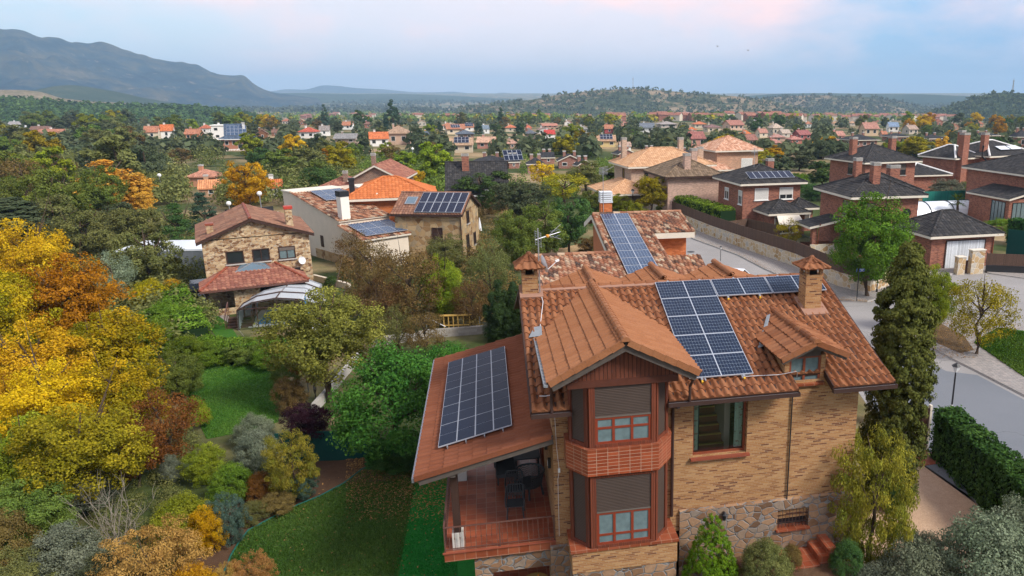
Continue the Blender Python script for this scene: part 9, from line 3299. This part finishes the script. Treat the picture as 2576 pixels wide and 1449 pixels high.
# ---- the rest of the trees: planted over the land between the houses, each one a tree of its own
def poly_in(px_, py_, poly):
 c = False
 j = len(poly) - 1
 for i in range(len(poly)):
  xi, yi = poly[i]
  xj, yj = poly[j]
  if (yi > py_) != (yj > py_) and px_ < (xj - xi) * (py_ - yi) / (yj - yi + 1e-9) + xi:
   c = not c
  j = i
 return c
LEAFW = {'lf_green': 'green', 'lf_deep': 'deep green', 'lf_olive': 'olive', 'lf_holm': 'dark', 'lf_yellow': 'yellow', 'lf_gold': 'golden', 'lf_lime': 'lime yellow', 'lf_limegreen': 'light green', 'lf_brown': 'brown', 'lf_conifer': 'blackish', 'lf_orange': 'orange', 'lf_silver': 'silvery'}
def scatter():
 r = np.random.default_rng(99)
 roots = [(float(o.location[0]), float(o.location[1])) for o, s in SHORT]
 taken = [(float(t[0].location[0]), float(t[0].location[1]), 2.2) for t in TREES]
 no_go = [road, px0([(1640, 535), (2185, 736), (2262, 742), (2185, 770), (1640, 560)])]
 boxes = list(FAR_BOX) + [(205, 265, 445, 520, 84), (255, 340, 395, 450, 84), (255, 340, 450, 530, 84), (330, 390, 430, 530, 84), (590, 660, 465, 520, 84), (1010, 1075, 420, 470, 105), (2020, 2120, 335, 385, 180)]
 for o, s in SHORT[:16]:
  x, y = proj(tuple(o.location))
  d = math.hypot(o.location[0], o.location[1])
  boxes.append((x - 60 if d > 60 else x - 20, x + 150, y - 230 * 45 / d, y, d))
 made = 0
 tries = 0
 out = []
 while made < 192 and tries < 30000:
  tries += 1
  x = r.uniform(-40, 2620)
  band = r.random()
  y = r.uniform(312, 345) if band < .34 else r.uniform(345, 420) if band < .72 else r.uniform(420, 620)
  if y > 420 and x > 1500:
   continue
  if y > 470 and x > 880:
   continue
  if y < 318 and x < 350:
   continue
  g = ground(x, y)
  d = float(np.hypot(g[0], g[1]))
  if any(poly_in(g[0], g[1], p) for p in no_go):
   continue
  left = x < 620
  pal = (['lf_olive', 'lf_green', 'lf_holm', 'lf_olive', 'lf_lime', 'lf_green', 'lf_limegreen', 'lf_brown'] if left else
   ['lf_green', 'lf_olive', 'lf_holm', 'lf_gold', 'lf_lime', 'lf_deep', 'lf_limegreen', 'lf_brown', 'lf_conifer', 'lf_olive', 'lf_holm'] if x < 1500 else
   ['lf_holm', 'lf_green', 'lf_lime', 'lf_gold', 'lf_deep', 'lf_limegreen', 'lf_yellow', 'lf_olive', 'lf_holm'])
  lf = pal[int(r.integers(0, len(pal)))]
  sh = 'fir' if lf == 'lf_conifer' else 'airy' if lf in ('lf_brown',) else 'dome' if lf in ('lf_holm',) and r.random() < .5 else 'round'
  w = r.uniform(4.2, 7.6) * (1.15 if left else .9) * (1 + min(d, 500) / 1400)
  h = w * r.uniform(.8, 1.2) if sh != 'fir' else w * 1.9
  if any((g[0] - a) ** 2 + (g[1] - b) ** 2 < (w * .42 + c) ** 2 for a, b, c in taken):
   continue
  if any((g[0] - a) ** 2 + (g[1] - b - 3) ** 2 < (w * .5 + 5.5) ** 2 for a, b in roots):
   continue
  wp, hpx = w * F_PX / d, h * F_PX / d
  bad = False
  for (a, b, c0, c1, dh) in boxes:
   if dh > d - 4:
    ox = min(b, x + wp * .4) - max(a, x - wp * .4)
    oy = min(c1, y) - max(c0, y - hpx)
    if ox > 0 and oy > 0 and ox * oy > .10 * (b - a) * (c1 - c0):
     bad = True
     break
  if bad:
   continue
  taken.append((g[0], g[1], w * .42))
  out.append((x, y, g, w, h, sh, lf, d))
  made += 1
 used = set()
 marks = [(s, *proj((o.location[0], o.location[1], o.location[2] + 2)), math.hypot(o.location[0], o.location[1])) for o, s in SHORT]
 for (x, y, g, w, h, sh, lf, d) in sorted(out, key=lambda q: q[7]):
  kind = {'fir': 'fir', 'airy': 'half bare tree', 'dome': 'spreading oak'}.get(sh, 'round tree')
  col = LEAFW[lf]
  near = sorted(marks, key=lambda m: math.hypot((m[1] - x), (m[2] - y) * 2.2))
  size = 'tall ' if h > 8.2 else 'small ' if h < 5.2 else ''
  lab = None
  for m in near[:6]:
   dx, dd = x - m[1], d - m[3]
   if abs(dx) < 26:
    rel = 'behind' if dd > 0 else 'in front of'
   else:
    rel = 'left of' if dx < 0 else 'right of'
    if abs(dd) > .25 * m[3]:
     rel += ' and behind' if dd > 0 else ' and before'
   for far_ in ('', 'some way '):
    if far_ and abs(dx) < 60:
     continue
    c = f"{size}{col} {kind} {far_}{rel} the {m[0]}"
    if c not in used and len(c.split()) <= 16:
     lab = c
     break
   if lab:
    break
  if not lab:
   lab = f"{size}{col} {kind} between the {near[0][0]} and the {near[1][0]}"
  used.add(lab)
  put_tree('fir_tree' if sh == 'fir' else 'tree', (g[0], g[1], float(g[2])), w, h, sh, lf, .14 if sh != 'fir' else .05, label=lab, group='trees among the houses')
scatter()
# ---- what nobody could count: woods on the plain and the hills, scrub, town edge greenery, fallen leaves
def mass(name, label, P, S, lf, per, seed, asp=.75, cat='woodland'):
 """P (n,3) places, S (n,) crown widths; few big leaf clumps each"""
 r = np.random.default_rng(seed)
 n = len(P)
 N = n * per
 i = np.repeat(np.arange(n), per)
 d = r.normal(0, 1, (N, 3))
 d /= np.linalg.norm(d, axis=1)[:, None]
 d[:, 2] = np.abs(d[:, 2]) * 1.0
 s = S[i][:, None]
 p = P[i] + d * s * np.array([.5, .5, .62]) * r.uniform(.55, 1, (N, 1)) + np.array([0, 0, .12]) * s
 nr = d + r.normal(0, .35, (N, 3))
 nr /= np.linalg.norm(nr, axis=1)[:, None]
 t = np.cross(nr, r.normal(0, 1, (N, 3)))
 t /= np.linalg.norm(t, axis=1)[:, None]
 b = np.cross(nr, t)
 L = s * r.uniform(.30, .52, (N, 1)) * (14 / per) ** .5 * (1.0 if per < 30 else .72)
 V = np.stack([p - t * L * .5, p + b * L * asp * .5, p + t * L * .5, p - b * L * asp * .5], 1).reshape(-1, 3)
 me = leaf_mesh(name, V, np.clip(r.uniform(0, 1, n)[i] + r.normal(0, .1, N), 0, 1), r.random(N))
 o = bpy.data.objects.new(name, me)
 COL.objects.link(o)
 o.material_slots[0].link = 'OBJECT'
 o.material_slots[0].material = MATS[lf]
 tag(o, label, cat, None, 'stuff')
 return o
def masses():
 r = np.random.default_rng(5)
 def field(n, xr, yr, keep=None, dens=1.0):
  out = []
  while len(out) < n:
   x, y = r.uniform(*xr), r.uniform(*yr)
   g = ground(x, y)
   if keep is not None and not keep(x, y, g):
    continue
   out.append((g[0], g[1], float(zt(g[0], g[1]))))
  return np.array(out)
 clear = [(b[0] - 4, b[1] + 4, b[2], b[3]) for b in FAR_BOX] + [(200, 390, 400, 520)]
 def free(x, y, g):
  hp_ = 5.0 * F_PX / float(np.hypot(g[0], g[1]))
  if any(a < x < b and c < y < d + hp_ * .8 for a, b, c, d in clear):
   return False
  return math.sin(g[0] * .017) + math.sin(g[1] * .013 + 1) + r.normal(0, .8) > -1.0
 P = field(1500, (-60, 2640), (284, 309), free)
 mass('river_wood', 'belt of blue green woods along the valley floor behind the town', P, r.uniform(6, 12, len(P)), 'lf_green', 16, 1)
 P = field(500, (-60, 2640), (290, 309), free)
 mass('autumn_wood', 'yellowing poplars scattered through the valley woods', P, r.uniform(6, 11, len(P)), 'lf_lime', 16, 2)
 P = field(2600, (500, 2640), (256, 285), lambda x, y, g: math.sin(g[0] * .006 + 1) + math.sin(g[1] * .004) + r.normal(0, .5) > 0)
 mass('plain_wood', 'dark oak scrub spread over the far plain', P, r.uniform(9, 20, len(P)), 'lf_holm', 10, 3)
 P = field(2600, (-60, 2640), (306, 400), free)
 mass('town_greenery', 'garden greenery filling the gaps between the distant houses', P, r.uniform(3.5, 7.5, len(P)), 'lf_holm', 26, 4)
 P = field(260, (600, 2640), (312, 400), free)
 mass('garden_shrubs', 'yellow and lime garden shrubs between the distant houses', P, r.uniform(2.2, 4.2, len(P)), 'lf_lime', 40, 6)
 P = field(900, (-60, 900), (330, 520), free)
 mass('undergrowth', 'olive undergrowth filling the left wood', P, r.uniform(2.5, 5.5, len(P)), 'lf_olive', 170, 7)
 P = field(800, (620, 1560), (335, 500), free)
 mass('undergrowth', 'green undergrowth in the gardens of the middle distance', P, r.uniform(1.6, 3.6, len(P)), 'lf_green', 130, 8)
 P = field(260, (880, 1480), (520, 830), lambda x, y, g: x + .2 * y < 1480)
 mass('thicket', 'brown dry thicket between the near house and the stone barn', P, r.uniform(1.2, 2.6, len(P)), 'lf_brown', 240, 9)
 P = field(420, (-40, 520), (560, 900), lambda x, y, g: True)
 mass('undergrowth', 'grey olive undergrowth beneath the golden grove', P, r.uniform(1.6, 3.2, len(P)), 'lf_olive', 220, 10)
 P = field(240, (-40, 560), (1060, 1500), lambda x, y, g: x < 470 + (1300 - y) * .15 and not (490 < x < 710 and y < 1100))
 mass('ground_cover', 'mixed low growth under the shrubs at the lower left', P, r.uniform(.5, 1.1, len(P)), 'lf_olive', 330, 11)
 for hill, nm, lab, n, sz, lf in ((hill_mast, 'hill_scrub', 'dots of oak scrub over the central hill', 1500, (5, 11), 'lf_holm'), (hill_mid, 'hill_scrub', 'oak scrub over the hill behind the central one', 900, (6, 12), 'lf_holm'), (hill_right, 'hill_scrub', 'dense oak scrub on the hill at the right edge', 1500, (4, 9), 'lf_holm'), (hill_green, 'hill_wood', 'dense dark oak wood on the near left hill', 4200, (5, 9), 'lf_deep')):
  k, m = hill.shape[:2]
  i = r.uniform(k * .15, k - 3, n)
  j = r.uniform(1, m - 2, n)
  a, b = i.astype(int), j.astype(int)
  fa, fb = (i - a)[:, None], (j - b)[:, None]
  P = hill[a, b] * (1 - fa) * (1 - fb) + hill[a + 1, b] * fa * (1 - fb) + hill[a, b + 1] * (1 - fa) * fb + hill[a + 1, b + 1] * fa * fb
  mass(nm, lab, P, r.uniform(*sz, n), lf, 10, n)
 Pl = []
 while len(Pl) < 6400:
  x, y = r.uniform(870, 1230), r.uniform(1150, 1450)
  t = (y - 1150) / 300
  if r.random() < 1.0 - 1.7 * t and (x > 860 + 0 * t):
   Pl.append(at_z(x, y, .03))
 while len(Pl) < 8200:
  x, y = r.uniform(2300, 2460), r.uniform(800, 900)
  Pl.append(at_z(x, y, .14))
 ker = [(1744, 601), (1857, 642), (1922, 676), (2050, 733), (2112, 755), (2182, 759)]
 for _ in range(900):
  k = int(r.integers(0, 5))
  t = r.random()
  Pl.append(at_z(ker[k][0] + (ker[k + 1][0] - ker[k][0]) * t + abs(r.normal(0, 9)), ker[k][1] + (ker[k + 1][1] - ker[k][1]) * t - abs(r.normal(0, 3)), .14))
 while len(Pl) < 9500:
  x, y = r.uniform(600, 1150), r.uniform(1200, 1449)
  Pl.append(at_z(x, y, .03))
 def blades(label, polys, n, lf, hh, z0):
  Q = []
  while len(Q) < n:
   pl = polys[len(Q) % len(polys)]
   xs, ys = [p[0] for p in pl], [p[1] for p in pl]
   x, y = r.uniform(min(xs), max(xs)), r.uniform(min(ys), max(ys))
   if poly_in(x, y, pl):
    Q.append(at_z(x, y, z0))
  Q = np.array(Q)
  m = len(Q)
  a = r.uniform(0, 6.28, m)
  t = np.stack([r.normal(0, .5, m), r.normal(0, .5, m), np.ones(m)], 1) * (hh * r.uniform(.5, 1.3, (m, 1)))
  b = np.stack([np.cos(a), np.sin(a), 0 * a], 1) * hh * .32
  V = np.stack([Q - b, Q + b, Q + t + b * .2, Q + t - b * .2], 1).reshape(-1, 3)
  o = bpy.data.objects.new('grass', leaf_mesh('grass', V, np.clip(.5 + .35 * np.sin(Q[:, 0] * 1.1) * np.sin(Q[:, 1] * .9 + 1) + r.normal(0, .2, m), 0, 1), r.random(m)))
  COL.objects.link(o)
  o.material_slots[0].link = 'OBJECT'
  o.material_slots[0].material = MATS[lf]
  tag(o, label, 'grass', None, 'stuff')
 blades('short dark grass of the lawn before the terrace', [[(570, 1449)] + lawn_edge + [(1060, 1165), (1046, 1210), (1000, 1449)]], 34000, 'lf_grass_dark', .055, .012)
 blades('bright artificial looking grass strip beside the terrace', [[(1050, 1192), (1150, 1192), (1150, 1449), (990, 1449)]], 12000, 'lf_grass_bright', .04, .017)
 blades('grass of the left neighbour lawn', [[(495, 905), (560, 898), (700, 912), (705, 985), (700, 1062), (640, 1082), (520, 1105), (470, 1000)]], 30000, 'lf_grass_far', .05, .01)
 blades('grass on the verge beyond the road', [[(2450, 862), (2576, 948), (2576, 836), (2510, 826)]], 7000, 'lf_grass_far', .12, .13)
 Pl = np.array(Pl)
 N = len(Pl)
 nr = r.normal(0, .25, (N, 3)) + np.array([0, 0, 1])
 nr /= np.linalg.norm(nr, axis=1)[:, None]
 t = np.cross(nr, r.normal(0, 1, (N, 3)))
 t /= np.linalg.norm(t, axis=1)[:, None]
 b = np.cross(nr, t)
 L = r.uniform(.05, .11, (N, 1))
 V = np.stack([Pl - t * L * .5, Pl + b * L * .3, Pl + t * L * .5, Pl - b * L * .3], 1).reshape(-1, 3)
 me = leaf_mesh('fallen_leaves', V, r.random(N), r.random(N))
 o = bpy.data.objects.new('fallen_leaves', me)
 COL.objects.link(o)
 o.material_slots[0].link = 'OBJECT'
 o.material_slots[0].material = MATS['lf_litter']
 tag(o, 'brown fallen leaves on the dark lawn and the road island', 'leaves', None, 'stuff')
masses()
# ---- town fabric too far to count apart: the red roofs of the village
def far_town():
 r = np.random.default_rng(8)
 w, rf = MB(), MB()
 for k in range(120):
  x = r.uniform(1500, 2420) if k < 95 else r.uniform(760, 1480)
  y = r.uniform(297, 307) if k < 95 else r.uniform(292, 303)
  g = ground(x, y)
  a = r.uniform(-.4, .6)
  L, D, h = r.uniform(8, 14), r.uniform(8, 11), r.uniform(4, 6)
  ca, sa = math.cos(a), math.sin(a)
  tr = lambda u, v, z: V3(g[0] + u * ca - v * sa, g[1] + u * sa + v * ca, float(g[2]) + z)
  c = [(-L / 2, 0), (L / 2, 0), (L / 2, D), (-L / 2, D)]
  for i in range(4):
   p, q = c[i], c[(i + 1) % 4]
   w.face([tr(*p, -3), tr(*q, -3), tr(*q, h), tr(*p, h)], k % 3)
  rf.face([tr(-L / 2 - .5, -.5, h - .1), tr(L / 2 + .5, -.5, h - .1), tr(L / 2 + .5, D / 2, h + 2), tr(-L / 2 - .5, D / 2, h + 2)], k % 4 and 1)
  rf.face([tr(L / 2 + .5, D + .5, h - .1), tr(-L / 2 - .5, D + .5, h - .1), tr(-L / 2 - .5, D / 2, h + 2), tr(L / 2 + .5, D / 2, h + 2)], k % 4 and 1)
  for e in (-1, 1):
   w.face([tr(e * L / 2, 0, h), tr(e * L / 2, D, h), tr(e * L / 2, D / 2, h + 1.9)][::e], k % 3)
 o = w.build('far_town', ['render_cream', 'brick_red', 'render_cream'])
 tag(o, 'hazy red and cream houses of the distant village', 'village', None, 'stuff')
 r_ = rf.build('roofs', ['tile_brown', 'tile_wine'], o)
far_town()
# ---- the air
def haze():
 mb = MB()
 mb.box(-13000, 13000, -3000, 13000, -90, 350)
 o = mb.build('haze', 'car_white')
 o.data.materials.clear()
 m = bpy.data.materials.new('haze')
 m.use_nodes = True
 nt = m.node_tree
 nt.nodes.clear()
 g = G(nt)
 v = g.n('ShaderNodeVolumePrincipled')
 v.inputs['Color'].default_value = (0.50, 0.75, 1.0, 1)
 v.inputs['Density'].default_value = 1.7e-4
 v.inputs['Anisotropy'].default_value = 0.0
 out = g.n('ShaderNodeOutputMaterial')
 nt.links.new(v.outputs[0], out.inputs['Volume'])
 o.data.materials.append(m)
 tag(o, 'pale blue autumn haze lying over the valley and hills', 'haze', None, 'stuff')
haze()
